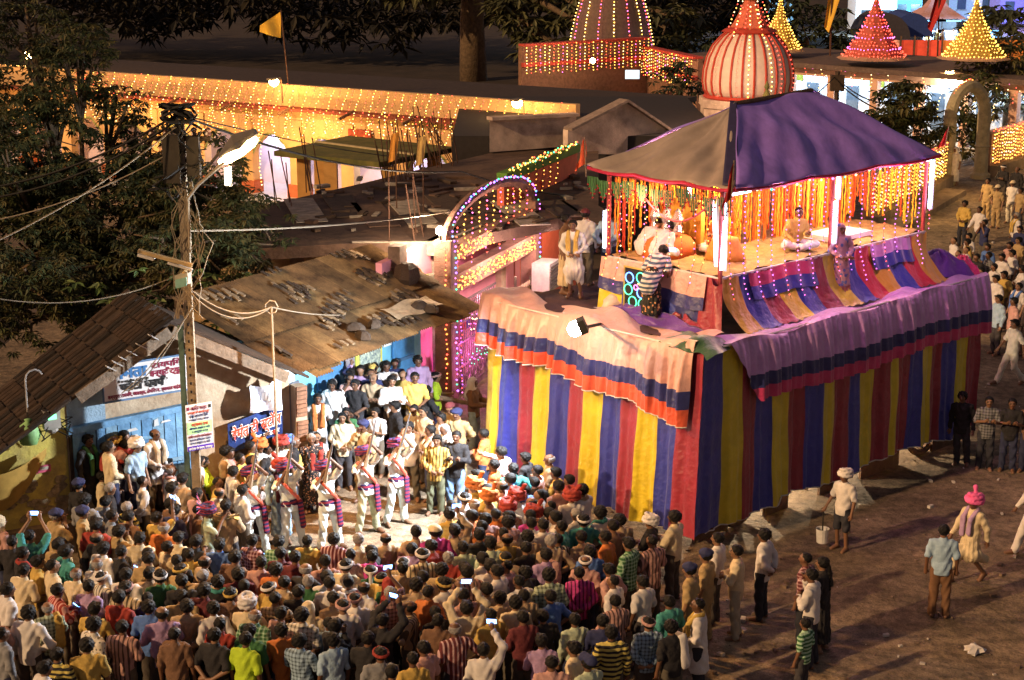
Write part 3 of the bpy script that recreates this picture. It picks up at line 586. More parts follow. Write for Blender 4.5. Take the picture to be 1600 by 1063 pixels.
e0 = ch(*CN['F']); r0 = ch(*RG1)
q = MB()
def seam(u, v):
    p = e0.lerp(r0, v); return p + (E1 * -.30 * u + E2 * .10 * (1 - u)) * (1 - .55 * v) + UP * (.05 + .0 * v) 
q.grid(seam, 6, 24); q.build('dark_seam', mat('tarp_navy', (.03, .025, .07), rough=.6), CAN, smooth=True, solid=.01)
# trim under the canopy edge
def edge_pts(c0, c1, dz, n=40, sag=.0):
    a = ch(*CN[c0]); b_ = ch(*CN[c1]); return [a.lerp(b_, i / n) + UP * (dz - sag * abs(math.sin(math.pi * 3 * i / n))) for i in range(n + 1)]
for (c0, c1) in (('L', 'F'), ('F', 'R')):
    pts = edge_pts(c0, c1, -.01, 60, .05); q = MB(); q.tube(pts, .035, 6); q.build('fringe', mat('fringe_crimson', (.42, .02, .06)), CAN)
pl = edge_pts('L', 'F', -.12, 40, .10)
m_gg = mat('garland_green', (.05, .16, .05)); m_dr = mat('garland_darkred', (.25, .015, .02)); m_go = mat('marigold_orange', (.75, .20, .02), var=.3, scale=20, emit=(1, .22, .02), estr=.0); m_gy = mat('marigold_gold', (.75, .45, .03), var=.3, scale=20); m_gr = mat('marigold_red', (.6, .07, .02), var=.3, scale=20)
for k in range(11):
    c = pl[2 + int(k * 3.6)]; q = MB()
    for r_ in range(-3, 4):
        L = .42 - .085 * abs(r_); base = c + E1 * (r_ * .043) - E2 * .05
        q.tube([base, base - UP * L], .012, 4); q.bulb(tuple(base - UP * L), .028, 1)
    tag(q.build('tassel_garland', [m_gg, m_dr], origin=c), 'scalloped green garland with dark red tips under the left canopy edge', 'garland', 'scalloped garlands under the canopy edge')
# marigold strings
gmesh = []
for m in (m_go, m_gy, m_gr):
    for L in (1.0, 1.15):
        q = MB(); n_ = 22; q.tube([(.01 * math.sin(i * 1.3), .01 * math.cos(i * 1.7), -L * i / n_) for i in range(n_ + 1)], [.022 + .010 * (i % 2) for i in range(n_ + 1)], 5); me = q.mesh('marigold_garland'); me.materials.append(m); gmesh.append(me)
def curtain(p0, p1, step, label, scl, z0=6.52):
    p0 = ch(*p0, z0); p1 = ch(*p1, z0); L = (p1 - p0).length; n_ = int(L / step)
    for i in range(n_):
        if rnd.random() < .06: continue
        o = bpy.data.objects.new('marigold_garland', rnd.choice(gmesh)); COL.objects.link(o); o.location = p0.lerp(p1, (i + .5) / n_) + Vector((rnd.uniform(-.02, .02), rnd.uniform(-.02, .02), rnd.uniform(-.03, .03)))
        o.scale = (.66, .66, scl * rnd.uniform(.82, 1.12) * (.86 + .14 * math.sin(i * .35))); o.rotation_euler = (0, 0, rnd.uniform(0, 6)); tag(o, label, 'garland', 'marigold strings curtaining the pavilion')
curtain((A1 - .1, B0 + .12), (A0 + .15, B0 + .12), .10, 'marigold string in the short fringe over the left opening of the pavilion', .42)
curtain((2.45, 3.5), (2.45, B1 - .1), .042, 'marigold string in the long inner curtain of the pavilion facing the road', 1.78)
curtain((A1 - .05, B0 + .1), (A1 - .05, 3.5), .07, 'marigold string in the curtain on the far left edge of the pavilion', 1.6)
curtain((A1 - .05, 3.5), (2.45, 3.5), .07, 'marigold string in the curtain hanging behind the bowing priests', 1.65)
curtain((A1 - .2, B1 - .05), (A0 + .2, B1 - .05), .06, 'marigold string in the curtain at the far end of the pavilion', 1.36)
# draped rose chain at the front corner
q = MB(); q.tube(catenary(ch(2.6, B0, 6.2), ch(A0 + .1, B0 - .05, 6.5), .45, 20), .022, 5); tag(q.build('rose_chain', mat('rose_pink', (.6, .12, .12)), origin=ch(1.6, B0, 6)), 'thin rose chain swagged across the left opening of the pavilion', 'garland')
# pink fairy lights over the right side
for i in range(17):
    bb = B0 + .12 + i * .42; L = rnd.uniform(1.2, 2.3) if i % 3 else rnd.uniform(2.0, 2.35); a = A0 - .10
    n_ = 14; pts = [ch(a - .03 - (.30 * max(0, (j / n_ * L - 1.45)) ** 1.5), bb + .02 * math.sin(j * 1.9 + i), 6.55 - L * j / n_) for j in range(n_ + 1)]
    light_string(pts, .10, ['p', 'p', 'v'] if i % 4 else ['r', 'p'], .016, 'string of pink fairy lights hanging over the right side of the pavilion', 'pink light strings on the pavilion', jit=.012)
for i in range(9):
    a = A1 - .15 - i * .32; L = rnd.uniform(1.3, 2.1)
    pts = [ch(a + .015 * math.sin(j * 2 + i), B0 - .16 - .05 * max(0, j - 9), 6.5 - L * j / 13) for j in range(14)]
    light_string(pts, .11, ['p', 'r', 'w'] if i % 2 else ['r', 'o', 'y'], .015, 'string of pink fairy lights hanging over the left side of the pavilion', 'pink light strings on the pavilion', jit=.012)
for i in range(12):
    bb = B0 + .4 + i * .58; pts = [ch(A1 - .12, bb + .02 * math.sin(j + i), 6.5 - 1.1 * j / 8) for j in range(9)]
    light_string(pts, .13, ['y', 'r', 'p'], .016, 'string of fairy lights against the rear marigold curtain of the pavilion', 'light strings on the rear curtain', jit=.015)
light_string(edge_pts('F', 'R', -.06, 50, .05), .42, ['g', 'w', 'g', 'p'], .03, 'row of green and white bulbs along the right canopy edge', None)
# tube lights
def tl(a, bb, z0, z1, lab, s=11, col=(.62, .72, 1), da=0, db=0): tube_lamp(ch(a, bb, z0), ch(a + da, bb + db, z1), col, s, lab, r=.026)
tl(A0 - .10, B0 - .10, 5.12, 6.42, 'white tube light on the front post of the pavilion', db=.10)
tl(A0 - .02, B0 - .16, 5.2, 6.42, 'pinkish tube light on the outer face of the front post', col=(1, .6, .85), s=7, da=.1)
tl(A0 - .08, 4.72, 5.15, 6.0, 'short white tube light on the middle post of the right side')
tl(A0 - .06, 4.80, 6.05, 6.55, 'short upper tube light above the middle post of the right side')
tl(A0 - .08, B1, 5.45, 6.5, 'bluish white tube light on the rear right post of the pavilion', col=(.5, .6, 1), s=14)
tl(A1 + .06, B0 - .06, 5.1, 5.85, 'short white tube light on the left post near two men', s=12)
tl(A1 - .25, 3.4, 5.55, 6.15, 'small tube light shining deep inside the marigold pavilion', s=9)
tube_lamp(ch(A0 - .06, 7.5, 6.5), ch(A0 - .06, 8.1, 6.5), (.6, .75, 1), 9, 'white tube light lying under the canopy edge at the rear right')
tube_lamp(ch(A0 - .1, 1.3, 6.52), ch(A0 - .1, 1.95, 6.53), (.7, .75, 1), 9, 'white tube light lying under the canopy edge at the front corner')
point_lamp(ch(2.2, 3.0, 6.3), (1, .70, .32), 130, .12); point_lamp(ch(1.6, 6.2, 6.3), (1, .62, .30), 130, .12)
point_lamp(ch(A0 - .45, 3.0, 6.2), (1, .42, .62), 60, .15); point_lamp(ch(A0 - .45, 6.4, 6.2), (1, .42, .66), 70, .15); point_lamp(ch(2.4, B0 - .4, 6.2), (1, .45, .4), 45, .15)
# flags at the canopy corners
def flag(base, top, tip, m, label, cat='flag', fly=None):
    t = thing('corner_flag', label, cat, base); q = MB(); q.tube([base, top], .014, 5); q.build('staff', m_wood, t)
    q = MB(); base, top, tip = Vector(base), Vector(top), Vector(tip); lo = base.lerp(top, .35)
    q.grid(lambda u, v: lo.lerp(top, v).lerp(tip, u) + Vector((.03, .05, 0)) * math.sin(8 * u + 3 * v) * (1 - .3 * u), 8, 6); q.build('cloth', m, t, smooth=True); return t
m_fr = mat('flag_red', (.42, .02, .02), rough=.7); m_fo = mat('flag_orange', (.55, .10, .03), rough=.7)
flag(ch(.3, 1.0, 6.2), ch(.25, 1.0, 7.25), ch(.42, .9, 6.35), m_fr, 'narrow red flag standing at the front corner of the canopy')
flag(ch(4.1, 1.1, 6.5), ch(4.15, 1.1, 7.3), ch(4.3, 1.0, 6.6), m_fo, 'orange pennant at the left corner of the canopy')
flag(ch(.5, 8.4, 6.6), ch(.45, 8.45, 7.2), ch(.65, 8.35, 6.7), m_fr, 'red pennant at the rear right corner of the canopy')
# lit star panel
lp = ch(2.55, B0 - .28, 4.05); t = thing('led_sign', 'black panel with rings of green and blue lights leaning on the platform skirt', 'led sign', lp)
pu = -E1 * -1; q = MB(); q.box(lp + UP * .42, (.62, .05, .82), E1, E2 * -1); q.build('board', m_blp, t)
q = MB()
for x_ in (-.32, .32): q.bar(lp + E1 * x_ - E2 * .03, lp + E1 * x_ + UP * .84 - E2 * .03, .03, .03)
for z in (.01, .83): q.bar(lp + E1 * -.33 + UP * z - E2 * .03, lp + E1 * .33 + UP * z - E2 * .03, .03, .03)
q.build('frame', mat('gilt', (.5, .35, .1)), t)
for k, (x_, z) in enumerate(((-.17, .62), (.12, .66), (-.2, .38), (.14, .36), (-.08, .15), (.18, .14), (0, .45))):
    c = lp + E1 * x_ + UP * z - E2 * .04; r_ = .105 if k < 6 else .05
    q = MB(); q.tube([c + (E1 * math.cos(6.283 * j / 14) + UP * math.sin(6.283 * j / 14)) * r_ for j in range(15)], .011, 4, cap=False); q.build('light_ring', BULB['g' if k % 3 else 'b'] if k < 6 else BULB['p'], t)
# inside: offering heap, plinth, silver idols
c = ch(1.7, 2.6, TZ + .05); t = thing('offering_stool', 'cloth covered low stool on the straw floor of the pavilion', 'stool', c)
q = MB(); q.lathe(c, [(.42, 0), (.36, .18), (.28, .36), (.26, .42), (.02, .44)], 16, fn=lambda a, z: 1 + .12 * math.sin(8 * a) * (1 - z * 2)); q.build('cover', mat('cover_ochre', (.55, .25, .05)), t, smooth=True)
c = ch(2.9, 2.2, TZ + .03); t = thing('flower_throne', 'orange flower throne with silver ornaments inside the pavilion', 'throne', c)
q = MB(); q.lathe(c, [(.62, 0), (.6, .2), (.5, .34), (.3, .4), (.02, .42)], 14, fn=lambda a, z: 1 + .08 * math.sin(5 * a)); q.build('cushion', mat('velvet_orange', (.6, .14, .03), bump=.4), t, smooth=True)
for k in range(3):
    q = MB(); q.lathe(c + E1 * (.3 * k - .3) + UP * .4, [(.06, 0), (.10, .1), (.07, .22), (.12, .34), (.06, .5), (.01, .56)], 9); q.build('idol', mat('silver', (.7, .65, .62), rough=.25, metal=.8), t)
q = MB(); q.box(c + E1 * 0 + E2 * .6 + UP * .55, (.9, .12, 1.0), E1, E2); q.build('back', mat('velvet_gold', (.7, .4, .06)), t)
c = ch(1.5, 6.1, TZ + .05); q = MB(); q.box(c + UP * .06, (.8, 1.3, .10), E1, E2); tag(q.build('white_mattress', mat('mattress', (.7, .68, .66)), origin=c), 'white mattress on the pavilion floor behind the shawled figure', 'mattress')
for (la, lbb, nm_) in ((2.3, 3.4, 'near'), (2.3, 7.2, 'far')):
    lc = ch(la, lbb, .95); t = thing('assumed_lamp', 'bare bulb slung under the %s half of the chariot deck, spilling light below the hem' % nm_, 'lamp', lc); q = MB(); q.lathe(lc, [(.02, -.08), (.06, -.05), (.075, 0), (.05, .06), (.02, .09)], 10); q.build('bulb', glow('bulb_hot', (1, .82, .55), 40), t); q = MB(); q.tube([lc + UP * .08, lc + UP * 2.6], .012, 5); q.build('cord', WIRE, t); point_lamp(lc - UP * .02 + E1 * .12, (1, .78, .5), 420 if nm_ == 'near' else 300, .03)  # unseen bulbs, assumed and added to throw light patches on the ground
for (b0, b1, h_) in ((.1, 1.1, .62), (2.25, 3.0, .55), (4.05, 4.9, .6), (5.5, 6.9, .62), (8.2, 9.3, .6)):
    q = MB(); q.bar(ch(.22, b0, h_ / 2 + .02), ch(.22, b1, h_ / 2 + .02), .06, h_); q.build('light_gap_board', m_beam, rath)  # boards added under the hem to break the bulb light into patches
# floodlight on an arm in front of the left valance
hp = hit(903, 512, ch(0, -1.45, 0), E2); t = thing('floodlight', 'blazing white floodlight fixed over the salmon valance of the chariot', 'floodlight', hp)
aim = (Vector((-5.0, 30.6, 1.4)) - hp).normalized()
q = MB(); q.bar(hp - aim * .16, hp - aim * .02, .34, .26); q.bar(ch(2.63, .1, 3.9), hp - aim * .12 - UP * .05, .05, .05); q.build('housing', mat('lamp_black', (.03, .03, .03)), t)
q = MB(); side = aim.cross(UP).normalized(); up2 = side.cross(aim); q.lathe(hp + aim * .06, [(.02, -.15), (.10, -.11), (.15, 0), (.10, .11), (.02, .15)], 14); q.build('lit_glass', glow('flood_white', (1, .97, .9), 60, True), t)
sp = bpy.data.lights.new('flood_beam', 'SPOT'); sp.energy = 3100; sp.color = (.86, .93, 1); sp.spot_size = R(135); sp.spot_blend = .6; sp.shadow_soft_size = .10
so2 = bpy.data.objects.new('flood_beam', sp); COL.objects.link(so2); so2.location = hp + aim * .30; so2.rotation_euler = aim.to_track_quat('-Z', 'Y').to_euler()
# ------------------------------------------------------------------ gate beside the shops
GA = Vector((-1.56, 39.2, 0)); GD = Vector((.352, .936, 0)); GB = Vector((-.936, .352, 0)); GL = 5.85
m_gate = mat('gate_plaster', (.28, .15, .11), rough=.9, var=.45, scale=3, bump=.4)
gate = thing('arched_gate', 'plastered street gate with a lit semicircular arch over two garlanded beams', 'gate', GA)
def g(u, z, d=0.0): return GA + GD * u + GB * d + UP * z
for u, w in ((0, .42), (GL, .42)):
    q = MB(); q.box(g(u, 2.08), (w, .42, 4.16), GD, GB); q.build('pillar', m_gate, gate)
for z, h in ((3.05, .44), (3.78, .34)):
    q = MB(); q.bar(g(.2, z), g(GL - .2, z), .34, h); q.build('beam', m_gate, gate)
ar = [(GL / 2 - (GL / 2) * math.cos(math.pi * k / 24), 4.1 + .88 * math.sin(math.pi * k / 24)) for k in range(25)]
q = MB(); q.tube([g(u, z) for u, z in ar], .13, 6); q.build('arch', m_gate, gate)
arp = [g(0, .4, -.26)] + [g(0, z, -.26) for z in (1.5, 3, 4.1)] + [g(u, z + .15, -.16) for u, z in ar] + [g(GL, z, -.26) for z in (4.1, 3.3, 2.4)]
light_string(arp, .13, ['v', 'g', 'v', 'p', 'v', 'b'], .028, 'violet and green bulbs outlining the arched gate', None)
light_string([g(-.25, z, -.1) for z in (.5, 2, 4.05)], .12, ['o', 'r', 'o'], .026, 'orange red bulbs up the near gate pillar', None)
for k in range(11):
    u = .45 + k * .48; zt = 4.05 + .85 * math.sin(math.acos(max(-1, min(1, (GL / 2 - u) / (GL / 2))))); zb = 3.3 + .3 * (k % 2)
    light_string([g(u + .02 * math.sin(j), zt - (zt - zb) * j / 6, -.1) for j in range(7)], .12, ['y', 'o'] if k % 2 else ['r', 'p'], .024, 'short string of bulbs hanging under the arch of the gate', 'bulb strings inside the gate arch')
for z in (3.05, 3.78):
    pts = [g(.2 + 5.4 * j / 90, z + .15 * math.sin(j * 1.9) + .03 * math.sin(j * 5), -.2) for j in range(91)]
    light_string(pts, .06, ['y', 'o', 'y', 'r', 'o'], .024, 'bulbs wound round the %s beam of the gate' % ('lower' if z < 3.5 else 'upper'), None, jit=.05)
# horn loudspeakers
def horn(c, d, label, m):
    t = thing('horn_loudspeaker', label, 'loudspeaker', c); q = MB(); d = Vector(d).normalized(); x_ = d.orthogonal().normalized(); y_ = d.cross(x_)
    prof = [(.05, -.4), (.06, -.25), (.10, -.12), (.19, -.02), (.26, .03), (.27, .04), (.20, .0), (.11, -.1), (.04, -.14)]
    n_ = 16; vs = [c + d * z + (x_ * math.cos(6.283 * j / n_) + y_ * math.sin(6.283 * j / n_)) * r_ for r_, z in prof for j in range(n_)]
    fs = [(i*n_+j, i*n_+(j+1) % n_, (i+1)*n_+(j+1) % n_, (i+1)*n_+j) for i in range(len(prof) - 1) for j in range(n_)]
    q.add(vs, fs); q.build('bell', m, t, smooth=True); q = MB(); q.tube([c - d * .42, c - d * .2], .09, 10); q.build('driver', mat('horn_grey', (.12, .1, .08)), t)
horn(g(-.1, 3.2, .62), GB * .6 - GD * .7, 'yellowish horn loudspeaker on the near pillar of the gate', mat('horn_yellow', (.45, .33, .10), rough=.4))
horn(g(GL + .3, 3.6, -.3), GD * .5 - GB * .6, 'dark red horn loudspeaker on the far pillar of the gate', mat('horn_maroon', (.18, .05, .04), rough=.4))
lb = g(-.1, 4.38, .1); t = thing('bulb_lamp', 'bare white bulb glaring on top of the near gate pillar', 'lamp', lb)
q = MB(); q.lathe(lb, [(.02, -.11), (.08, -.07), (.105, 0), (.08, .07), (.02, .11)], 10); q.build('bulb', glow('bulb_hot', (1, .82, .55), 40), t); q = MB(); q.tube([lb - UP * .28, lb - UP * .08], .03, 6); q.build('holder', WIRE, t)
point_lamp(lb - GD * .30 + GB * .35 + UP * .05, (1, .75, .5), 240, .1)
# pink wall behind
m_pink = mat('wall_pink', (.72, .30, .36), rough=.85, var=.15, scale=2, bump=.15); m_coral = mat('wall_coral', (.62, .14, .08), rough=.85, var=.2, scale=2)
pw = thing('pink_wall', 'smooth pink plastered wall behind the arched gate', 'wall', g(2, 0, 2.6))
q = MB(); q.box(g(2.6, 1.95, .85), (9.0, .16, 3.9), GD, GB); q.build('wall_face', m_pink, pw)
q = MB(); q.box(g(5.4, 1.8, .70), (.35, .2, 3.6), GD, GB); q.build('pier', m_cream, pw); q = MB(); q.box(g(-1.2, 2.1, .7), (.4, .3, 4.2), GD, GB); q.build('pier', mat('pier_dark', (.16, .11, .09), var=.4), pw)
q = MB(); q.tube([g(.6, 3.0, .0), g(.75, 2.9, .1), g(.8, 2.7, .1), g(.95, 2.68, .1)], .06, 6); q.build('bent_bracket', m_gate, gate)
ns = hit(745, 345 + 0, g(0, 0, 2.5), GB); pn = g(1.5, 2.15, .74); t = thing('paper_notice', 'small white notice pasted low on the pink wall', 'notice', pn)
q = MB(); q.box(pn, (.42, .02, .36), GD, GB); q.build('sheet', m_sgn, t)
q = MB()
for k in range(4): q.box(pn - GB * .014 + UP * (.11 - .07 * k), (.28 + .06 * (k % 2), .004, .022), GD, GB)
q.build('printed_lines', m_gry, t)
cw = thing('coral_wall', 'coral red wall with a green top band beyond the gate', 'wall', g(GL + 2, 0, 1))
q = MB(); q.box(g(GL + 3.2, 2.3, .9), (6.2, .2, 4.6), GD, GB); q.build('wall_face', m_coral, cw); q = MB(); q.box(g(GL + 3.2, 4.7, .86), (6.2, .3, .24), GD, GB); q.build('green_band', mat('band_green', (.10, .22, .03)), cw)
for u in (.8, 1.6, 3.0): q = MB(); q.box(g(GL + u, 2.1, .78), (.06, .05, 4.2), GD, GB); q.build('door_stile', mat('coral_dark', (.35, .06, .04)), cw)
light_string([g(GL + .3 + .1 * j, 4.9 + .06 * math.sin(j * 2.3), .68) for j in range(58)], .10, ['y', 'o', 'y', 'g', 'r'], .028, 'bulbs along the green top band of the coral wall', None, jit=.05)
for k in range(7): light_string([g(GL + .5 + .6 * k + .1 * math.sin(j), 4.8 - 2.0 * rnd.uniform(.8, 1) * j / 8, .7) for j in range(9)], .15, ['y', 'o'], .02, 'thin bulb string hanging down the coral wall', 'bulb strings on the coral wall')
ac = g(GL - .2, 2.2, -.5); t = thing('air_cooler', 'white slatted air cooler standing beyond the gate pillar', 'air cooler', ac)
q = MB(); q.box(ac, (.8, .5, .75), GD, GB); q.build('case', mat('cooler_white', (.55, .5, .46)), t)
for k in range(7): q = MB(); q.box(ac - GB * .26 + UP * (.28 - .09 * k), (.68, .02, .035), GD, GB); q.build('slat', mat('cooler_slat', (.2, .17, .16)), t)
# iron grille fence between gate and chariot, goods and red cloth behind it
gf = thing('iron_grille', 'tall iron grille with scroll work lit pink beside the near gate pillar', 'grille', g(.3, 0, -.1))
m_iron = mat('iron_grille', (.20, .15, .15), rough=.5, metal=.4)
for k in range(20): q = MB(); q.tube([g(.35 + .13 * k, .2, -.1), g(.35 + .13 * k, 2.5, -.1)], .016, 5); q.build('bar', m_iron, gf)
for z in (.35, .9, 1.5, 2.0, 2.5): q = MB(); q.bar(g(.25, z, -.1), g(3.0, z, -.1), .035, .05); q.build('rail', m_iron, gf)
q = MB()
for k in range(6): c = g(.6 + .42 * k, .62, -.12); q.tube([c + (GD * math.cos(j * .6) + UP * math.sin(j * .6)) * (.05 + .012 * j) for j in range(12)], .016, 4)
q.build('scrolls', m_iron, gf)
ag = thing('lattice_gate', 'pale lattice screen leaning by the chariot corner', 'screen', g(2.6, 0, -1.0))
q = MB(); 
for k in range(9): q.bar(g(2.2 + .12 * k, .1, -.95), g(2.2 + .12 * k, 2.6, -.95), .02, .03)
for k in range(20): q.bar(g(2.2, .2 + .12 * k, -.97), g(3.16, .2 + .12 * k, -.97), .02, .03)
q.build('lattice', mat('lattice_tan', (.42, .30, .20)), ag)
q = MB(); q.bar(g(2.15, 0, -.95), g(2.15, 2.9, -.95), .07, .07); q.bar(g(3.2, 0, -.95), g(3.2, 2.7, -.95), .05, .05); q.build('posts', m_woodd, ag)
for k in range(8):
    u = .4 + .33 * k; c = g(u, rnd.uniform(.9, 1.9), .4); q = MB(); h = rnd.uniform(.35, .7)
    q.grid(lambda a_, v: c + GD * (.22 * (a_ - .5)) - UP * h * v + GB * .04 * math.sin(9 * a_), 6, 4)
    tag(q.build('hung_garment', [sR, sB, sM, mat('cloth_white', (.6, .56, .54)), sP][k % 5], origin=c, solid=.02), 'folded cloth hung on a line inside the iron grille', 'cloth', 'cloths hung behind the iron grille')
q = MB(); q.bar(g(.3, 2.05, .4), g(3.1, 2.05, .4), .03, .03); tag(q.build('hanging_line', WIREL, origin=g(1.5, 2.05, .5)), 'wooden rail carrying the hung cloths behind the grille', 'rail')
light_string([g(.32 + .02 * math.sin(j), .3 + 2.2 * j / 20, -.25) for j in range(21)], .09, ['p', 'r', 'v'], .02, 'pink bulbs hanging by the grille next to the gate pillar', None)
light_string([g(.9 + .05 * j, 2.2 - .5 * abs(math.sin(j * .6)), -.2) for j in range(28)], .14, ['p', 'w'], .018, 'loops of pink bulbs across the iron grille', None)
light_string([g(.9 + .06 * j, 1.3 - .5 * abs(math.sin(j * .7)), -.2) for j in range(24)], .16, ['p', 'g'], .018, 'lower loops of pink and green bulbs on the grille', None)
point_lamp(g(2.0, 3.4, -1.0), (1, .66, .6), 120, .12); point_lamp(g(4.6, 3.5, -1.0), (1, .66, .6), 120, .12); point_lamp(g(8.5, 3.6, -.6), (1, .6, .35), 160, .12); point_lamp(g(.9, 1.2, -.55), (1, .15, .7), 45, .1); point_lamp(g(2.0, 2.3, .2), (1, .5, .6), 18, .1)
# long pole carried by two men
# ------------------------------------------------------------------ flat roofed building behind the shop
m_slab = mat('flat_roof_tar', (.105, .062, .042), rough=.95, var=.5, scale=1.2, bump=.5, bscale=8, col2=(.05, .03, .024)); m_conc = mat('bare_concrete', (.34, .29, .24), rough=.95, var=.5, scale=4, bump=.5)
fb = thing('flat_roofed_building', 'unfinished building with a dark flat roof and rusting rods', 'building', Vector((-3, 45, 0)))
RP = [P(700, 392, 3.9), P(690, 366, 3.95), P(930, 305, 3.95), P(925, 240, 3.95), P(790, 232, 3.95), P(660, 262, 3.95), P(560, 285, 3.95), P(380, 330, 3.95), P(250, 420, 3.9)]
RP = [Vector((-1.65, 40.2, 3.9)), P(935, 330, 3.9), P(935, 236, 3.9), P(790, 234, 3.9), P(660, 264, 3.9), P(560, 288, 3.9), P(330, 340, 3.9), P(300, 395, 3.9), Vector((-4.0, 40.0, 3.9))]
q = MB(); q.prism([p - UP * .28 for p in RP], UP * .28); q.build('roof_slab', m_slab, fb)
q = MB(); q.bar(RP[0] + Vector((-.0, -.06, -.14)), RP[0] + Vector((-2.2, -.06, -.14)), .1, .34); q.bar(RP[0] + Vector((.02, 0, -.14)), RP[0] + Vector((.9, 2.2, -.14)), .1, .34); q.build('slab_edge', m_conc, fb)
for p in ((-3.0, 40.6), (-5.5, 42.5), (-1.9, 40.5)): q = MB(); q.box((p[0], p[1], 1.8), (.32, .32, 3.6)); q.build('column', m_conc, fb)
q = MB(); q.box((-5.4, 46, 1.75), (7.5, .2, 3.5)); q.build('rear_wall', mat('rear_wall_tan', (.45, .3, .16), var=.3), fb)
q = MB(); rq = random.Random(9)
for k in range(90):
    u, v = rq.random(), rq.random(); c = Vector((-5.5 + 7.5 * u, 41.5 + 9 * v, 3.93)); a_ = rq.uniform(0, 3.1); s_ = rq.uniform(.05, .22); q.box(c, (s_ * rq.uniform(1, 5), s_, .04 + s_ * .3), (math.cos(a_), math.sin(a_), 0), mi=rq.randrange(3))
for k in range(9): q.box(Vector((-5.5 + .95 * k, 44.5 + .8 * math.sin(k * 2.0), 3.925)), (.8, 3.6, .03), (.97, .22, 0), mi=k % 3)
tag(q.build('roof_clutter', [m_conc, m_woodd, m_slab], fb), kind='stuff')
m_rod = mat('rusty_rod', (.09, .045, .03), rough=.9)
for (px, py, n_) in ((488, 300, 5), (625, 282, 14), (668, 262, 9), (700, 258, 10), (440, 322, 4), (630, 372, 4)):
    c = P(px, py, 3.9); t = thing('rebar_cluster', {488: 'few rusty rods rising from the roof by the mossy canopy', 625: 'dense cluster of rusty rods at the middle of the roof edge', 668: 'cluster of rods leaning beside the dense middle cluster', 700: 'splayed bundle of rusty rods near the white parapet', 440: 'few thin rods at the left end of the dark flat roof', 630: 'short rods standing on the front edge of the dark flat roof'}[px], 'rods', c, 'rusty rods rising from the flat roof')
    for k in range(n_):
        a = c + Vector((rnd.uniform(-.5, .5), rnd.uniform(-.4, .4), 0)); lean = .5 if px == 700 else .15
        q = MB(); q.tube([a, a + Vector((rnd.uniform(-lean * 1.8, lean * .2), rnd.uniform(-lean, lean), rnd.uniform(.9, 1.9)))], .016, 4); q.build('rod', m_rod, t)
for (px, py, m, l) in ((620, 288, mat('rag_orange', (.6, .25, .04)), 'orange rag tied to a thin rod, left of the other rag'), (662, 295, mat('rag_tan', (.42, .26, .08)), 'long tan rag drooping from a thin rod, right of the other rag')):
    c = P(px, py + 40, 3.9); t = thing('tied_rag', l, 'rag', c); q = MB(); q.tube([c, c + UP * 2.2], .018, 4); q.build('rod', m_rod, t)
    q = MB(); q.grid(lambda u, v: c + UP * (2.0 - .75 * v) + Vector((.22 * (u - .5) - .1 * v, .05 * math.sin(9 * u), .1 * u)), 5, 6); q.build('cloth', m, t, smooth=True)
# white parapet and gable
wp = thing('whitewashed_parapet', 'grimy whitewashed parapet and gable at the edge of the dark roof', 'parapet', P(765, 240, 3.95))
m_wash = mat('grimy_whitewash', (.62, .47, .38), rough=.95, var=.45, scale=1.4, bump=.4, col2=(.30, .21, .17))
p0 = P(765, 238, 3.95); p1 = P(900, 228, 3.95); q = MB(); d = (p1 - p0); q.prism([p0, p1, p1 + UP * 1.0, p0 + UP * 1.05], Vector((0, .3, 0))); q.bar(p0 + UP * 1.1, p1 + UP * 1.05, .4, .1); q.build('parapet_wall', m_wash, wp)
q0 = P(887, 240, 3.9); ap = q0 + Vector((1.9, 1.2, 1.55)); q1 = q0 + Vector((3.6, 2.3, .35)); q = MB(); q.prism([q0, q0 + Vector((3.6, 2.3, -.4)), q1, ap, q0 + UP * .75], Vector((-.15, .25, 0))); q.build('gable', m_wash, wp)
q = MB(); q.bar(ap + UP * .05, q1 + UP * .05, .5, .08); q.bar(ap + UP * .05, q0 + UP * .8, .5, .08); q.build('coping', mat('coping_grey', (.30, .22, .18), var=.4), wp)
q = MB(); q.box((2.5, 62.5, 2.6), (9, 12, 3.4)); tag(q.build('dark_shed', mat('shed_dark', (.03, .024, .024)), origin=(2.5, 62, 0)), 'dark low building filling the gap behind the whitewashed parapet', 'shed')
# mossy canopy slab
m_moss = mat('mossy_slab', (.13, .11, .03), rough=.95, var=.5, scale=1.5, bump=.5, col2=(.05, .06, .02))
ms = thing('mossy_porch', 'mossy flat concrete porch roof on square pillars before the orange temple', 'porch', P(560, 300, 0))
Z = 3.3; mp = [P(428, 236, Z), P(545, 212, Z), P(712, 230, Z), P(592, 254, Z)]
q = MB(); q.prism([p - UP * .18 for p in mp], UP * .18); q.build('slab', m_moss, ms)
q = MB(); q.bar(mp[0].lerp(mp[1], .55) + UP * .03, mp[3].lerp(mp[2], .45) + UP * .03, .10, .06); q.build('ridge_strip', mat('strip_pale', (.4, .32, .18)), ms)
m_opl = mat('temple_ochre', (.62, .33, .10), rough=.85, var=.2, scale=2, bump=.15); m_base = mat('pillar_red', (.45, .12, .05)); m_lav = mat('inner_lavender', (.50, .42, .52), rough=.85, var=.1)
for k, p in enumerate((mp[0].lerp(mp[2], .16), mp[0].lerp(mp[3], .55), mp[3].lerp(mp[2], .12), mp[0].lerp(mp[1], .6), mp[2].lerp(mp[1], .2))):
    q = MB(); q.box((p.x, p.y, Z / 2 - .1), (.45, .45, Z - .2)); pi = q.build('pillar', m_opl, ms); q = MB(); q.box((p.x, p.y, .25), (.62, .62, .5)); q.build('pillar_foot', m_base, pi)
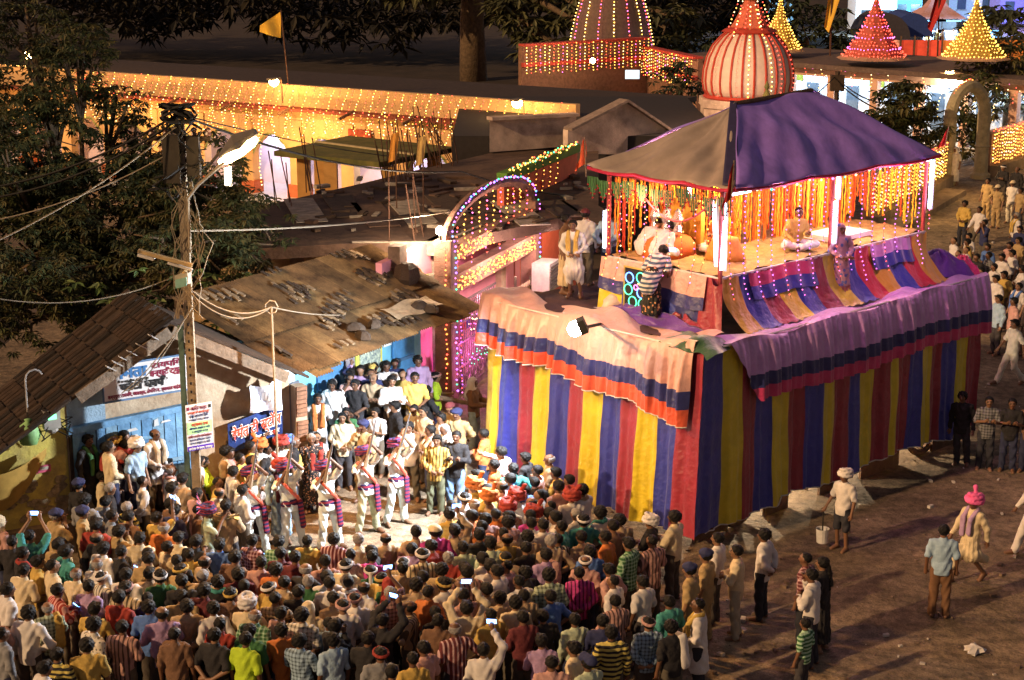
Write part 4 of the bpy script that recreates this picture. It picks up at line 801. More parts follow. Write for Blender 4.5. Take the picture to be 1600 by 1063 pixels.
# ------------------------------------------------------------------ orange temple building
TE0 = Vector((-30.0, 82.6, 0)); TEb = Vector((2.4, 61.8, 0)); TD = (TEb - Vector((-17.8, 74.2, 0))).normalized(); TE0 = Vector((-17.8, 74.2, 0)) - TD * 10; TN = Vector((TD.y, -TD.x, 0)); TLN = (TEb - TE0).length
def te(u, z, o=0.0): return TE0 + TD * u + TN * o + UP * z
tmp = thing('orange_temple', 'long low orange temple building with scalloped arches and a red ledge', 'temple', te(TLN / 2, 0))
m_or = mat('temple_orange', (.58, .36, .17), rough=.85, var=.2, scale=1.2, bump=.2, bscale=6)
q = MB(); q.box(te(TLN / 2, 4.32), (TLN, .3, .86), TD, TN); q.build('parapet', m_or, tmp)
q = MB(); q.box(te(TLN / 2, 3.84, .35), (TLN, .95, .12), TD, TN); q.build('ledge', mat('ledge_red', (.22, .05, .03), var=.4), tmp)
q = MB(); q.box(te(TLN / 2, 3.32), (TLN, .3, .92), TD, TN); q.build('frieze', m_or, tmp)
q = MB(); q.box(te(TLN / 2, 2.1, -2.4), (TLN, .2, 4.2), TD, TN); q.build('inner_wall', m_lav, tmp)
q = MB(); q.box(te(TLN / 2, .1, -.9), (TLN + 1, 4.4, .22), TD, TN); q.build('floor_slab', mat('temple_floor', (.42, .42, .45), rough=.3), tmp)
q = MB(); q.box(te(TLN / 2, 4.0, -5.5), (TLN, 9, .2), TD, TN); q.build('roof', mat('roof_dark', (.05, .032, .025), var=.5), tmp)
nb = 13; bw = TLN / nb; m_archr = mat('arch_trim', (.3, .32, .12))
for k in range(nb + 1):
    q = MB(); q.box(te(k * bw, 1.75), (.62, .42, 3.2), TD, TN); pi = q.build('pillar', m_or, tmp); q = MB(); q.box(te(k * bw, .42), (.84, .62, .6), TD, TN); q.build('pillar_foot', m_base, pi)
for k in range(nb):
    u0 = k * bw + .3; u1 = (k + 1) * bw - .3; n_ = 12; q = MB(); prof = []
    for j in range(n_ + 1):
        th = math.pi * j / n_; prof.append((u0 + (u1 - u0) * j / n_, 1.85 + .85 * math.sin(th) + .07 * abs(math.sin(th * 4))))
    for (a0, z0), (a1, z1) in zip(prof, prof[1:]):
        q.prism([te(a0, z0, .14), te(a1, z1, .14), te(a1, 2.86, .14), te(a0, 2.86, .14)], TN * -.28)
    q.build('arch_spandrel', m_or, tmp)
    q = MB(); q.tube([te(a, z, .15) for a, z in prof], .05, 4); q.build('arch_trim', m_archr, tmp)
for (u, z, w, h, m) in ((24, 2.95, 1.1, .5, mat('plaque_red', (.35, .06, .03), var=.4)), (27.2, 1.7, .7, .5, m_blp)):
    q = MB(); q.box(te(u, z, .24), (w, .05, h), TD, TN); q.build('plaque', m, tmp)
for k in range(9):
    u = 9 + k * 3.0; q = MB(); q.tube([te(u, 3.95, .6), te(u - .2, 3.7, 1.3)], .06, 6); q.build('rain_spout', mat('spout', (.15, .08, .05)), tmp)
cols = (['y', 'y', 'w'], ['r', 'r', 'o'])
k = 0; u = 8.5
while u < TLN - .2:
    c = cols[k % 2]; L = rnd.uniform(1.15, 1.5) if k % 2 else rnd.uniform(1.5, 2.2); o_ = .26
    pts = [te(u, 4.78, o_), te(u + .03, 4.0, .75), te(u + rnd.uniform(-.1, .1), 3.8, .9), te(u + rnd.uniform(-.15, .15), 3.8 - (L - .9) * .6, .86), te(u + rnd.uniform(-.1, .1), 3.8 - (L - .9), .86)]
    light_string(pts, .13, c, .025, 'string of yellow bulbs dropping from the orange temple parapet' if k % 2 == 0 else 'string of red bulbs dropping from the orange temple parapet', 'bulb strings on the orange temple', jit=.03)
    u += rnd.uniform(.28, .38); k += 1
for k in range(26):
    u = 9 + k * 1.0; pts = catenary(te(u, 3.72, .9), te(u + rnd.uniform(.7, 1.0), 3.72, .9), rnd.uniform(.7, 1.15), 14)
    light_string(pts, .11, ['y', 'w', 'o'], .022, 'loop of warm bulbs swagged below the red ledge of the temple', 'bulb loops on the orange temple')
for u in (19.5, 25.7): light_string([te(u + .05 * math.sin(j), 4.2 - 3.6 * j / 14, .95) for j in range(15)], .14, ['y', 'w'], .03, 'long bulb string reaching down a temple pillar', 'long bulb strings on temple pillars')
# lamps on its roof
def sodium(c, d, label, power, r=.20, reach=1.0, col=(1, .50, .13), s=45):
    t = thing('sodium_lamp', label, 'lamp', c); d = Vector(d).normalized(); q = MB()
    q.tube([c - d * .5 - UP * .9, c - d * .45 + UP * .05, c - d * .15 + UP * .05], .03, 6); q.build('bracket', m_rod, t)
    q = MB(); sd = d.cross(UP).normalized(); q.box(c + UP * .09, (.55, .3, .08), d, sd); q.build('hood', mat('lamp_hood', (.12, .1, .09)), t)
    q = MB(); q.lathe(c - UP * .02, [(.02, -r), (r * .8, -r * .6), (r, 0), (r * .8, r * .5), (.02, r * .6)], 10); q.build('lit_bulb', glow('sodium_%d' % s, (1, .62, .22), s), t)
    point_lamp(c + d * .25 - UP * (r + .12), col, power, .12)
lE1 = hit(428, 127, te(0, 0, 1.3), TN); lE2 = hit(808, 160, te(0, 0, 1.2), TN)
sodium(lE1, TN, 'glaring orange lamp by the yellow flag on the temple parapet', 60)
sodium(lE2, TN, 'glaring orange lamp near the right end of the temple parapet', 60)
point_lamp(te(6, 2.6, 2.4), (1, .5, .15), 150, .2); point_lamp(te(14, 2.6, 2.2), (1, .55, .18), 230, .2); point_lamp(te(22, 2.8, 2.4), (1, .55, .18), 280, .2)          # added lights without fixtures: bulb glow on the facade, warmth behind the tree
point_lamp(te(18, 2.3, -1.2), (.8, .8, 1), 110, .1); point_lamp(te(24.5, 2.3, -1.2), (.8, .8, 1), 120, .1); point_lamp(te(29, 2.3, -1.2), (1, .8, .6), 120, .1)
tube_lamp(te(17.4, 2.7, -2.2), te(18.6, 2.7, -2.2), (.75, .85, 1), 12, 'tube light inside the temple arcade behind the tree'); tube_lamp(te(24, 2.7, -2.2), te(25.2, 2.7, -2.2), (.75, .85, 1), 12, 'tube light inside the temple arcade left of the mossy porch')
lf = hit(47, 85, Vector((0, 78, 0)), (0, 1, 0)); sodium(lf, (.2, -1, 0), 'orange street lamp glaring through the tree at the far left', 520, r=.26)
# yellow flag
fp = hit(452, 130, te(0, 0, -.3), TN); t = thing('temple_flag', 'yellow triangular flag flying on a tall pole above the temple', 'flag', fp)
q = MB(); q.tube([fp - UP * .6, fp + Vector((-.25, 0, 2.9))], .03, 5); q.build('pole', m_rod, t)
q = MB(); tp = fp + Vector((-.25, 0, 2.85)); q.grid(lambda u, v: tp + Vector((-.85 * u - .05 * v, .12 * math.sin(6 * u + 2 * v), -.55 * u - 1.05 * v * (1 - .75 * u))), 10, 8); q.build('cloth', mat('flag_yellow', (.70, .42, .05), rough=.7, var=.1), t, smooth=True)
# ------------------------------------------------------------------ people : continuous bodies from blended volumes
def nets(F, o, h):
    s = F < 0; nx, ny, nz = F.shape; acc = np.zeros((nx-1, ny-1, nz-1, 3)); cnt = np.zeros((nx-1, ny-1, nz-1))
    cor = [(i, j, k) for i in (0, 1) for j in (0, 1) for k in (0, 1)]
    sub = lambda A, c: A[c[0]:nx-1+c[0], c[1]:ny-1+c[1], c[2]:nz-1+c[2]]
    for a in cor:
        for d in range(3):
            if a[d]: continue
            b = list(a); b[d] = 1; A = sub(F, a); B = sub(F, b); m = (sub(s, a) != sub(s, b))
            t = np.where(m, A / np.where(m, A - B, 1), 0)
            for q in range(3): acc[..., q] += np.where(m, a[q] + (t if q == d else 0), 0)
            cnt += m
    act = cnt > 0; idx = -np.ones(cnt.shape, int); n = int(act.sum()); idx[act] = np.arange(n)
    base = np.argwhere(act); V = (base + acc[act] / cnt[act][:, None]) * h + o
    faces = []
    for d in range(3):
        e1, e2 = [(1, 2), (2, 0), (0, 1)][d]
        sl0 = [slice(1, -1)] * 3; sl1 = [slice(1, -1)] * 3; sl0[d] = slice(0, -1); sl1[d] = slice(1, None)
        c = s[tuple(sl0)] != s[tuple(sl1)]; I = np.argwhere(c)
        off = np.array([1, 1, 1]); off[d] = 0; I = I + off
        if len(I) == 0: continue
        def cell(a, b):
            J = I.copy(); J[:, e1] -= a; J[:, e2] -= b; return idx[J[:, 0], J[:, 1], J[:, 2]]
        Q = np.stack([cell(1, 1), cell(0, 1), cell(0, 0), cell(1, 0)], 1)
        inside = s[I[:, 0], I[:, 1], I[:, 2]]
        Q[~inside] = Q[~inside][:, ::-1]; faces.append(Q)
    Fc = np.concatenate(faces); Fc = Fc[(Fc >= 0).all(1)]
    return V, Fc
class Vol:
    def __init__(s, lo, hi, h):
        s.o = np.array(lo, float); s.h = h; n = [int((b - a) / h) + 2 for a, b in zip(lo, hi)]
        g = np.meshgrid(*[np.arange(k) * h for k in n], indexing='ij'); s.X = [g[i] + s.o[i] for i in range(3)]; s.F = np.full(n, .12)
    def _sub(s, lo, hi):
        i0 = np.maximum(0, np.floor((np.array(lo) - s.o) / s.h).astype(int)); i1 = np.minimum(np.array(s.F.shape), np.ceil((np.array(hi) - s.o) / s.h).astype(int) + 1)
        return tuple(slice(a, max(a, b)) for a, b in zip(i0, i1))
    def un(s, sl, d, k):
        F = s.F[sl]
        if k > 0: hh = np.clip(.5 + .5 * (F - d) / k, 0, 1); s.F[sl] = F * (1 - hh) + d * hh - k * hh * (1 - hh)
        else: s.F[sl] = np.minimum(F, d)
    def cap(s, a, b, r0, r1, k=.03, sy=1.0):
        a = np.array(a, float); b = np.array(b, float); m = max(r0, r1) + .1; sl = s._sub(np.minimum(a, b) - m, np.maximum(a, b) + m)
        x, y, z = [q[sl] for q in s.X]; sc = np.array([1, 1 / sy, 1]); A = a * sc; B = b * sc; y = y / sy
        d = B - A; L = max(1e-9, d @ d); t = np.clip(((x - A[0]) * d[0] + (y - A[1]) * d[1] + (z - A[2]) * d[2]) / L, 0, 1)
        dist = np.sqrt((x - A[0] - t * d[0]) ** 2 + (y - A[1] - t * d[1]) ** 2 + (z - A[2] - t * d[2]) ** 2) - (r0 + (r1 - r0) * t)
        s.un(sl, dist * min(1, (1 + sy) / 2), k); return s
    def ell(s, c, r, k=.02, cut=None):
        c = np.array(c, float); r = np.array(r, float); sl = s._sub(c - r - .08, c + r + .08); x, y, z = [q[sl] for q in s.X]
        q = np.sqrt(((x - c[0]) / r[0]) ** 2 + ((y - c[1]) / r[1]) ** 2 + ((z - c[2]) / r[2]) ** 2); d = (q - 1) * r.min()
        if cut: d = np.maximum(d, cut(x, y, z))
        s.un(sl, d, k); return s
    def clip(s, fn): s.F = np.maximum(s.F, fn(*s.X)); return s
    def warp(s, fn): s.F = s.F + fn(*s.X); return s
    def out(s):
        s.F[0] = s.F[-1] = .1; s.F[:, 0] = s.F[:, -1] = .1; s.F[:, :, 0] = s.F[:, :, -1] = .1; return nets(s.F, s.o, s.h)
def mk(name, V, Fc, smooth=True):
    me = bpy.data.meshes.new(name); nv, nf = len(V), len(Fc)
    me.vertices.add(nv); me.vertices.foreach_set('co', np.asarray(V, np.float32).ravel()); me.loops.add(nf * 4); me.loops.foreach_set('vertex_index', np.asarray(Fc, np.int32).ravel())
    me.polygons.add(nf); me.polygons.foreach_set('loop_start', np.arange(nf, dtype=np.int32) * 4)
    me.polygons.foreach_set('use_smooth', np.ones(nf, bool)); me.update(calc_edges=True); me.validate(); return me
A_DOWN = ((.245, -.03, 1.12), (.255, .05, .87), (0, .15, -1)); A_CLASP = ((.26, .0, 1.12), (.07, .2, 1.0), (-.85, .2, -.3)); A_CROSS = ((.25, .08, 1.13), (-.05, .235, 1.17), (-1, -.05, .15))
A_BACK = ((.265, -.12, 1.13), (.06, -.2, .99), (-.85, 0, -.3)); A_UP = ((.27, .17, 1.56), (.10, .27, 1.79), (-.15, .1, 1)); A_POINT = ((.25, .24, 1.36), (.2, .47, 1.42), (0, 1, .1)); A_HIP = ((.39, -.05, 1.15), (.21, .03, 1.02), (-.6, .4, -.6))
A_PHONE = ((.25, .05, 1.13), (.07, .27, 1.2), (-.5, .5, .5)); A_FACE = ((.24, .13, 1.2), (.05, .13, 1.46), (-.1, .05, 1)); A_CARRY = ((.26, .06, 1.13), (.2, .3, 1.12), (-.3, .9, .1)); A_SWF = ((.25, .06, 1.13), (.24, .24, .93), (0, .5, -.9)); A_SWB = ((.25, -.12, 1.13), (.25, -.16, .88), (0, -.2, -1))
A_RIFR = ((.33, .12, 1.30), (.13, .17, 1.52), (-.4, .4, .8)); A_RIFL = ((.20, .30, 1.58), (-.03, .27, 1.86), (-.4, .1, .9)); A_BUG = ((.27, .14, 1.25), (.04, .27, 1.48), (-.5, .6, .5)); A_DIP = ((.26, .02, 1.12), (.30, .16, .90), (.1, .5, -.8))
POSES = {'down': (A_DOWN, A_DOWN), 'clasp': (A_CLASP, A_CLASP), 'cross': (A_CROSS, A_CROSS), 'back': (A_BACK, A_BACK), 'up': (A_UP, A_UP), 'one': (A_UP, A_DOWN), 'point': (A_POINT, A_DOWN), 'hip': (A_HIP, A_DOWN), 'phone': (A_PHONE, A_PHONE), 'face': (A_FACE, A_FACE), 'chin': (A_FACE, A_CROSS), 'carry': (A_CARRY, A_CARRY), 'walk': (A_SWF, A_SWB), 'rifle': (A_RIFR, A_RIFL), 'bugle': (A_BUG, A_BUG), 'dip': (A_DIP, A_DOWN), 'bend': (A_CARRY, A_PHONE), 'sit': (A_CLASP, A_PHONE), 'sitbow': (A_CARRY, A_CARRY)}
def xf(pose):
    """upper-body transform of the pose: lean about the hips, or seated drop"""
    if pose == 'bend': a, dz = R(50), 0
    elif pose == 'sitbow': a, dz = R(48), -.80
    elif pose == 'sit': a, dz = R(8), -.80
    elif pose == 'rifle': a, dz = R(-7), 0
    else: a, dz = 0, 0
    ca, sa = math.cos(a), math.sin(a)
    def f(p):
        x, y, z = p; z -= .95; y2 = y * ca + z * sa; z2 = -y * sa + z * ca; return (x, y2, z2 + .95 + dz)
    return f, a
def legs(pose):
    if pose == 'walk': return [((.09, 0, .9), (.1, .16, .5), (.1, .30, .10), (.1, .47, .05)), ((-.09, 0, .9), (-.1, -.02, .48), (-.1, -.32, .16), (-.1, -.22, .03))]
    if pose in ('sit', 'sitbow'): return [((.1, 0, .12), (.36, .24, .13), (-.02, .30, .07), (-.12, .34, .06)), ((-.1, 0, .12), (-.36, .24, .13), (.06, .38, .08), (.15, .42, .06))]
    if pose == 'rifle': return [((.09, 0, .9), (.15, .02, .5), (.2, -.03, .09), (.25, .12, .04)), ((-.09, 0, .9), (-.13, .05, .5), (-.17, .06, .09), (-.2, .22, .04))]
    return [((.09, 0, .9), (.105, .02, .5), (.115, -.03, .09), (.14, .11, .04)), ((-.09, 0, .9), (-.105, .01, .5), (-.12, -.02, .09), (-.145, .12, .04))]
HEADC = (0, .015, 1.585); CACHE = {}; HS = 1.0
def dims(pose): return ((-.55, -.55, -.02), (.55, 1.1, 2.12))
def arms(pose):
    r, l = POSES[pose]; return [[tuple(p) for p in r], [(-p[0], p[1], p[2]) for p in l]]
def body_mesh(pose):
    key = ('body', pose, HS)
    if key in CACHE: return CACHE[key]
    f, ang = xf(pose); v = Vol(*dims(pose), .0145 * HS); hc = np.array(f(HEADC)); rot = lambda d: np.array(f((d[0], d[1], d[2] + .95))) - np.array(f((0, 0, .95)))
    v.cap(f((0, 0, .97)), f((0, -.01, 1.28)), .105, .12, .03, .68); v.cap(f((-.15, -.01, 1.37)), f((.15, -.01, 1.37)), .05, .05, .04); v.cap(f((0, -.005, 1.38)), f((0, .01, 1.52)), .058, .052, .03)
    hh = lambda x, y, z: f((HEADC[0] + x, HEADC[1] + y, HEADC[2] + z))
    v.cap(hh(0, -.018, .022), hh(0, .015, .012), .083, .080, .01); v.cap(hh(0, .03, -.045), hh(0, .05, -.072), .055, .036, .03); v.cap(hh(0, .082, .012), hh(0, .108, -.022), .012, .018, .012); v.cap(hh(-.035, .077, .032), hh(.035, .077, .032), .018, .018, .015)
    for sx in (-1, 1): v.cap(hh(.083 * sx, -.01, .012), hh(.080 * sx, -.005, -.022), .017, .012, .008); v.cap(hh(.034 * sx, .07, -.02), hh(.036 * sx, .06, -.035), .024, .022, .015)
    tubes = []
    for sx, (e, w, d) in zip((1, -1), arms(pose)):
        sh = f((.185 * sx, -.01, 1.375)); e, w = f(e), f(w); dd = np.array((d[0] if sx > 0 else -d[0], d[1], d[2]), float); dd = rot(dd) if ang else dd; dd /= np.linalg.norm(dd)
        v.cap(sh, e, .046, .040, .02); v.cap(e, w, .040, .027, .015); p = np.array(w) + dd * .085; v.cap(w, p, .030, .036, .012)
        side = np.cross(dd, (0, 1, 0) if abs(dd[1]) < .8 else (0, 0, 1)); side /= np.linalg.norm(side); nrm = np.cross(side, dd)
        for q in range(4):
            b0 = p + side * (.024 - .016 * q) - dd * .02; L = (.075, .088, .08, .062)[q]
            tubes.append(([b0, b0 + dd * L * .55 + nrm * .008, b0 + dd * L * .8 + nrm * .03, b0 + dd * L * .82 + nrm * .05], [.0115, .0105, .0095, .008]))
        b0 = np.array(w) + dd * .03; tubes.append(([b0, b0 + side * .045 + dd * .03 + nrm * .01, b0 + side * .05 + dd * .07 + nrm * .03], [.014, .012, .009]))
    for hp_, kn, an, toe in legs(pose): v.cap(hp_, kn, .07, .048, .02); v.cap(kn, an, .048, .036, .02); v.cap(an, toe, .045, .036, .02); v.cap((an[0], an[1] - .05, an[2] - .04), toe, .036, .034, .02)
    V, Fc = v.out(); mb = MB()
    for pts, rs in tubes: mb.tube(pts, rs, 5)
    me = mk('body', V, Fc); bmv = np.array([p.co for p in me.vertices]); 
    fcs = [tuple(p.vertices) for p in me.polygons]; n0 = len(bmv); vs = [tuple(p) for p in bmv] + list(mb.v); fs = fcs + [tuple(i + n0 for i in fc) for fc in mb.f]
    me2 = bpy.data.meshes.new('body'); me2.from_pydata(vs, [], fs); me2.polygons.foreach_set('use_smooth', [True] * len(fs)); me2.update(); bpy.data.meshes.remove(me)
    iv = lambda c: np.array(c) - hc
    ca, sa = math.cos(-ang), math.sin(-ang)
    for p in me2.polygons:
        x, y, z = iv(p.center); y, z = y * ca + z * sa, -y * sa + z * ca
        if z < -.12 or y < .03 or abs(x) > .07: continue
        if (abs(abs(x) - .034) / .02) ** 2 + ((z - .006) / .012) ** 2 < 1: p.material_index = 1
        elif (abs(abs(x) - .036) / .026) ** 2 + ((z - .036) / .008) ** 2 < 1: p.material_index = 1
        elif (x / .028) ** 2 + ((z + .055) / .008) ** 2 < 1: p.material_index = 2
        elif (x / .034) ** 2 + ((z + .042) / .009) ** 2 < 1 and y > .07: p.material_index = 3
    CACHE[key] = me2; return me2
def folds(x, y, z): return .008 * np.sin(26 * z + 7 * np.sin(9 * x + 2) + 4 * y) + .005 * np.sin(38 * x + 11 * z) * np.sin(16 * z + 5 * y)
def shirt_mesh(pose, sleeve, hem):
    key = ('shirt', pose, sleeve, hem, HS)
    if key in CACHE: return CACHE[key]
    f, ang = xf(pose); v = Vol(*dims(pose), .017 * HS); seated = pose in ('sit', 'sitbow')
    v.cap(f((0, .0, .90 if hem > .7 else .95)), f((0, -.01, 1.27)), .158, .178, .03, .70); v.cap(f((-.135, -.012, 1.355)), f((.135, -.012, 1.355)), .078, .078, .05); v.cap(f((0, -.01, 1.38)), f((0, 0, 1.44)), .075, .066, .02)
    if hem < .75 and not seated: v.cap(f((0, 0, .98)), f((0, 0, hem - .1)), .16, .215, .05, .80)
    elif not seated: v.cap(f((0, 0, .98)), f((0, 0, hem - .12)), .165, .172, .05, .74)
    for sx, (e, w, d) in zip((1, -1), arms(pose)):
        sh = np.array(f((.175 * sx, -.01, 1.365))); e = np.array(f(e)); w = np.array(f(w)); v.cap(sh, sh + (e - sh) * (.86 if sleeve == 0 else 1.0), .074, .066, .035)
        if sleeve: v.cap(e, e + (w - e) * .93, .062, .047, .02)
    v.warp(folds)
    if not seated and pose != 'bend': v.clip(lambda x, y, z: np.where((np.abs(x) < .225) & (z < hem + .2), hem - z, -1))
    V, Fc = v.out(); me = mk('shirt', V, Fc); CACHE[key] = me; return me
def legs_mesh(kind, pose):
    pk = pose if pose in ('walk', 'sit', 'sitbow', 'rifle') else 'stand'; pk = 'sit' if pk == 'sitbow' else pk; key = ('legs', kind, pk, HS)
    if key in CACHE: return CACHE[key]
    v = Vol((-.55, -.5, -.02), (.55, .7, 1.15), .017 * HS); L = legs(pk)
    if kind in ('trousers', 'shorts', 'gaiters'):
        base = .1 if pk == 'sit' else .92; v.cap((0, 0, base), (0, 0, base + .1), .15, .15, .03, .72)
        for hp_, kn, an, toe in L:
            hp_, kn, an = map(np.array, (hp_, kn, an))
            if kind == 'gaiters': v.cap(kn + (an - kn) * .25, an, .075, .066, .02); continue
            v.cap(hp_, kn, .096, .080, .04)
            if kind == 'trousers': v.cap(kn, an + (kn - an) * .02, .078, .072, .03)
        if kind == 'gaiters': v.F = np.maximum(v.F, v.X[2] - .42)
    elif kind == 'lungi': v.cap((0, 0, 1.0), (0, .0, .22), .155, .205, .03, .78); v.clip(lambda x, y, z: .20 - z)
    elif kind == 'dhoti':
        v.cap((0, 0, 1.0), (0, 0, .62), .16, .20, .04, .8)
        for hp_, kn, an, toe in L: v.cap(np.array(kn) + (0, 0, .12), np.array(an) + (0, 0, .26), .125, .07, .06)
    v.warp(lambda x, y, z: folds(x, y, z) + (.010 * np.sin(14 * np.arctan2(y, x + .001)) if kind in ('lungi', 'dhoti') else 0))
    V, Fc = v.out(); me = mk(kind, V, Fc); CACHE[key] = me; return me
def head_mesh(kind):
    key = ('head', kind, HS)
    if key in CACHE: return CACHE[key]
    v = Vol((-.24, -.26, -.5 if kind in ('veil', 'braid', 'tail') else -.24), (.24, .26, .28), .012 * HS)
    wob = lambda k, a: (lambda x, y, z: a * np.sin(k * x + 2) * np.sin(k * y + 1) * np.sin(k * z))
    if kind in ('hair_a', 'hair_b', 'hair_c', 'braid', 'hair_d'):
        g = {'hair_a': .014, 'hair_b': .026, 'hair_c': .009, 'braid': .016, 'hair_d': .019}[kind]
        v.ell((0, -.012, .022), (.083 + g, .100 + g, .086 + g), 0)
        t = {'hair_c': .035, 'hair_b': -.03}.get(kind, -.012)
        v.clip(lambda x, y, z: -( -.80 * (y - .03) + .60 * (z - .03) - t)); v.clip(lambda x, y, z: -(z + .085 + .02 * np.sin(30 * x)))
        v.warp(wob(75, .009 if kind != 'hair_b' else .014)); v.warp(wob(140, .004))
        if kind == 'hair_d': v.cap((-.05, .07, .085), (.06, .085, .075), .03, .02, .02)
        if kind == 'braid': v.cap((0, -.12, -.04), (0, -.15, -.44), .035, .018, .02); v.warp(lambda x, y, z: .006 * np.sin(90 * z) * (z < -.1))
    elif kind == 'hair_rim':
        v.ell((0, -.012, .015), (.100, .117, .090), 0); v.clip(lambda x, y, z: z - .055 + .5 * np.maximum(0, y)); v.clip(lambda x, y, z: y - .02 - .2 * np.minimum(0, z)); v.clip(lambda x, y, z: -(z + .07)); v.warp(wob(80, .006))
    elif kind == 'headband':
        for i in range(26):
            a0, a1 = 2 * math.pi * i / 26, 2 * math.pi * (i + 1) / 26; q = lambda a: (.099 * math.cos(a), .116 * math.sin(a) - .012, .038 + .022 * math.sin(a)); v.ell(q(a0), (.02, .02, .026), .012); v.cap(q(a0), q(a1), .017, .017, .012)
        v.warp(wob(60, .006))
    elif kind == 'tail':
        for i in range(26):
            a0, a1 = 2 * math.pi * i / 26, 2 * math.pi * (i + 1) / 26; q = lambda a: (.108 * math.cos(a), .126 * math.sin(a) - .012, .035 + .022 * math.sin(a)); v.cap(q(a0), q(a1), .024, .024, .01)
        v.cap((.0, -.14, .01), (.01, -.17, -.42), .03, .045, .01); v.warp(wob(60, .008))
    elif kind in ('turban', 'big_turban'):
        k = 1.0 if kind == 'turban' else 1.12
        for j in range(4):
            r = (.118, .125, .112, .085)[j] * k; z = .02 + .036 * j * k
            for i in range(22):
                a0, a1 = 2 * math.pi * i / 22, 2 * math.pi * (i + 1) / 22; q = lambda a: (r * math.cos(a), r * 1.12 * math.sin(a) - .015, z + .024 * math.sin(a + j * 1.9)); v.cap(q(a0), q(a1), .032 * k, .032 * k, .008)
        v.ell((0, -.012, .05), (.1, .115, .1 * k), .02)
        if kind == 'big_turban': v.cap((.05, -.09, .16), (.10, -.12, .24), .03, .045, .02)
        v.warp(wob(55, .008))
    elif kind in ('cap', 'helmet'):
        v.ell((0, -.012, .03), (.106, .124, .105), 0); v.clip(lambda x, y, z: .028 - z - .1 * y)
        if kind == 'cap': v.ell((0, .14, .035), (.075, .085, .012), .01)
    elif kind == 'beret': v.ell((0.01, -.01, .065), (.118, .13, .06), 0); v.cap((0, -.01, .035), (0, -.01, .045), .10, .10, .01); v.cap((.06, .05, .07), (.10, .02, .05), .04, .04, .03)
    elif kind == 'boat_cap': v.cap((0, -.10, .06), (0, .09, .06), .085, .08, .01); v.cap((0, -.10, .12), (0, .08, .14), .02, .015, .07); v.clip(lambda x, y, z: .035 - z)
    elif kind == 'veil':
        v.ell((0, -.02, .02), (.108, .125, .118), 0); v.cap((0, -.05, -.05), (0, -.09, -.30), .105, .15, .05); v.clip(lambda x, y, z: -(.055 - y + .25 * np.maximum(0, z) - .0)); v.warp(wob(45, .008))
    elif kind == 'flowers':
        for i in range(22):
            a0 = 2 * math.pi * i / 22; v.ell((.112 * math.cos(a0), .13 * math.sin(a0) - .012, .045 + .03 * math.sin(a0) + .02 * math.sin(i * 2.6)), (.03, .03, .028), .005)
        v.warp(wob(110, .008))
    elif kind == 'plume':
        v.cap((0, -.01, .03), (0, -.01, .09), .118, .112, .01)
    V, Fc = v.out(); me = mk(kind, V, Fc); CACHE[key] = me; return me
def towel_mesh(kind):
    key = ('towel', kind, HS)
    if key in CACHE: return CACHE[key]
    v = Vol((-.35, -.3, .5), (.35, .35, 1.6), .016 * HS)
    if kind == 'scarf':
        n_ = 14
        for i in range(n_):
            a0, a1 = math.pi * (i / n_) + math.pi, math.pi * ((i + 1) / n_) + math.pi; q = lambda a: (.105 * math.cos(a), .095 * math.sin(a) + .02, 1.455 + .012 * math.sin(a)); v.cap(q(a0), q(a1), .034, .034, .01)
        for sx, L in ((1, .98), (-1, 1.04)): v.cap((.10 * sx, .05, 1.43), (.085 * sx, .155, 1.28), .04, .05, .02, .7); v.cap((.085 * sx, .158, 1.28), (.08 * sx, .168, L), .055, .06, .02, .45)
    elif kind == 'shoulder': v.cap((.13, .09, 1.40), (.15, -.10, 1.42), .06, .06, .03, .8); v.cap((.15, -.12, 1.40), (.14, -.18, 1.0), .07, .085, .02, .42); v.cap((.13, .11, 1.38), (.12, .165, 1.08), .065, .08, .02, .42)
    elif kind == 'sash':
        pts = [(.17, -.02, 1.435), (.13, .12, 1.36), (.04, .158, 1.22), (-.08, .15, 1.08), (-.16, .09, .98), (-.19, .02, .95)]; bp_ = [(.17, -.02, 1.435), (.12, -.14, 1.34), (.0, -.165, 1.18), (-.12, -.14, 1.04), (-.19, .02, .95)]
        for q in (pts, bp_):
            for a_, b_ in zip(q, q[1:]): v.cap(a_, b_, .036, .036, .012)
        v.cap((-.19, .02, .95), (-.235, .0, .62), .04, .035, .02)
    v.warp(lambda x, y, z: .006 * np.sin(60 * x + 5 * z) * np.sin(14 * z)); V, Fc = v.out(); me = mk(kind, V, Fc); CACHE[key] = me; return me
# cloth colours seen in the crowd
PAL = {'w': ('white', (.64, .59, .51)), 'c': ('cream', (.60, .49, .32)), 'k': ('black', (.022, .02, .022)), 'g': ('grey', (.20, .20, .21)), 'b': ('blue', (.08, .16, .42)), 'n': ('navy blue', (.025, .03, .09)), 'r': ('red', (.30, .04, .03)), 'm': ('maroon', (.12, .025, .03)), 'y': ('yellow', (.48, .32, .08)), 'o': ('orange', (.48, .15, .04)), 'p': ('pink', (.46, .26, .23)), 'l': ('lilac', (.36, .24, .40)), 't': ('turquoise', (.05, .24, .22)), 'G': ('green', (.04, .13, .05)), 'L': ('lime green', (.40, .56, .03)), 'B': ('brown', (.16, .085, .05)), 'K': ('khaki', (.36, .25, .12)), 'T': ('tan', (.40, .28, .17)), 'M': ('magenta', (.50, .05, .25)), 'e': ('pale green', (.40, .46, .33)), 'u': ('light blue', (.30, .42, .55))}
PATN = {'': '', 's': 'striped', 'h': 'banded', 'x': 'checked', 'd': 'dotted'}
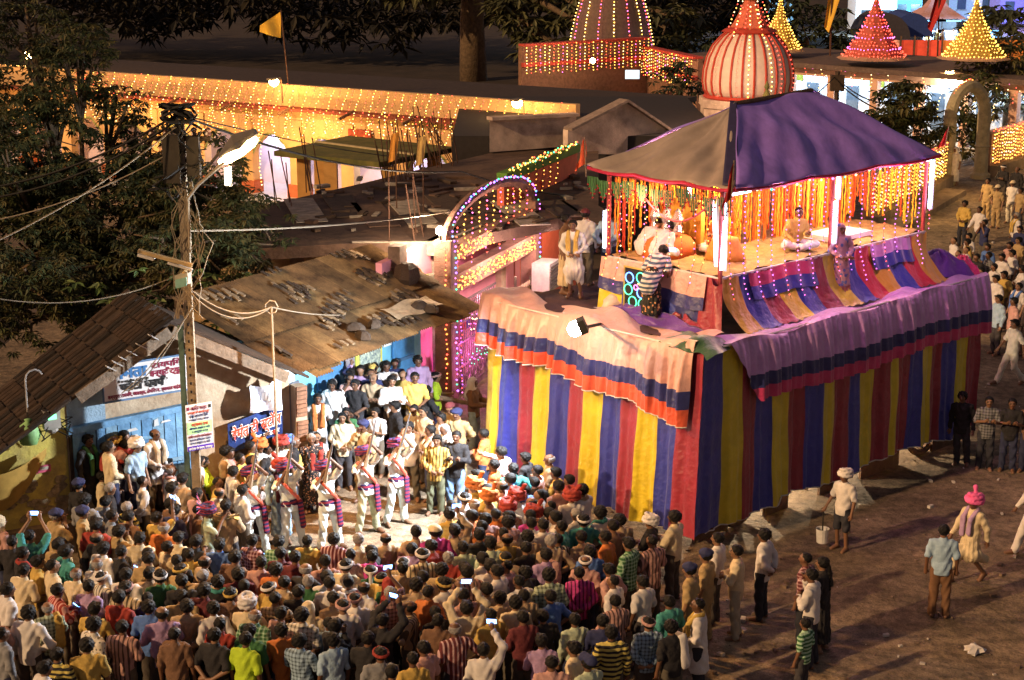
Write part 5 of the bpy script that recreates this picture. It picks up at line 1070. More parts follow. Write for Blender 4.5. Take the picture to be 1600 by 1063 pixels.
def cloth(c, pat=''):
    nm, col = PAL[c]; lum = sum(col) / 3
    if not pat: return mat('cloth_' + nm.replace(' ', '_'), col, rough=.85, var=.18, scale=5, bump=.5, bscale=14)
    pc = tuple(x * .22 for x in col) if lum > .14 else tuple(min(.7, x * 2 + .28) for x in col)
    if c == 'k' and pat == 'h': pc = (.55, .45, .12)
    return mat('cloth_%s_%s' % (nm.replace(' ', '_'), PATN[pat]), col, rough=.85, var=.18, scale=5, bump=.5, bscale=14, pattern=pat, pcol=pc, pscale={'s': 15, 'h': 13, 'x': 16, 'd': 18}[pat])
SKINS = [mat('skin_%d' % i, c, rough=.5, var=.1, scale=8, spec=.4) for i, c in enumerate([(.17, .082, .045), (.12, .055, .03), (.22, .115, .065), (.145, .068, .037)])]
m_hair = mat('hair_black', (.006, .005, .005), rough=.6, var=.3, scale=30, bump=.35, bscale=70, spec=.22); m_hg = mat('hair_grey', (.25, .23, .22), rough=.6, var=.4, scale=30, bump=.5, bscale=60); m_eye = mat('eye_dark', (.02, .014, .012), rough=.3); m_lip = mat('lips', (.14, .05, .04), rough=.5)
TROUS = [mat('trouser_%d' % i, c, rough=.9, var=.2, bump=.25, bscale=16) for i, c in enumerate([(.03, .03, .04), (.05, .045, .05), (.10, .085, .065), (.03, .035, .075), (.14, .11, .08), (.075, .06, .05)])]
m_jean = mat('denim_blue', (.16, .26, .44), rough=.9, var=.35, scale=8); m_white = PAL['w']
def setm(o, ms):
    for sl, m in zip(o.material_slots, ms): sl.link = 'OBJECT'; sl.material = m
def slots(me, n):
    while len(me.materials) < n: me.materials.append(None)
HATS = {'b': ('headband', 'w', 'white headband'), 'B': ('headband', 'y', 'yellow headband'), 'P': ('headband', 'p', 'pink headband'), 'Z': ('headband', 'r', 'red headband'), 'q': ('tail', 'w', 'white headcloth with long tail'), 'T': ('turban', 'w', 'white turban'), 'R': ('big_turban', 'o', 'orange turban'), 'D': ('big_turban', 'r', 'red turban'), 'U': ('turban', 'b', 'blue turban'), 'V': ('big_turban', 'p', 'pink turban'), 'c': ('cap', 'c', 'cream cap'), 'k': ('beret', 'n', 'dark beret'), 'n': ('boat_cap', 'n', 'navy side cap'), 'S': ('veil', 'r', 'red headscarf'), 'W': ('veil', 'c', 'pale headscarf'), 'v': ('veil', 'w', 'white shawl over the head'), 'f': ('flowers', 'y', 'yellow flower crown'), 'Y': ('cap', 'y', 'yellow cap'), 'H': ('helmet', 'm', 'dark helmet')}
PEOPLE = []; SPEC = {}
def person(loc, face, shirt='w', pat='', hat='', pose='down', hair=None, legk='trousers', legm=None, scarf=None, h=1.66, sleeve=None, hem=None, wid=1.0, sex='man', px=None, label=None, region=None, group=None, skin=None, shirtm=None, hatm=None):
    t = thing('person', label, 'person', loc, group); t.rotation_euler = (rnd.gauss(0, .025), rnd.gauss(0, .025), math.atan2(-face[0], face[1])); k = h / 1.70; t.scale = (k * wid, k * wid, k)
    spec = []
    def part(name, me, ms, loc=(0, 0, 0), rx=0.0):
        fn, args = me; spec.append((fn, args, ms, loc, rx)); me = fn(*args); slots(me, len(ms)); o = bpy.data.objects.new(name, me); COL.objects.link(o); o.parent = t; o.location = loc; o.rotation_euler = (rx, 0, 0); setm(o, ms); return o
    sk = SKINS[skin if skin is not None else rnd.randrange(4)]; must = rnd.random() < .55 and sex == 'man'
    part('body', (body_mesh, (pose,)), [sk, m_eye, m_lip, m_hair if must else sk])
    sl = sleeve if sleeve is not None else (1 if rnd.random() < .45 else 0); hm = hem if hem is not None else rnd.choice([.76, .78, .80])
    part({0: 'shirt', 1: 'shirt'}[sl], (shirt_mesh, (pose, sl, hm)), [shirtm or cloth(shirt, pat)])
    part(legk, (legs_mesh, (legk, pose)), [legm or rnd.choice(TROUS)])
    f, ang = xf(pose); hl = f(HEADC); hr = -ang
    hs = hair or rnd.choice(['hair_a', 'hair_a', 'hair_b', 'hair_d', 'hair_a', 'hair_c', 'hair_d', 'hair_b', 'grey' if rnd.random() < .4 else 'hair_a', 'bald' if rnd.random() < .4 else 'hair_d'])
    if hs == 'bald': part('hair', (head_mesh, ('hair_rim',)), [m_hg if rnd.random() < .5 else m_hair], hl, hr)
    elif hs == 'grey': part('hair', (head_mesh, ('hair_a',)), [m_hg], hl, hr)
    elif HATS.get(hat, ('',))[0] not in ('turban', 'big_turban', 'veil', 'helmet', 'beret'): part('hair', (head_mesh, (hs,)), [m_hair], hl, hr)
    else: part('hair', (head_mesh, ('hair_rim',)), [m_hair], hl, hr)
    if hat and hat in HATS: part(HATS[hat][0] if HATS[hat][0] != 'tail' else 'headcloth', (head_mesh, (HATS[hat][0],)), [hatm or cloth(HATS[hat][1])], hl, hr)
    if scarf and pose not in ('bend', 'sit', 'sitbow'): part('scarf', (towel_mesh, ('shoulder' if scarf[0] == '/' else 'scarf',)), [cloth(scarf[-1])])
    d = [sex, 'in', PAL[shirt][0]] + ([PATN[pat]] if pat else []) + [{True: 'kurta', False: 'shirt'}[hm < .7]]
    ex = []
    if hat: ex.append(HATS[hat][2])
    elif scarf: ex.append(PAL[scarf[-1]][0] + ' scarf')
    elif hs in ('bald', 'grey'): ex.append({'bald': 'balding head', 'grey': 'grey hair'}[hs])
    if ex: d += ['and', ex[0]]
    SPEC[t] = spec; PEOPLE.append((t, ' '.join(d), px or proj(Vector(loc) + UP * 1.5), region, pose)); return t
# where the crowd stands : head positions surveyed from the photograph
TILES = [(0, 660, 5.315, """945 240 c; 1010 310 p^f@cross; 1195 330 r@cross; 1110 405 r; 1405 370 p; 850 520 k^k; 800 620 g; 915 630 g; 1110 510 w; 1185 675 k/h; 1345 460 k; 1380 550 w; 685 740 K^k@down; 485 780 K^k@face; 290 950 t@up; 25 820 p^W; 890 780 g; 860 860 r; 1065 810 B; 1085 905 K; 1205 945 c; 1320 820 y@one; 1270 910 o!bald; 1355 970 c; 85 1010 k; 1390 650 B@phone; 1425 740 n; 830 970 k"""),
 (0, 840, 4.768, """130 110 k+r; 510 100 t; 290 190 y; 410 210 c; 545 275 c!bald; 150 240 c; 55 390 w; 715 345 l; 470 385 r/s; 780 185 w!bald; 895 125 k; 780 85 w; 1060 125 T; 1210 80 c; 1190 195 K; 980 265 w; 1105 280 T; 845 330 w/s^b; 1015 380 c/s^P; 1295 270 G^b; 370 515 e/x+/y; 765 515 y; 830 455 r; 690 650 w/d; 120 575 w@hip; 1180 440 n; 1210 525 l@cross; 1320 450 K; 885 675 p/s@clasp; 660 820 y; 400 900 k/h; 335 970 w; 1300 720 B!bald; 15 600 p; 440 50 K; 20 700 g"""),
 (260, 800, 4.043, """320 200 b@phone; 115 205 k; 135 262 y@point; 545 195 m/x@phone; 705 205 G/x; 900 190 y; 1085 185 m/s; 750 265 m; 805 290 m; 970 350 p; 410 290 B; 165 335 T!bald; 45 340 k; 50 395 K^B; 215 405 T; 425 405 m; 605 355 p; 720 370 o; 270 440 k+t; 820 440 T; 885 400 k; 945 455 G; 870 470 k; 1065 430 w; 1120 390 c^b; 1115 450 w; 1020 520 T; 950 575 c^W; 70 460 k; 130 480 m; 650 475 y^b; 390 520 B^B; 510 500 p/x; 695 525 T/x; 60 550 T; 585 595 c^T; 280 595 w; 860 630 w/x; 1110 605 w^P; 650 635 p; 405 700 r; 490 670 G/x; 590 745 G; 1070 690 k; 1075 740 u; 435 800 L; 365 790 k; 755 775 o; 825 790 u/x; 65 780 B; 5 590 b"""),
 (520, 800, 4.043, """175 185 c!grey; 330 190 T!bald; 480 155 T; 245 245 k; 615 130 M^c; 725 135 u; 835 100 T; 470 235 l; 710 205 r; 130 270 p; 865 205 e; 580 265 c/s^b; 310 305 M; 435 315 c^b; 285 340 T; 255 385 G^q; 705 310 r; 690 380 K; 850 335 T; 960 295 w; 1000 210 e; 955 370 p/s; 1010 370 w; 970 130 k; 965 90 p; 1055 30 o; 20 430 w; 80 450 m+w; 135 435 y^B; 400 450 G^S; 585 410 T; 540 445 T; 680 450 w^B; 1080 365 w; 1000 455 T; 1115 140 T; 1115 400 k; 330 530 p/x; 640 540 o; 75 600 w^P; 510 610 T/s!bald; 970 540 p; 1035 565 T; 665 680 B; 690 620 k; 820 600 c@up; 305 690 k@up; 1000 625 y; 25 740 u; 130 790 k; 760 735 m/s@hip; 965 870 w@one; 275 905 g^Z; 570 875 p; 510 935 y; 370 1005 k"""),
 (780, 780, 3.757, """540 80 w+t; 665 160 B; 755 135 T; 885 135 k^T; 960 115 c; 890 255 p/s; 760 260 G/x; 435 105 t^b; 375 165 t; 385 235 k/s; 595 230 o; 465 245 T; 510 285 b; 330 75 w; 370 95 w; 215 100 M; 135 165 w; 220 240 T; 55 205 T; 110 280 k; 190 330 l+/p; 80 365 T^B; 500 365 p^b; 30 410 p; 75 450 w; 295 455 e/x; 475 445 M/s; 665 420 p; 675 485 w; 835 495 w; 145 580 T; 265 570 b@hip; 685 610 p/s; 155 670 m; 285 705 k; 400 700 e; 575 715 n@phone; 845 735 u/x^P; 655 775 k/h; 1010 610 t; 1030 745 k+/w; 265 850 l; 445 895 c; 290 965 p; 490 935 e^n; 15 600 c"""),
 (660, 680, 5.315, """505 -5 o@cross; 690 140 p@point; 850 190 k; 1050 195 T!bald; 630 265 o/x; 720 275 t; 950 310 p; 1060 320 y; 1200 400 k; 1285 470 w+T; 465 325 p; 485 440 y^R; 735 365 b; 590 465 y; 720 450 p!bald; 805 440 b; 885 430 k; 430 530 w^b; 360 590 w; 480 590 y!bald; 615 550 T^R; 840 530 w^D; 960 510 w; 1085 450 p; 1190 520 w^D; 915 590 w!bald; 860 640 o^D; 750 620 T^D; 515 645 o; 290 660 y; 690 670 w; 345 755 T; 540 780 o; 665 755 p; 720 820 y; 820 770 w; 1095 635 w; 1160 670 w"""),
 (250, 640, 5.315, """540 310 p@cross; 675 250 y; 780 250 k; 640 410 y; 385 430 L@cross; 80 480 w+p; 300 710 p; 245 830 B; 940 180 k"""),
 (500, 550, 5.315, """60 200 u; 20 280 k; 170 260 l; 235 265 k; 290 190 n; 440 170 n@phone; 535 130 w; 505 230 T@cross; 400 300 y/x^Y; 610 250 w; 685 220 y; 770 190 y; 250 375 p@face; 180 490 G@face; 40 430 w; 100 450 k; 350 620 K^k; 710 470 c@cross; 915 650 p+T; 1060 640 w/x; 1140 510 K^k; 1090 470 K^H"""),
 (0, 0, 1.0, """352 705 T; 366 738 w; 347 752 y; 380 722 p; 522 628 w; 536 652 c; 562 632 k; 592 642 w; 622 632 k; 642 668 w; 372 768 w; 335 772 c; 355 790 T; 660 640 T; 690 655 w; 655 612 k; 285 700 w; 275 745 T; 160 745 c; 175 765 k""")]
rnd.seed(20)
FOCUS = P(555, 815)
def clear(v):
    """keep a standing place in front of the house wall and on the shop porch"""
    v = Vector(v); sW = (v - W0).dot(WN); sl = (v - W0).dot(WD)
    if .7 < sl < 5.9 and sW < .42: v += WN * (.42 - sW)
    r = v - E0; d = r.dot(EB); u = r.dot(ED)
    if .3 < u < 5.7 and d > .3:
        if d > 1.0: v -= EB * (d - 1.0)
        if v.z < .1: v.z = .44
    return v
import re
spots = []
for (x0, y0, sc, txt) in TILES:
    for e in txt.split(';'):
        m_ = re.match(r'\s*(-?\d+) (-?\d+) (\w)(?:/(\w)(?![\w]))?(?:\^(\w))?(?:!(\w+))?(?:@(\w+))?(?:\+(/?\w))?\s*$', e)
        if not m_: print('BAD', e); continue
        X, Y, c, pt, ht, hr, ps, scf = m_.groups(); spots.append([x0 + float(X) / sc, y0 + float(Y) / sc, c, pt or '', ht or '', hr, ps, scf])
pts = []
for s in spots:
    hh = rnd.gauss(1.645, .055); hh = min(1.76, max(1.5, hh)); s.append(hh)
    zb = .60 if (s[0] < 262 and s[1] < 755 and s[0] > 165) else (.44 if (560 < s[0] < 660 and s[1] < 602) else 0.0); s.append(zb)
    p = P(s[0], s[1], zb + hh - .115); pts.append([p.x, p.y])
pts = np.array(pts)
for it in range(14):
    d = pts[:, None] - pts[None]; L = np.sqrt((d ** 2).sum(-1)) + 1e-6; push = np.where((L < .47) & (L > 1e-5), (.47 - L) * .5, 0)
    pts = pts + .5 * (d / L[..., None] * push[..., None]).sum(1)
KEEP = []
for s, q in zip(spots, pts):
    # the skirt, walls and the open ground stay clear
    px_, py_, c, pt, ht, hr, ps, scf, hh, zb = s
    v = Vector((q[0], q[1], zb)); rel = v - CF; a_, b_ = -rel.dot(E1), rel.dot(E2)
    if -.3 < a_ < 6 and -.62 < b_ < 3: v -= E2 * (b_ + .62)
    sW = (v - W0).dot(WN)
    if 0.7 < (v - W0).dot(WD) < 5.4 and sW < .35: v += WN * (.38 - sW)
    if zb != .60: v = clear(v); zb = v.z
    if zb == .60: v += WN * (.33 - (v - W0).dot(WN)) if (v - W0).dot(WN) > .95 or (v - W0).dot(WN) < .3 else Vector((0, 0, 0))
    fd = (FOCUS - v); fd.z = 0; ang = rnd.gauss(0, .36); fd = Vector((fd.x * math.cos(ang) - fd.y * math.sin(ang), fd.x * math.sin(ang) + fd.y * math.cos(ang), 0)).normalized()
    pose = ps or rnd.choices(['down', 'clasp', 'cross', 'back', 'hip'], [5, 4, 2.5, 2, .8])[0]; pose = rnd.choices([pose, 'one', 'phone', 'chin'], [90, 2, 3, 3])[0] if not ps else pose
    sex = 'man'
    hcol = {'c': 'c'}.get(ht)
    legm = None; lk = 'trousers'
    if c == 'K' and ht == 'k': legm = cloth('K')
    if ht in 'RDTU' and ht: lk = 'dhoti'; legm = cloth('w')
    if ht == 'S': sex = 'woman'
    k_ = dict(hair=hr) if hr else {}
    person((v.x, v.y, zb), (fd.x, fd.y), c, pt, ht, pose, scarf=scf, h=hh, px=(px_, py_), wid=rnd.uniform(.94, 1.07), legk=lk, legm=legm, sex=sex, group='spectators crowding the street', **k_)
# ------------------------------------------------------------------ named figures
def held(name, label, cat, t, local, build, mats, extra=None):
    """a thing held by a figure: built in the figure's frame, top-level"""
    bpy.context.view_layer.update(); M = t.matrix_world.copy(); mb = MB(); build(mb); org = M @ Vector(local)
    o = thing(name, label, cat, org); return o, M
def to_world(mb, M): mb.v = [tuple(M @ Vector(v)) for v in mb.v]; return mb
def rifle(t, label):
    bpy.context.view_layer.update(); M = t.matrix_world.copy(); a = Vector((.10, .12, 1.42)); b_ = Vector((-.02, .34, 2.35)); d = (b_ - a).normalized()
    o = thing('rifle', label, 'rifle', M @ a)
    q = MB(); q.tube([a + d * .28, b_], .013, 6); q.tube([a + d * .25 + Vector((0, .02, 0)), a + d * .75 + Vector((0, .02, 0))], .018, 5); to_world(q, M).build('barrel', mat('gun_steel', (.30, .30, .32), rough=.35, metal=.6), o)
    q = MB(); q.tube([a - d * .1, a + d * .05, a + d * .3, a + d * .62], [.045, .04, .028, .02], 6); to_world(q, M).build('stock', mat('gun_wood', (.42, .30, .20), rough=.5), o); return o
m_uni = mat('uniform_white', (.74, .80, .76), rough=.85, var=.12, scale=6, bump=.25); m_khp = mat('uniform_olive', (.42, .42, .28), var=.15, bump=.2)
RF = [((402, 868), 'green tinted white uniform, leftmost rifle dancer beside the bugler', 0), ((460, 860), 'white uniform, rifle dancer second from the left', 0), ((517, 858), 'white uniform, middle rifle dancer of the five', 0), ((575, 833), 'olive trousers, rifle dancer second from the right', 1), ((618, 819), 'white uniform, rightmost and farthest rifle dancer', 0)]
m_wc = mat('waistcloth', (.03, .02, .08), pattern='h', pcol=(.30, .03, .06), pscale=13, var=.1); m_dt = mat('turban_navy_red', (.03, .025, .10), pattern='h', pcol=(.22, .025, .06), pscale=22, var=.1)
for k, (fp, lab, kh) in enumerate(RF):
    p = P(*fp); fa = (.75 + .05 * k, -1)
    t = person((p.x, p.y, 0), fa, 'w', pose='rifle', shirtm=m_uni, legm=m_khp if kh else m_uni, legk='trousers', sleeve=0, hem=.80, h=1.70, hat='U', hatm=m_dt, label='man aiming a rifle skyward in ' + lab, group='rifle dancers in white')
    for nm, me, m in (('sash', towel_mesh('sash'), sO), ('gaiters', legs_mesh('gaiters', 'rifle'), mat('gaiter_white', (.62, .66, .78), var=.1))):
        slots(me, 1); o = bpy.data.objects.new(nm, me); COL.objects.link(o); o.parent = t; setm(o, [m]); 
    me_key = ('waist',)
    if me_key not in CACHE:
        v = Vol((-.4, -.3, .4), (.4, .35, 1.15), .015); v.cap((0, 0, .93), (0, 0, 1.0), .185, .18, .02, .74); v.clip(lambda x, y, z: np.maximum(z - 1.03, .90 - z)); v.cap((-.14, .145, .95), (-.15, .165, .50), .06, .065, .02, .4); V, Fc = v.out(); CACHE[me_key] = mk('waistcloth', V, Fc)
    me = CACHE[me_key]; slots(me, 1); o = bpy.data.objects.new('waistcloth', me); COL.objects.link(o); o.parent = t; setm(o, [m_wc])
    rifle(t, 'wooden rifle raised skyward by the %s rifle dancer' % ('leftmost', 'second', 'middle', 'fourth', 'rightmost')[k])
def hp(px, py, h=1.62, zb=0.0): q = P(px, py, zb + h - .115); q = Vector((q.x, q.y, zb)); return tuple(clear(q) if zb < .5 and px < 520 else q)
def at_feet(px, py, z=0.0): q = P(px, py, z); return (q.x, q.y, z)
def F2(loc): d = FOCUS - Vector(loc); return (d.x, d.y)
l = hp(324, 803, 1.62); t = person(l, (1, .15), 'e', legk='trousers', pose='bugle', legm=cloth('w'), label='bandsman in green white tunic blowing a brass horn under a fanned turban', h=1.66, hat='U', hatm=m_dt)
bpy.context.view_layer.update(); M = t.matrix_world.copy(); q = MB(); c = Vector((0, -.02, 1.66))
for j in range(15):
    a0 = math.pi * (j / 14); q.grid(lambda u, v, a0=a0: c + Vector((.0 + .30 * math.cos(a0 + .1 * (u - .5)) * (.4 + .6 * v), -.10 - .06 * v, .02 + .26 * math.sin(a0 + .1 * (u - .5)) * (.4 + .6 * v) + .015 * (j % 2))), 2, 3, mi=j % 2)
fan = to_world(q, M).build('turban_fan', [mat('fan_red', (.5, .08, .12)), mat('fan_navy', (.03, .02, .09))], None, origin=M @ c); fan.parent = t; fan.matrix_parent_inverse = M.inverted()
bo_ = thing('brass_horn', 'brass horn held to the mouth by the bandsman in the fanned turban', 'horn', M @ Vector((0, .35, 1.45)))
q = MB(); q.tube([Vector((0, .14 + .04 * j, 1.53 - .008 * j)) for j in range(11)], [.012, .012, .013, .014, .016, .018, .022, .03, .045, .07, .10], 10, cap=False); q.tube([Vector((.05 * math.cos(j * .5), .32 + .07 * math.sin(j * .5), 1.46)) for j in range(13)], .012, 5); to_world(q, M).build('tubing', mat('brass', (.55, .45, .25), rough=.25, metal=.9), bo_)
person(hp(400, 698), (.5, -1), 'w', pose='down', hat='R', hem=.5, legk='dhoti', legm=cloth('w'), sleeve=1, label='man in long white kurta and peaked orange turban nearest the poster pole', scarf=None)
person(hp(420, 684), (.5, -1), 'w', pose='cross', hat='D', hem=.5, legk='dhoti', legm=cloth('w'), sleeve=1, label='older man in white kurta and red turban right below the tea banner')
person(hp(436, 733), (.4, -1), 'u', pose='down', hat='D', hem=.34, legk='lungi', legm=cloth('u'), sleeve=1, scarf='m', label='man in pale blue kurta, red turban and maroon scarf between two rifle dancers')
person(hp(441, 695), (.3, -1), 'y', pose='cross', hat='U', label='man in yellow shirt and bright blue turban by the tea banner')
m_flo = mat('cloth_floral', (.02, .018, .02), pattern='d', pcol=(.42, .22, .14), pscale=24, var=.1)
person(hp(457, 671), (.2, -1), 'k', 'd', pose='down', hair='grey', shirtm=m_flo, sleeve=1, legk='lungi', legm=m_flo, label='grey haired figure in black floral print beside the brick pillar')
person(hp(471, 676), (.2, -1), 'w', pose='down', scarf='r', label='man in white shirt with long red scarf beside the floral figure')
person(hp(497, 659), (.2, -1), 'w', pose='back', scarf='o', sleeve=0, legm=mat('jean_grey', (.25, .25, .27)), label='moustached man in white polo with orange scarf before the grey shutters')
person(at_feet(680, 806), (-.15, -1), 'y', 's', pose='clasp', sleeve=1, legm=mat('olive_cord', (.12, .12, .07)), h=1.68, label='man in yellow striped shirt standing at the edge of the open ground')
person(at_feet(711, 802), (-.2, -1), 'k', pose='phone', sleeve=1, legm=m_jean, h=1.72, label='man in black shirt and pale blue jeans beside the yellow striped one')
person(hp(656, 566, 1.7, .44), (.2, -1), 'l', pose='down', sleeve=1, legm=mat('jean_navy', (.04, .06, .14)), h=1.74, label='tall man in lilac blue shirt standing highest against the bright blue door')
person(hp(136, 690, 1.64, .6), (.9, -.5), 'k', pose='down', sleeve=1, scarf='G', hem=.4, legk='lungi', legm=cloth('k'), label='man in black with bright green scarf against the blue plank door')
person(hp(238, 676, 1.68, .6), (.9, -.6), 'w', pose='clasp', sleeve=1, scarf='T', hem=.6, label='tall man in white with long tan shawl against the plank door')
person(hp(210, 703, 1.6, .6), (.9, -.5), 'u', pose='down', hat='T', label='man in light blue with white bandage turban by the plank door')
t1 = person(hp(681, 592), (1, -.05), 'L', pose='carry', sleeve=0, legm=cloth('n'), label='man in bright lime shirt carrying the long pole near the gate', hat='P')
t2 = person(hp(742, 602), (1, -.4), 'B', pose='carry', hat='v', sleeve=1, label='man in brown hooded wrap bent under the long pole by the grille', legm=cloth('u'))
a = Vector(t1.location) + Vector((.0, -.15, 1.12)); b_ = Vector(t2.location) + Vector((.9, -.3, 1.0)); q = MB(); q.tube([a - (b_ - a).normalized() * .3, b_], .055, 7); tag(q.build('carried_pole', m_wood, origin=a), 'long pinkish wooden pole carried by two men toward the chariot', 'pole')
# people on the chariot
person(ch(5.0, 1.45, DZ + .03), (.9, -.25), 'B', pose='down', sleeve=1, legk='lungi', legm=mat('lungi_tan', (.55, .42, .26)), h=1.7, label='man in brown vest and tan lungi, left one standing on the chariot deck')
person(ch(4.62, 1.35, DZ + .03), (-.25, -1), 'w', pose='clasp', sleeve=1, hem=.6, legk='dhoti', legm=cloth('w'), scarf='y', h=1.64, label='man in white kurta and yellow stole standing on the chariot deck facing the crowd')
person(ch(4.75, 2.5, DZ + .03), (.6, .8), 'u', pose='back', sleeve=1, h=1.7, label='man in pale blue shirt seen from behind on the chariot deck')
person(ch(5.25, 2.3, DZ + .03), (.4, .9), 'w', pose='down', h=1.66, hat='H', label='man in white with dark cap half hidden behind the brown vest')
person(ch(2.05, B0 - .42, DZ + .03), (.5, .9), 'n', 'h', pose='bend', sleeve=0, h=1.7, legk='lungi', legm=mat('skirt_dots', (.02, .02, .018), pattern='d', pcol=(.5, .25, .12), pscale=13, var=.1), shirtm=mat('cloth_sailor', (.05, .09, .15), pattern='h', pcol=(.55, .52, .5), pscale=12, var=.1), label='person in striped top and dotted skirt leaning over the platform with a phone')
person(ch(.52, 4.95, DZ + .08), (.3, -1), 'r', pose='clasp', sleeve=1, hat='v', hatm=mat('shawl_print', (.42, .25, .30), pattern='d', pcol=(.12, .16, .42), pscale=9, var=.2), hem=.35, legk='lungi', legm=mat('shawl_print2', (.42, .17, .15), pattern='d', pcol=(.12, .14, .4), pscale=7, var=.2), shirtm=mat('shawl_print', (.42, .25, .3)), sex='woman', h=1.58, label='shawled figure in printed wrap standing at the right side of the pavilion')
for (a, bb, fc, ps, c, lab) in ((3.1, 1.75, (.6, .6), 'sitbow', 'w', 'priest in white bowing low at the left corner of the pavilion'), (2.75, 1.7, (.7, .6), 'sitbow', 'w', 'priest in white wrap bowing beside the silver idols'), (2.2, 3.0, (-.8, -.5), 'sit', 'o', 'seated person in orange behind the flower throne'), (1.35, 4.4, (.3, -.9), 'sit', 'y', 'seated person in yellow near the shawled figure in the pavilion')):
    l = ch(a, bb, TZ + .05); person(l, fc, c, pose=ps, sleeve=1, legk='trousers', legm=cloth('w'), label=lab)
# people on the right of the street
RL = [((1187, 968), (-.95, .45), 'w', '', 'back', dict(sleeve=1, legm=TROUS[0]), 'man in loose white shirt and black trousers standing apart near the chariot corner'),
 ((1148, 998), (-.95, .2), 'c', '', 'cross', dict(sleeve=1, legm=mat('trouser_cream', (.40, .35, .27))), 'man in cream shirt and cream trousers with folded arms'),
 ((1078, 1032), (-.9, .4), 'K', '', 'down', dict(hat='k', legm=cloth('K'), sleeve=0), 'khaki uniformed policeman in dark beret at the right edge of the crowd'),
 ((1100, 1005), (-.9, .4), 'K', '', 'down', dict(legm=cloth('K'), sleeve=0, hat='k'), 'second khaki policeman, just behind the first near the cream clad man'),
 ((1112, 975), (-.9, .4), 'w', '', 'down', {}, 'man in white shirt behind the two khaki policemen'),
 ((1253, 1012), (-.8, .5), 'm', 'x', 'down', dict(sleeve=0), 'young man in maroon checked shirt and glasses on the empty street'),
 ((1281, 1018), (-.8, .5), 'k', '', 'down', dict(hair='braid', sex='woman', legk='lungi', legm=cloth('k')), 'woman with long black braid beside the maroon checked man'),
 ((1266, 1042), (-.85, .45), 'w', '', 'chin', dict(sleeve=1, legm=TROUS[0]), 'man in white shirt with hand to chin and long shadow'),
 ((1250, 1095), (-.8, .6), 'G', 'h', 'down', dict(h=1.35), 'boy in green and black banded shirt at the bottom edge'),
 ((1092, 1092), (-.9, .2), 'w', '', 'clasp', dict(sleeve=1, scarf='y', hem=.5), 'man in white with bright yellow cloth over his chest'),
 ((1466, 964), (.2, 1), 'u', '', 'down', dict(legm=mat('trouser_rust', (.16, .08, .04)), sleeve=0, h=1.68), 'lone man in pale blue shirt and brown trousers seen from behind'),
 ((1510, 910), (-.75, -.45), 'c', '', 'walk', dict(hat='V', hatm=mat('turban_pink', (.75, .12, .34), bump=.3), legk='dhoti', legm=cloth('c'), sleeve=1, scarf='l', hem=.55), 'walking man in cream dhoti and large bright pink turban'),
 ((1313, 861), (-.6, -.5), 'w', '', 'dip', dict(hat='T', legk='shorts', legm=TROUS[0], sleeve=0, h=1.6), 'man in white vest and white turban carrying a bucket by the chariot hem'),
 ((1536, 736), (-.2, -.9), 'g', 'x', 'phone', dict(sleeve=0), 'man in dark checked shirt below the far chariot corner'),
 ((1572, 738), (-.3, -.9), 'k', '', 'phone', dict(sleeve=0), 'stout man in black shirt looking at his phone'),
 ((1502, 728), (-.5, -.9), 'k', '', 'down', dict(sleeve=1), 'man in black half hidden behind the chariot hem'),
 ((1603, 740), (-.5, -.9), 'B', '', 'down', {}, 'man in brown cut off by the right picture edge'),
 ((1577, 602), (-1, -.3), 'w', '', 'walk', dict(legm=mat('police_white', (.62, .58, .48)), shirtm=mat('police_white', (.62, .58, .48)), sleeve=0, h=1.72), 'policeman in white uniform striding past the far chariot corner'),
 ((1612, 870), (-.9, .1), 'w', '', 'walk', dict(legm=cloth('w')), 'walker in white just entering at the right edge')]
UP2 = {}
for fp, fc, c, pt, ps, kw, lab in RL: UP2[lab] = person(at_feet(*fp), fc, c, pt, pose=ps, label=lab, **kw)
HL = [(1442, 384, 't', 'chin', 'man in turquoise shirt with hand on mouth above the violet bundle'), (1451, 409, 'w', 'clasp', 'man in white low behind the violet cloth bundle'), (1428, 404, 'w', 'down', 'man in white peeking beside the last pavilion post'), (1491, 378, 'w', 'down', 'man in white shirt standing left of the yellow shirted boy'), (1496, 399, 'p', 'down', 'man in salmon shirt among the street watchers'), (1507, 393, 'w', 'cross', 'man in white just right of the salmon shirt'), (1513, 381, 'y', 'down', 'boy in dull yellow behind the salmon shirt'), (1546, 388, 'b', 'down', 'man in blue shirt among the street watchers'), (1543, 402, 'g/x', 'down', 'man in grey checked shirt near the chariot end'), (1579, 385, 'p', 'down', 'man in pale pink shirt in the right column'), (1585, 398, 'w', 'down', 'man in white shirt and black trousers in the right column'), (1553, 420, 'w', 'down', 'man in white kurta over blue shorts by the chariot end'), (1536, 426, 'w', 'down', 'man in white head just above the valance end'), (1587, 450, 'w+b', 'down', 'man in white with blue scarf above the policeman'), (1595, 360, 'n', 'down', 'man in navy shirt at the right edge'), (1592, 378, 'K', 'down', 'man in khaki behind the navy shirt'), (1588, 339, 'w+y', 'down', 'man in white with yellow stole below the police group'), (1539, 350, 'n', 'face', 'man in navy vest with hand to face on the road'), (1497, 410, 'o', 'down', 'man in orange half hidden behind the valance'), (1561, 438, 'w', 'down', 'man in white shirt left of the blue scarf')]
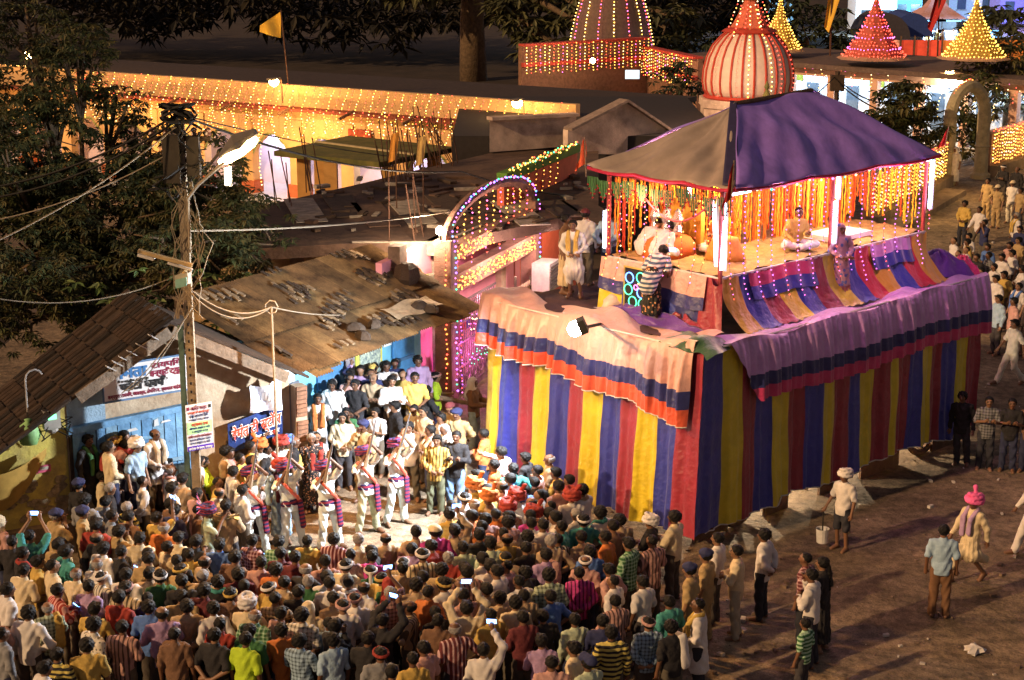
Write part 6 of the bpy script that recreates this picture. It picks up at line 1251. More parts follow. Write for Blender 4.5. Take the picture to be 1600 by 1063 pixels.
HL += [(1462, 430, 'w', 'down', 'man in white by the valance, left of the road crowd'), (1476, 402, 'c', 'clasp', 'man in cream behind the violet bundle'), (1526, 404, 'k', 'down', 'man in black in the middle of the road crowd'), (1566, 404, 'w', 'back', 'man in white with hands behind in the road crowd'), (1570, 432, 'y', 'down', 'man in yellow low in the road crowd'), (1524, 447, 'T', 'down', 'man in tan near the far valance corner'), (1596, 422, 'w', 'cross', 'man in white with folded arms at the right edge'), (1582, 474, 'p', 'down', 'man in pink above the striding policeman'), (1516, 372, 'w', 'down', 'man in white at the top of the road crowd'), (1594, 300, 'K', 'down', 'khaki man far up at the right edge'), (1604, 470, 'c', 'down', 'man in cream cut by the right edge'), (1560, 470, 'u', 'down', 'man in light blue beside the valance end'), (1530, 330, 'w', 'walk', 'man in white walking on the upper road')]
for x, y, c, ps, lab in HL:
    m_ = re.match(r'(\w)(?:/(\w))?(?:\+(\w))?', c); person(hp(x, y), (rnd.uniform(-1, -.6), rnd.uniform(-.6, .1)), m_.group(1), m_.group(2) or '', pose=ps, scarf=m_.group(3), label=lab, group='watchers on the far road')
for fp, c, kw, ps, lab in (((1501, 386), 'y', dict(legm=TROUS[0]), 'clasp', 'man in yellow shirt standing alone on the lit road'), ((1555, 357), 'K', dict(legm=cloth('K'), hat='c'), 'hip', 'khaki policeman with pale cap in the police group'), ((1577, 350), 'w', dict(legm=mat('police_white2', (.55, .5, .4)), hat='c'), 'back', 'policeman in whitish uniform in the group by the wall'), ((1539, 345), 'K', dict(legm=cloth('K')), 'down', 'khaki clad man left in the police group'), ((1564, 322), 'k', dict(hat='b'), 'cross', 'man in black with white headband behind the police group'), ((1585, 325), 'k', {}, 'down', 'man in dark clothes with a helmet behind the police group'), ((1491, 290), 'w', dict(hem=.4, legk='lungi', legm=cloth('w'), hat='v', sex='woman'), 'down', 'figure in white wrap by the stone gate'), ((1493, 283), 'T', dict(h=1.3), 'down', 'small figure sitting low at the gate foot')):
    person(at_feet(*fp), (-.7, -.6), c, pose=ps, label=lab, group='people by the far wall', **kw)
t = UP2['man in white vest and white turban carrying a bucket by the chariot hem']; bpy.context.view_layer.update(); hw = t.matrix_world @ Vector((.31, .22, .80))
bk = thing('paint_bucket', 'white bucket hanging from a rod held by the turbaned man', 'bucket', (hw.x, hw.y, .14)); q = MB(); q.lathe((hw.x, hw.y, .14), [(.10, 0), (.105, .01), (.125, .27), (.13, .28), (.115, .27), (.10, .1)], 14); q.build('pail', mat('bucket_white', (.62, .6, .58), rough=.4), bk); q = MB(); q.tube([(hw.x, hw.y, .3), hw], .014, 5); q.build('rod', WIRE, bk)
# phones and a camera held up
PHONES = {}
def phone(t, loc, label, tilt=.3):
    bpy.context.view_layer.update(); M = t.matrix_world.copy(); c = Vector(loc); o = thing('phone', label, 'phone', M @ c); PHONES[o] = t; u = Vector((1, 0, 0)); w = Vector((0, -math.sin(tilt), math.cos(tilt))); n_ = u.cross(w)
    q = MB(); q.box(c, (.16, .085, .016), u, w, n_); to_world(q, M).build('case', m_blp, o); q = MB(); q.box(c - Vector((0, .010, .001)), (.145, .075, .012), u, w, n_); to_world(q, M).build('lit_screen', glow('screen_blue', (.16, .38, 1), 5), o)
# ------------------------------------------------------------------ labels : where each spectator stands
LM = [(60, 850, 'by the yellow wall'), (150, 780, 'beside the police berets at the yellow wall'), (205, 730, 'by the plank door'), (300, 750, 'beside the poster pole'), (400, 690, 'under the tea banner'), (520, 600, 'before the blue shop'), (610, 590, 'on the shop porch'), (560, 645, 'behind the rifle dancers'), (705, 665, 'before the iron grille'), (250, 800, 'left of the bandsman'), (360, 850, 'just below the bandsman'), (800, 720, 'against the striped skirt'), (830, 800, 'among the orange turbans'), (700, 830, 'at the right rim of the open ground'), (960, 830, 'near the front skirt corner'), (1010, 900, 'at the right edge of the crowd'), (1000, 1000, 'in the rear right rows'), (880, 900, 'in the thick right wing'), (760, 900, 'right of the crowd centre'), (640, 900, 'in the crowd centre'), (520, 880, 'facing the middle rifle dancer'), (430, 900, 'facing the left rifle dancers'), (300, 900, 'in the left half of the crowd'), (180, 900, 'in the left wing of the crowd'), (60, 930, 'at the left picture edge'), (90, 1010, 'in the bottom left corner'), (230, 1000, 'in the rear left rows'), (400, 1000, 'in the rear rows below the pole'), (560, 980, 'in the rear centre rows'), (720, 990, 'in the rear rows left of the corner'), (860, 990, 'in the rear right of centre')]
grp = {}
for t, d, px, rg, pose in PEOPLE:
    if t.get('label'): continue
    r_ = min(LM, key=lambda m: ((px[0] - m[0]) / 1.3) ** 2 + (px[1] - m[1]) ** 2)[2]; act = {'up': 'raising a phone overhead', 'one': 'raising one arm', 'point': 'pointing ahead', 'cross': 'arms folded', 'hip': 'hand on hip', 'face': 'hands at face', 'phone': 'holding a phone', 'back': 'hands behind back'}.get(pose)
    grp.setdefault((d, r_), []).append((t, px, act))
ORD = ['leftmost'] + [w + ' from left' for w in 'second third fourth fifth sixth seventh eighth ninth tenth eleventh twelfth'.split()]
for (d, r_), L in grp.items():
    L.sort(key=lambda e: e[1][0]); n_ = len(L); acts = [e[2] for e in L]
    for i, (t, px, act) in enumerate(L):
        lab = '%s %s' % (d, r_)
        if n_ > 1:
            if act and acts.count(act) == 1: lab = '%s, %s, %s' % (d, act, r_)
            elif n_ == 2: lab = '%s of two %s, %s' % (('left', 'right')[i], d.replace('man', 'men', 1).replace('shirt', 'shirts', 1), r_)
            else: lab = '%s of %d %s, %s' % (ORD[min(i, 11)], n_, d.replace('man', 'men', 1).replace('shirt', 'shirts', 1), r_)
        w = lab.split(); t['label'] = ' '.join(w[:16])
npn = 0
for t, d, px, rg, pose in PEOPLE:
    lab = t['label']; who = ' '.join(lab.split()[:12])
    if pose == 'up': phone(t, (0, .29, 1.90), 'raised phone of the ' + who)
    elif pose == 'one': phone(t, (.08, .31, 1.92), 'lifted phone of the ' + who)
    elif pose == 'phone' and npn < 9: phone(t, (0, .33, 1.25), 'lowered phone of the ' + who, 1.0); npn += 1
    elif pose == 'bend': phone(t, (.05, .85, 1.33), 'small phone filming inside the pavilion in the hand of the leaning person')
# ------------------------------------------------------------------ utility pole, wires and lamps
pb = wallpx(306, 720, 1.05); PX, PY = pb.x, pb.y
pole = thing('utility_pole', 'tall concrete utility pole crowned by a tangle of cables before the signboard', 'utility pole', (PX, PY, 0))
m_pole = mat('pole_concrete', (.30, .24, .17), rough=.9, var=.4, scale=5, bump=.3)
def ptop(py):
    z = 0
    while proj((PX, PY, z))[1] > py: z += .05
    return z
HZ = ptop(172)
q = MB(); q.bar((PX, PY, 0), (PX, PY, HZ), .13, .16); q.build('shaft', m_pole, pole)
q = MB(); q.bar((PX - .16, PY - .02, 0), (PX - .16, PY - .02, HZ * .52), .05, .10); q.build('side_rail', mat('rail_green', (.10, .17, .15), var=.4), pole)
for k in range(14): q = MB(); q.box((PX, PY - .105, 2.6 + k * .16), (.035, .02, .05)); q.build('slot', m_blp, pole)
q = MB(); q.bar((PX - .55, PY, HZ - .55), (PX + .55, PY, HZ - .55), .08, .08); q.bar((PX - .35, PY, HZ - .95), (PX + .4, PY, HZ - .95), .07, .07); q.build('crossarm', m_woodd, pole)
for x_ in (-.5, -.25, .25, .5): q = MB(); q.lathe((PX + x_, PY, HZ - .51), [(.03, 0), (.06, .03), (.04, .08), (.06, .12), (.02, .16)], 8); q.build('insulator', mat('insulator', (.25, .12, .08), rough=.3), pole)
q = MB(); q.box((PX - .14, PY - .1, HZ - .9), (.3, .2, .85)); q.box((PX + .24, PY - .06, HZ - .85), (.22, .2, .7)); q.build('junction_box', mat('junction_dark', (.05, .04, .03)), pole)
q = MB(); q.tube([Vector((PX + .32 * math.cos(j * .7) * (1 - .004 * j), PY - .15 + .12 * math.sin(j * 1.1), HZ - .08 + .16 * math.sin(j * .45))) for j in range(60)], .028, 5)
for k in range(8): q.tube([Vector((PX + rnd.uniform(-.4, .4) * (1 + .1 * j), PY - .15 + rnd.uniform(-.1, .1), HZ - .1 - .3 * j * rnd.uniform(.7, 1.1))) for j in range(6)], .02, 4)
q.build('cable_tangle', WIRE, pole)
q = MB()
for k in range(12):
    x0 = rnd.uniform(-.1, .2); q.tube([Vector((PX + x0 + .13 * math.sin(j * rnd.uniform(.5, 1.3) + k) + (.28 * math.sin(j * .5) if k > 8 else 0), PY - .14, HZ - 1.3 - j * .28)) for j in range(10)], .008, 4)
q.build('loose_wires', WIREL, pole)
# sodium street lamp on its bracket
d0 = Vector((PX, PY, 0)); lampc = hit(372, 236, (PX, PY - .5, 0), (0, 1, 0)); t = thing('street_lamp', 'sodium street lamp burning on a long bracket from the cable pole', 'street lamp', lampc)
q = MB(); q.tube([(PX + .1, PY - .1, lampc.z - 1.9), Vector((PX + .12, PY - .15, lampc.z - .9)), lampc + Vector((-.75, .15, -.62)), lampc + Vector((-.25, 0, -.2))], .032, 6); q.build('bracket', m_pole, t)
ld = Vector((.62, -.15, .42)).normalized(); q = MB(); q.tube([lampc - ld * .42, lampc - ld * .25, lampc, lampc + ld * .3, lampc + ld * .42], [.05, .10, .12, .10, .05], 10); q.build('lit_head', glow('sodium_head', (1, .68, .30), 26, True), t)
q = MB(); q.tube([lampc + UP * .10 - ld * .4, lampc + UP * .15, lampc + UP * .12 + ld * .42], [.06, .17, .06], 8); q.build('hood', mat('lamp_hood', (.12, .1, .09)), t)
tb = lampc + Vector((-.2, -.05, -.30)); tube_lamp(tb, tb - UP * .30, (1, .8, .5), 4, 'short lit tube hanging under the sodium street lamp', r=.05)
sl = bpy.data.lights.new('street_beam', 'SPOT'); sl.energy = 1200; sl.color = (1, .50, .16); sl.spot_size = R(150); sl.spot_blend = .7; sl.shadow_soft_size = .12
slo = bpy.data.objects.new('street_beam', sl); COL.objects.link(slo); slo.location = lampc + Vector((.22, -.3, -.22)); slo.rotation_euler = Vector((.50, -.25, -.8)).to_track_quat('-Z', 'Y').to_euler()
# unlit tube fixture and floodlight lower on the pole
a = hit(216, 392, (PX, PY - .35, 0), (0, 1, 0)); b_ = hit(300, 415, (PX, PY - .35, 0), (0, 1, 0)); t = thing('tube_fixture', 'long unlit tube light fixture slanting left from the cable pole', 'light fixture', b_)
q = MB(); q.bar(a, b_, .10, .06); q.build('batten', mat('fixture_tan', (.45, .32, .16)), t); q = MB(); q.bar(a - UP * .06 - Vector((0, .03, 0)), a.lerp(b_, .3) - UP * .06 - Vector((0, .03, 0)), .14, .05); q.bar(a.lerp(b_, .55) - UP * .06 - Vector((0, .03, 0)), b_ - UP * .08, .10, .04); q.build('reflector', mat('fixture_white', (.55, .52, .5)), t)
c = hit(286, 437, (PX, PY - .4, 0), (0, 1, 0)); t = thing('pole_floodlight', 'unlit greenish floodlight box bracketed to the cable pole', 'floodlight', c)
q = MB(); q.box(c, (.26, .16, .20), (.9, -.2, .25), None, (.0, .2, 1)); q.build('box', mat('flood_case', (.30, .28, .22)), t); q = MB(); q.box(c + Vector((-.02, -.09, -.04)), (.22, .02, .16), (.9, -.2, .25)); q.build('glass', mat('flood_glass', (.22, .40, .34), rough=.15), t); q = MB(); q.tube([c + UP * .1, c + UP * .22 + Vector((.1, .1, 0)), (PX, PY, c.z + .1)], .028, 6); q.build('bracket', mat('fixture_tan', (.45, .32, .16)), t)
# hanging poster
q0 = hit(293, 706, (PX, PY - .16, 0), (0, 1, 0)); q1 = hit(335, 702, (PX, PY - .16, 0), (0, 1, 0)); top = hit(296, 634, (PX, PY - .16, 0), (0, 1, 0)).z; pw_ = q1.x - q0.x; ph = top - q0.z
po = thing('pole_poster', 'tall white and green printed notice with violet foot hung on the pole', 'poster', q0); pu_ = Vector((.90, .43, .04)).normalized(); pv = Vector((0, 0, 1)); PNN = Vector((-.43, .90, 0))
q = MB(); q.box(q0 + pu_ * pw_ / 2 + pv * ph / 2, (pw_, .012, ph), pu_, PNN, pv); q.build('sheet', m_sgn, po)
def pbar(x0, x1, z0, z1, m, nm): q = MB(); q.box(q0 + pu_ * pw_ * (x0 + x1) / 2 + pv * ph * (z0 + z1) / 2 - PNN * .009, (pw_ * (x1 - x0), .003, ph * (z1 - z0)), pu_, PNN, pv); q.build(nm, m, po)
pbar(0, 1, 0, .10, mat('ink_violet', (.10, .03, .40)), 'violet_band'); pbar(.03, .97, .36, .62, mat('print_green', (.45, .72, .32)), 'green_band'); pbar(.04, .14, .88, .95, m_maro, 'emblem'); pbar(.86, .96, .88, .95, m_blk, 'emblem')
f1 = q0 - PNN * .014
for body, x_, z_, s_, m, w_ in (('अहिंसा यात्रा', .2, .88, .09, m_maro, .6), ('रायपुर से जगदलपुर', .1, .80, .06, m_red, .8), ('जन-जागरण रैली', .15, .72, .07, m_navy, .7), ('७ अक्टूबर २०१३, सोमवार', .12, .65, .05, m_navy, .76), ('सद्भावना सभा', .2, .53, .08, m_red, .62), ('सोमवार संध्या ७ बजे', .12, .46, .05, m_navy, .76), ('७ अक्टूबर २०१३', .2, .39, .05, m_navy, .6), ('अहिंसा भारतीय शांति सम्मेलन', .06, .28, .06, m_maro, .88), ('स्थान सिरासार भवन', .1, .21, .05, m_navy, .8), ('समय संध्या ६ बजे', .12, .14, .05, m_navy, .76), ('आयोजक जैन समाज, जगदलपुर', .05, .02, .06, m_wht, .9)):
    text(body, s_, m, po, f1 + pu_ * pw_ * x_ + pv * ph * z_, pu_, pv, width=pw_ * w_, bold=.001)
# thin pole with coiled wire by the house
a = wallpx(430, 600, 1.0); b_ = wallpx(424, 480, 1.0); t = thing('thin_pole', 'thin pale pole with a coil of wire at its top', 'pole', a); q = MB(); q.tube([Vector((a.x, a.y, 0)), b_], .025, 6); q.build('shaft', mat('thin_pole_tan', (.28, .21, .13)), t)
q = MB(); q.tube([b_ + Vector((.12 * math.cos(j * .9), .03 * math.sin(j), .13 * math.sin(j * .9))) for j in range(30)], .010, 4); q.build('wire_coil', WIREL, t)
# overhead wires
T0 = Vector((PX, PY - .1, HZ - .1)); TLo = Vector((PX + .1, PY - .12, HZ - 3.3)); mid = Vector((b_.x, b_.y, b_.z))
far = lambda px, py, Y: hit(px, py, (0, Y, 0), (0, 1, 0))
WR = [(T0, far(-60, 300, 30), .25, .020, WIRE), (T0 - UP * .1, far(-60, 315, 30), .3, .020, WIRE), (T0 - UP * .2, far(-60, 400, 28), .2, .014, WIREL), (T0, far(720, 268, 42), .35, .022, WIRE), (far(720, 268, 42), far(1010, 300, 52), .35, .02, WIRE), (T0, far(700, 250, 60), .2, .012, WIRE), (TLo, mid, .25, .013, WIREL), (TLo - UP * .08, mid, .32, .012, WIREL), (mid, far(640, 470, 40), .25, .011, WIREL), (TLo + UP * 1.1, far(720, 328, 41), .12, .016, WIREL), (far(720, 328, 41), far(960, 320, 50), .2, .014, WIRE), (T0 - UP * .6, far(-40, 350, 30), .2, .012, WIREL), (TLo + UP * .4, far(-40, 460, 28), .35, .010, WIREL), (T0 - UP * .3, far(250, 150, 70), .2, .010, WIRE), (far(1305, 120, 76), far(1180, 200, 62), .3, .03, WIRE), (far(1305, 120, 76), far(1400, 160, 82), .4, .03, WIRE), (far(1305, 125, 76), far(1480, 172, 73), .8, .03, WIRE), (TLo - UP * .3, wallpx(190, 615, .6), .15, .010, WIREL), (TLo - UP * .25, wallpx(200, 612, .6), .2, .010, WIREL)]
WLB = ['highest dark cable running left from the pole top', 'dark cable just under the highest one running left', 'pale wire sloping steeply left from the pole', 'thick dark cable from the pole top toward the flat roof', 'dark cable continuing over the flat roof to the chariot', 'thin dark wire from the pole top to the porch', 'pale upper wire from the pole to the coil', 'pale lower wire from the pole to the coil', 'thin wire lying across the tin roof', 'pale rope like wire stretched level before the flat roof', 'dark wire from the gate lamp across to the pavilion', 'pale wire running left through the tree', 'thin low wire crossing the left tree', 'fine wire rising to the orange temple', 'dark cable from the far pole down left', 'dark cable from the far pole to the white hall', 'dark cable from the far pole to the stone gate', 'thin wire from the pole to the house eave', 'second thin wire from the pole to the house eave']
for (a, b_, sg_, r_, m), lab in zip(WR, WLB):
    q = MB(); q.tube(catenary(a, b_, sg_, 16), r_, 4); tag(q.build('overhead_wire', m, origin=a), lab, 'wire', 'wires overhead')
fp2 = far(1305, 195, 76); t = thing('far_utility_pole', 'dark utility pole before the white hall beyond the purple canopy', 'utility pole', (fp2.x, 76, 0)); q = MB(); q.tube([(fp2.x, 76, 0), (fp2.x, 76, far(1305, 112, 76).z)], .11, 6); q.box((fp2.x, 76, far(1305, 130, 76).z), (.6, .3, .7)); q.build('shaft', m_woodd, t)
# ------------------------------------------------------------------ trees
def leafm(name, col): return mat(name, col, rough=.55, var=.35, scale=2, spec=.4)
m_lf = [leafm('leaf_mango', (.055, .065, .02)), leafm('leaf_mango_dark', (.030, .036, .013)), leafm('leaf_olive', (.10, .085, .028))]
m_bark = mat('bark', (.13, .085, .05), rough=.95, var=.5, scale=4, bump=.8, bscale=9)
def rosette(mb, c, r, n, L, mi, rr, droop=.35):
    for k in range(n):
        a = 6.283 * k / n + rr.uniform(-.4, .4); el = rr.uniform(-.5, .45) - droop; d = Vector((math.cos(a) * math.cos(el), math.sin(a) * math.cos(el), math.sin(el))); l_ = L * rr.uniform(.7, 1.2); w = l_ * .17
        sd = d.cross(UP).normalized() * w; b0 = c + d * r * .2; m_ = b0 + d * l_ * .5 + UP * l_ * .06; e = b0 + d * l_ - UP * l_ * .12
        mb.add([b0, m_ + sd, e, m_ - sd], [(0, 1, 2), (0, 2, 3)], mi)
def tree(name, label, base, blobs, nros, L, seed, trunk=None, tr=.25, group=None, mats=None, nl=7, limbs=True):
    rr = random.Random(seed); t = thing(name, label, 'tree', base, group); base = Vector(base); mb = MB(); mats = mats or m_lf
    wsum = sum(b[1].x * b[1].y * b[1].z for b in blobs)
    for c, rad in blobs:
        n_ = int(nros * rad.x * rad.y * rad.z / wsum)
        for i in range(n_):
            while True:
                p = Vector((rr.uniform(-1, 1), rr.uniform(-1, 1), rr.uniform(-1, 1)))
                if .35 < p.length < 1: break
            if rr.random() > .25: p = p.normalized() * rr.uniform(.72, 1.05)
            q = c + Vector((p.x * rad.x, p.y * rad.y, p.z * rad.z)); 
            if noise2(q.x * 1.9 + seed, q.z * 2.3 + q.y) < -.35: continue
            if q.z < .4: continue
            rosette(mb, q, .1, nl, L, rr.randrange(len(mats)), rr)
    tag(mb.build('crown', mats, t), kind='stuff')
    mb = MB(); top = blobs[0][0]; kk = trunk or [base, base.lerp(top, .5) + Vector((.2, .1, 0)), top]; mb.tube(kk, [tr * (1 - .5 * i / (len(kk) - 1)) for i in range(len(kk))], 9); mb.build('trunk', m_bark, t, smooth=True)
    for c, rad in blobs if limbs else []:
        mb = MB(); s_ = kk[len(kk) // 2]; mb.tube([s_, s_.lerp(c, .5) - UP * .25, c], [tr * .36, tr * .22, tr * .10], 6); mb.build('limb', m_bark, t, smooth=True)
        for k in range(4): e = c + Vector((rr.uniform(-1, 1) * rad.x, rr.uniform(-1, 1) * rad.y, rr.uniform(-.8, .8) * rad.z)); mb = MB(); mb.tube([s_.lerp(c, .7), c.lerp(e, .5) + UP * .15, e], [tr * .2, tr * .12, tr * .05], 5); mb.build('branch', m_bark, t, smooth=True)
    return t
def blob(px, py, Y, rx, ry, rz): return (far(px, py, Y), Vector((rx, ry, rz)))
tree('mango_tree', 'large dark mango tree filling the left, orange light glinting through', (-11.5, 42, 0), [blob(150, 330, 41, 2.6, 1.6, 1.5), blob(60, 230, 41, 1.7, 1.4, 1.5), blob(30, 380, 40, 1.6, 1.4, 1.3), blob(250, 300, 41, 1.5, 1.3, 1.3), blob(320, 340, 40, 1.4, 1.2, 1.1), blob(70, 130, 42, 1.5, 1.2, 1.1), blob(120, 70, 42, 1.1, 1, .6), blob(200, 430, 38, 2.6, 1.0, .8), blob(90, 460, 38, 1.8, 1.0, .7), blob(370, 400, 38, 1.1, .8, .9), blob(230, 215, 42, .9, .8, .6), blob(20, 300, 40, 1.2, 1.2, 1.6), blob(330, 270, 40, .9, .8, 1.0), blob(300, 400, 37, 1.3, .9, .9), blob(400, 350, 39, .9, .8, .8), blob(120, 400, 39, 2.0, 1.0, 1.2), blob(20, 450, 36, 1.6, 1, .9), blob(180, 160, 42, .9, .8, .5), blob(40, 40, 43, 1.3, 1, .7), blob(50, 500, 36, 1.5, .7, .8), blob(140, 470, 37, 1.5, .7, .7)], 9000, .205, 3, tr=.30, nl=8)
nt_ = thing('leafy_bough', 'near bough of broad lit leaves hanging over the tin roof edge', 'tree', far(330, 470, 36))
q = MB(); q.tube([far(280, 430, 36.5), far(340, 440, 36.2), far(400, 455, 36), far(430, 470, 36)], [.05, .04, .03, .015], 6); q.tube([far(340, 440, 36.2), far(370, 480, 36), far(400, 495, 35.9)], [.035, .025, .012], 5); q.tube([far(280, 430, 36.5), far(250, 455, 36), far(200, 460, 35.5)], [.04, .03, .012], 5); q.build('branch', m_bark, nt_)
lm = []
for m in (leafm('leaf_broad', (.10, .16, .04)), leafm('leaf_broad_pale', (.16, .20, .06)), leafm('leaf_broad_dark', (.06, .10, .03))):
    q = MB(); q.add([(0, 0, 0), (.055, .09, .015), (.05, .18, .01), (0, .27, -.03), (-.05, .18, .01), (-.055, .09, .015), (0, .12, -.012)], [(0, 1, 6), (1, 2, 6), (2, 3, 6), (3, 4, 6), (4, 5, 6), (5, 0, 6)]); me = q.mesh('leaf'); me.materials.append(m); lm.append(me)
rr = random.Random(5)
for i in range(46):
    c = far(rr.gauss(380, 42), rr.gauss(462, 26), 36) + Vector((0, rr.uniform(-.4, .4), 0)) if i < 32 else far(rr.uniform(90, 300), rr.gauss(458, 18), 35.5)
    for k in range(6):
        o = bpy.data.objects.new('leaf', rr.choice(lm)); COL.objects.link(o); o.parent = nt_; o.location = c - wloc(nt_); o.rotation_euler = (rr.uniform(-.7, .2), rr.uniform(-.5, .5), 6.283 * k / 6 + rr.uniform(-.3, .3)); s_ = rr.uniform(.75, 1.15); o.scale = (s_, s_, s_)
tree('frangipani_tree', 'small bushy tree with fork branches before the white hall', (15.9, 70.5, 0), [(Vector((16.2, 70.5, 3.9)), Vector((1.3, 1.1, 1.0))), (Vector((17.2, 71, 2.8)), Vector((1.1, 1, .9))), (Vector((15.3, 70, 3.0)), Vector((.9, .9, .8)))], 420, .42, 8, tr=.12)
tree('garden_tree', 'dark bushy tree to the right of the stone gate arch', (25.0, 86, 0), [(Vector((24.6, 85, 3.6)), Vector((2.4, 2, 1.9))), (Vector((27.5, 86, 3.0)), Vector((2.5, 2, 1.8))), (Vector((22.6, 82, 2.8)), Vector((1.4, 1.2, 1.4)))], 900, .45, 12, tr=.3)
tree('gate_shrub', 'green shrub showing through the opening of the stone gate arch', (20.6, 78, 0), [(Vector((20.7, 78, 1.6)), Vector((.9, .8, 1.3)))], 130, .4, 14, tr=.08)
bt = far(740, 115, 118); bt.z = 0
tree('banyan_tree', 'huge bare trunked tree standing dark behind the temple roof', (bt.x, 118, 0), [blob(830, 20, 114, 3.2, 2, 1.6), blob(960, 70, 108, 3.4, 1.8, 1.2), blob(1045, 40, 108, 2.2, 1.6, 1.4), blob(850, 75, 112, 2.4, 1.5, .9), blob(640, -25, 116, 4, 2, 1.2), blob(930, 15, 110, 2.0, 1.4, 1.2)], 560, .95, 21, trunk=[Vector((bt.x, 118, -.5)), Vector((bt.x - .1, 118, 4.0)), Vector((bt.x + .1, 118, 8.5)), Vector((bt.x + .4, 118, 13))], tr=1.0, mats=[leafm('leaf_banyan', (.10, .095, .04)), leafm('leaf_banyan_dark', (.06, .06, .025))])
mb = MB(); rr = random.Random(77); m_dim = [leafm('leaf_dim', (.030, .024, .014)), leafm('leaf_dim_dark', (.016, .014, .010))]
for i in range(2600):
    x = rr.uniform(-48, 21); y = rr.uniform(126, 146); top = 5.5 + 3.5 * noise2(x * .16, y * .1) + 2.5 * noise2(x * .5 + 4, y * .3); z = rr.uniform(.2, 1) ** .7 * max(2.5, top + 3)
    rosette(mb, Vector((x, y, z)), .3, 6, rr.uniform(.8, 1.5), rr.randrange(2), rr)
tag(mb.build('treeline', m_dim), 'dark belt of trees closing the night behind the temples', 'trees', kind='stuff')
for k, (px, py, Y, lab) in enumerate(((1260, 60, 125, 'dark tree crown behind the yellow spire beside the dome'), (1570, 60, 120, 'dark rounded tree crown at the right above the yellow spire'), (1060, 130, 84, 'low bush below the lit hall left of the dome'), (1075, 95, 128, 'dark tree between the lit hall and the dome'))):
    c = far(px, py, Y); s_ = (3.6, 3.0, 1.3, 3.4)[k]; tree('dark_tree', lab, (c.x, Y, 0), [(c, Vector((s_, s_ * .7, s_ * .8)))], (240, 200, 110, 200)[k], (.9, .9, .4, .9)[k], 60 + k, tr=.3, mats=[leafm('leaf_night', (.035, .045, .022))])
# ------------------------------------------------------------------ domed shrine
m_domew = mat('dome_cream', (.60, .46, .38), rough=.7, var=.15, scale=3); m_domer = mat('dome_red', (.42, .05, .03), rough=.6, var=.2)
dY = 63.0; dc = far(1168, 148, dY); R_ = 68 / 2650 * 64.5
dm = thing('domed_shrine', 'onion domed shrine with red ribs rising behind the purple canopy', 'shrine', (dc.x, dY, 0))
q = MB(); q.lathe((dc.x, dY, 0), [(R_ * 1.08, 0), (R_ * 1.08, dc.z - .45), (R_ * 1.12, dc.z - .4), (R_ * 1.12, dc.z - .1)], 8, rot=.39); q.build('drum', m_wash, dm)
prof = [(.90, 0), (.97, .12), (1.0, .32), (.985, .55), (.92, .82), (.80, 1.06), (.62, 1.26), (.46, 1.38)]
q = MB(); q.lathe((dc.x, dY, dc.z), [(R_ * r, R_ * z * 1.02) for r, z in prof], 40); dome = q.build('dome', m_domew, dm, smooth=True)
for k in range(24):
    a = 6.283 * k / 24; q = MB(); q.tube([Vector((dc.x + R_ * r * 1.01 * math.cos(a), dY + R_ * r * 1.01 * math.sin(a), dc.z + R_ * z * 1.02)) for r, z in prof], .045, 5); q.build('rib', m_domer, dome)
q = MB(); q.lathe((dc.x, dY, dc.z), [(R_ * .96, -.12), (R_ * 1.0, -.05), (R_ * .95, .03)], 32); q.build('base_ring', m_domer, dm)
q = MB(); q.lathe((dc.x, dY, dc.z + R_ * 1.36), [(R_ * .52, 0), (R_ * .60, .06), (R_ * .52, .16), (R_ * .40, .22)], 20, fn=lambda a, z: 1 + .05 * math.cos(14 * a)); q.build('lotus_ring', m_domer, dm)
q = MB(); q.lathe((dc.x, dY, dc.z + R_ * 1.36 + .2), [(R_ * .42, 0), (R_ * .34, .2), (R_ * .25, .5), (R_ * .16, .85), (R_ * .12, 1.0)], 18, fn=lambda a, z: 1 + .05 * math.cos(12 * a)); q.build('neck', mat('neck_red', (.5, .12, .07)), dm)
q = MB(); q.lathe((dc.x, dY, dc.z + R_ * 1.36 + 1.15), [(.10, 0), (.34, .08), (.42, .25), (.30, .45), (.12, .55), (.26, .66), (.30, .8), (.14, .98), (.08, 1.2), (.18, 1.3), (.02, 1.6)], 14); q.build('finial', mat('finial_brass', (.55, .30, .08), rough=.35, metal=.7), dm)
for k in (14, 16, 17, 19, 20, 22):
    a = 6.283 * (k + .5) / 24; light_string([Vector((dc.x + R_ * (r * 1.03) * math.cos(a), dY + R_ * (r * 1.03) * math.sin(a), dc.z + R_ * z * 1.02)) for r, z in prof] + [(dc.x + R_ * .2 * math.cos(a), dY + R_ * .2 * math.sin(a), dc.z + R_ * 2)], .17, ['y', 'w'] if k % 2 else ['r'], .028, 'bulb string running down between the ribs of the dome', 'bulb strings on the dome', jit=.01)
tp = Vector((dc.x, dY, dc.z + R_ * 1.36 + 2.6))
for k, e in enumerate((far(1122, 82, 64), far(1212, 60, 64), far(1145, 60, 62), far(1195, 75, 62))): light_string(catenary(tp, e, .15, 10), .15, ['y', 'w', 'r'], .03, 'bulb string stayed from the dome finial, %s' % ('to the far left', 'to the far right', 'inner left', 'inner right')[k], None, jit=.02)
point_lamp((dc.x - 1.5, dY - 5.5, dc.z + 1.0), (1, .62, .42), 260, .3)       # the bulbs on the dome
mo = far(1198, 145, 60); q = MB(); q.lathe(mo, [(.10, -.3), (.14, -.1), (.05, .1), (.1, .2), (.02, .4)], 8); tag(q.build('roof_finial', m_moss, origin=mo), 'small green finial peeping above the purple canopy ridge', 'finial')
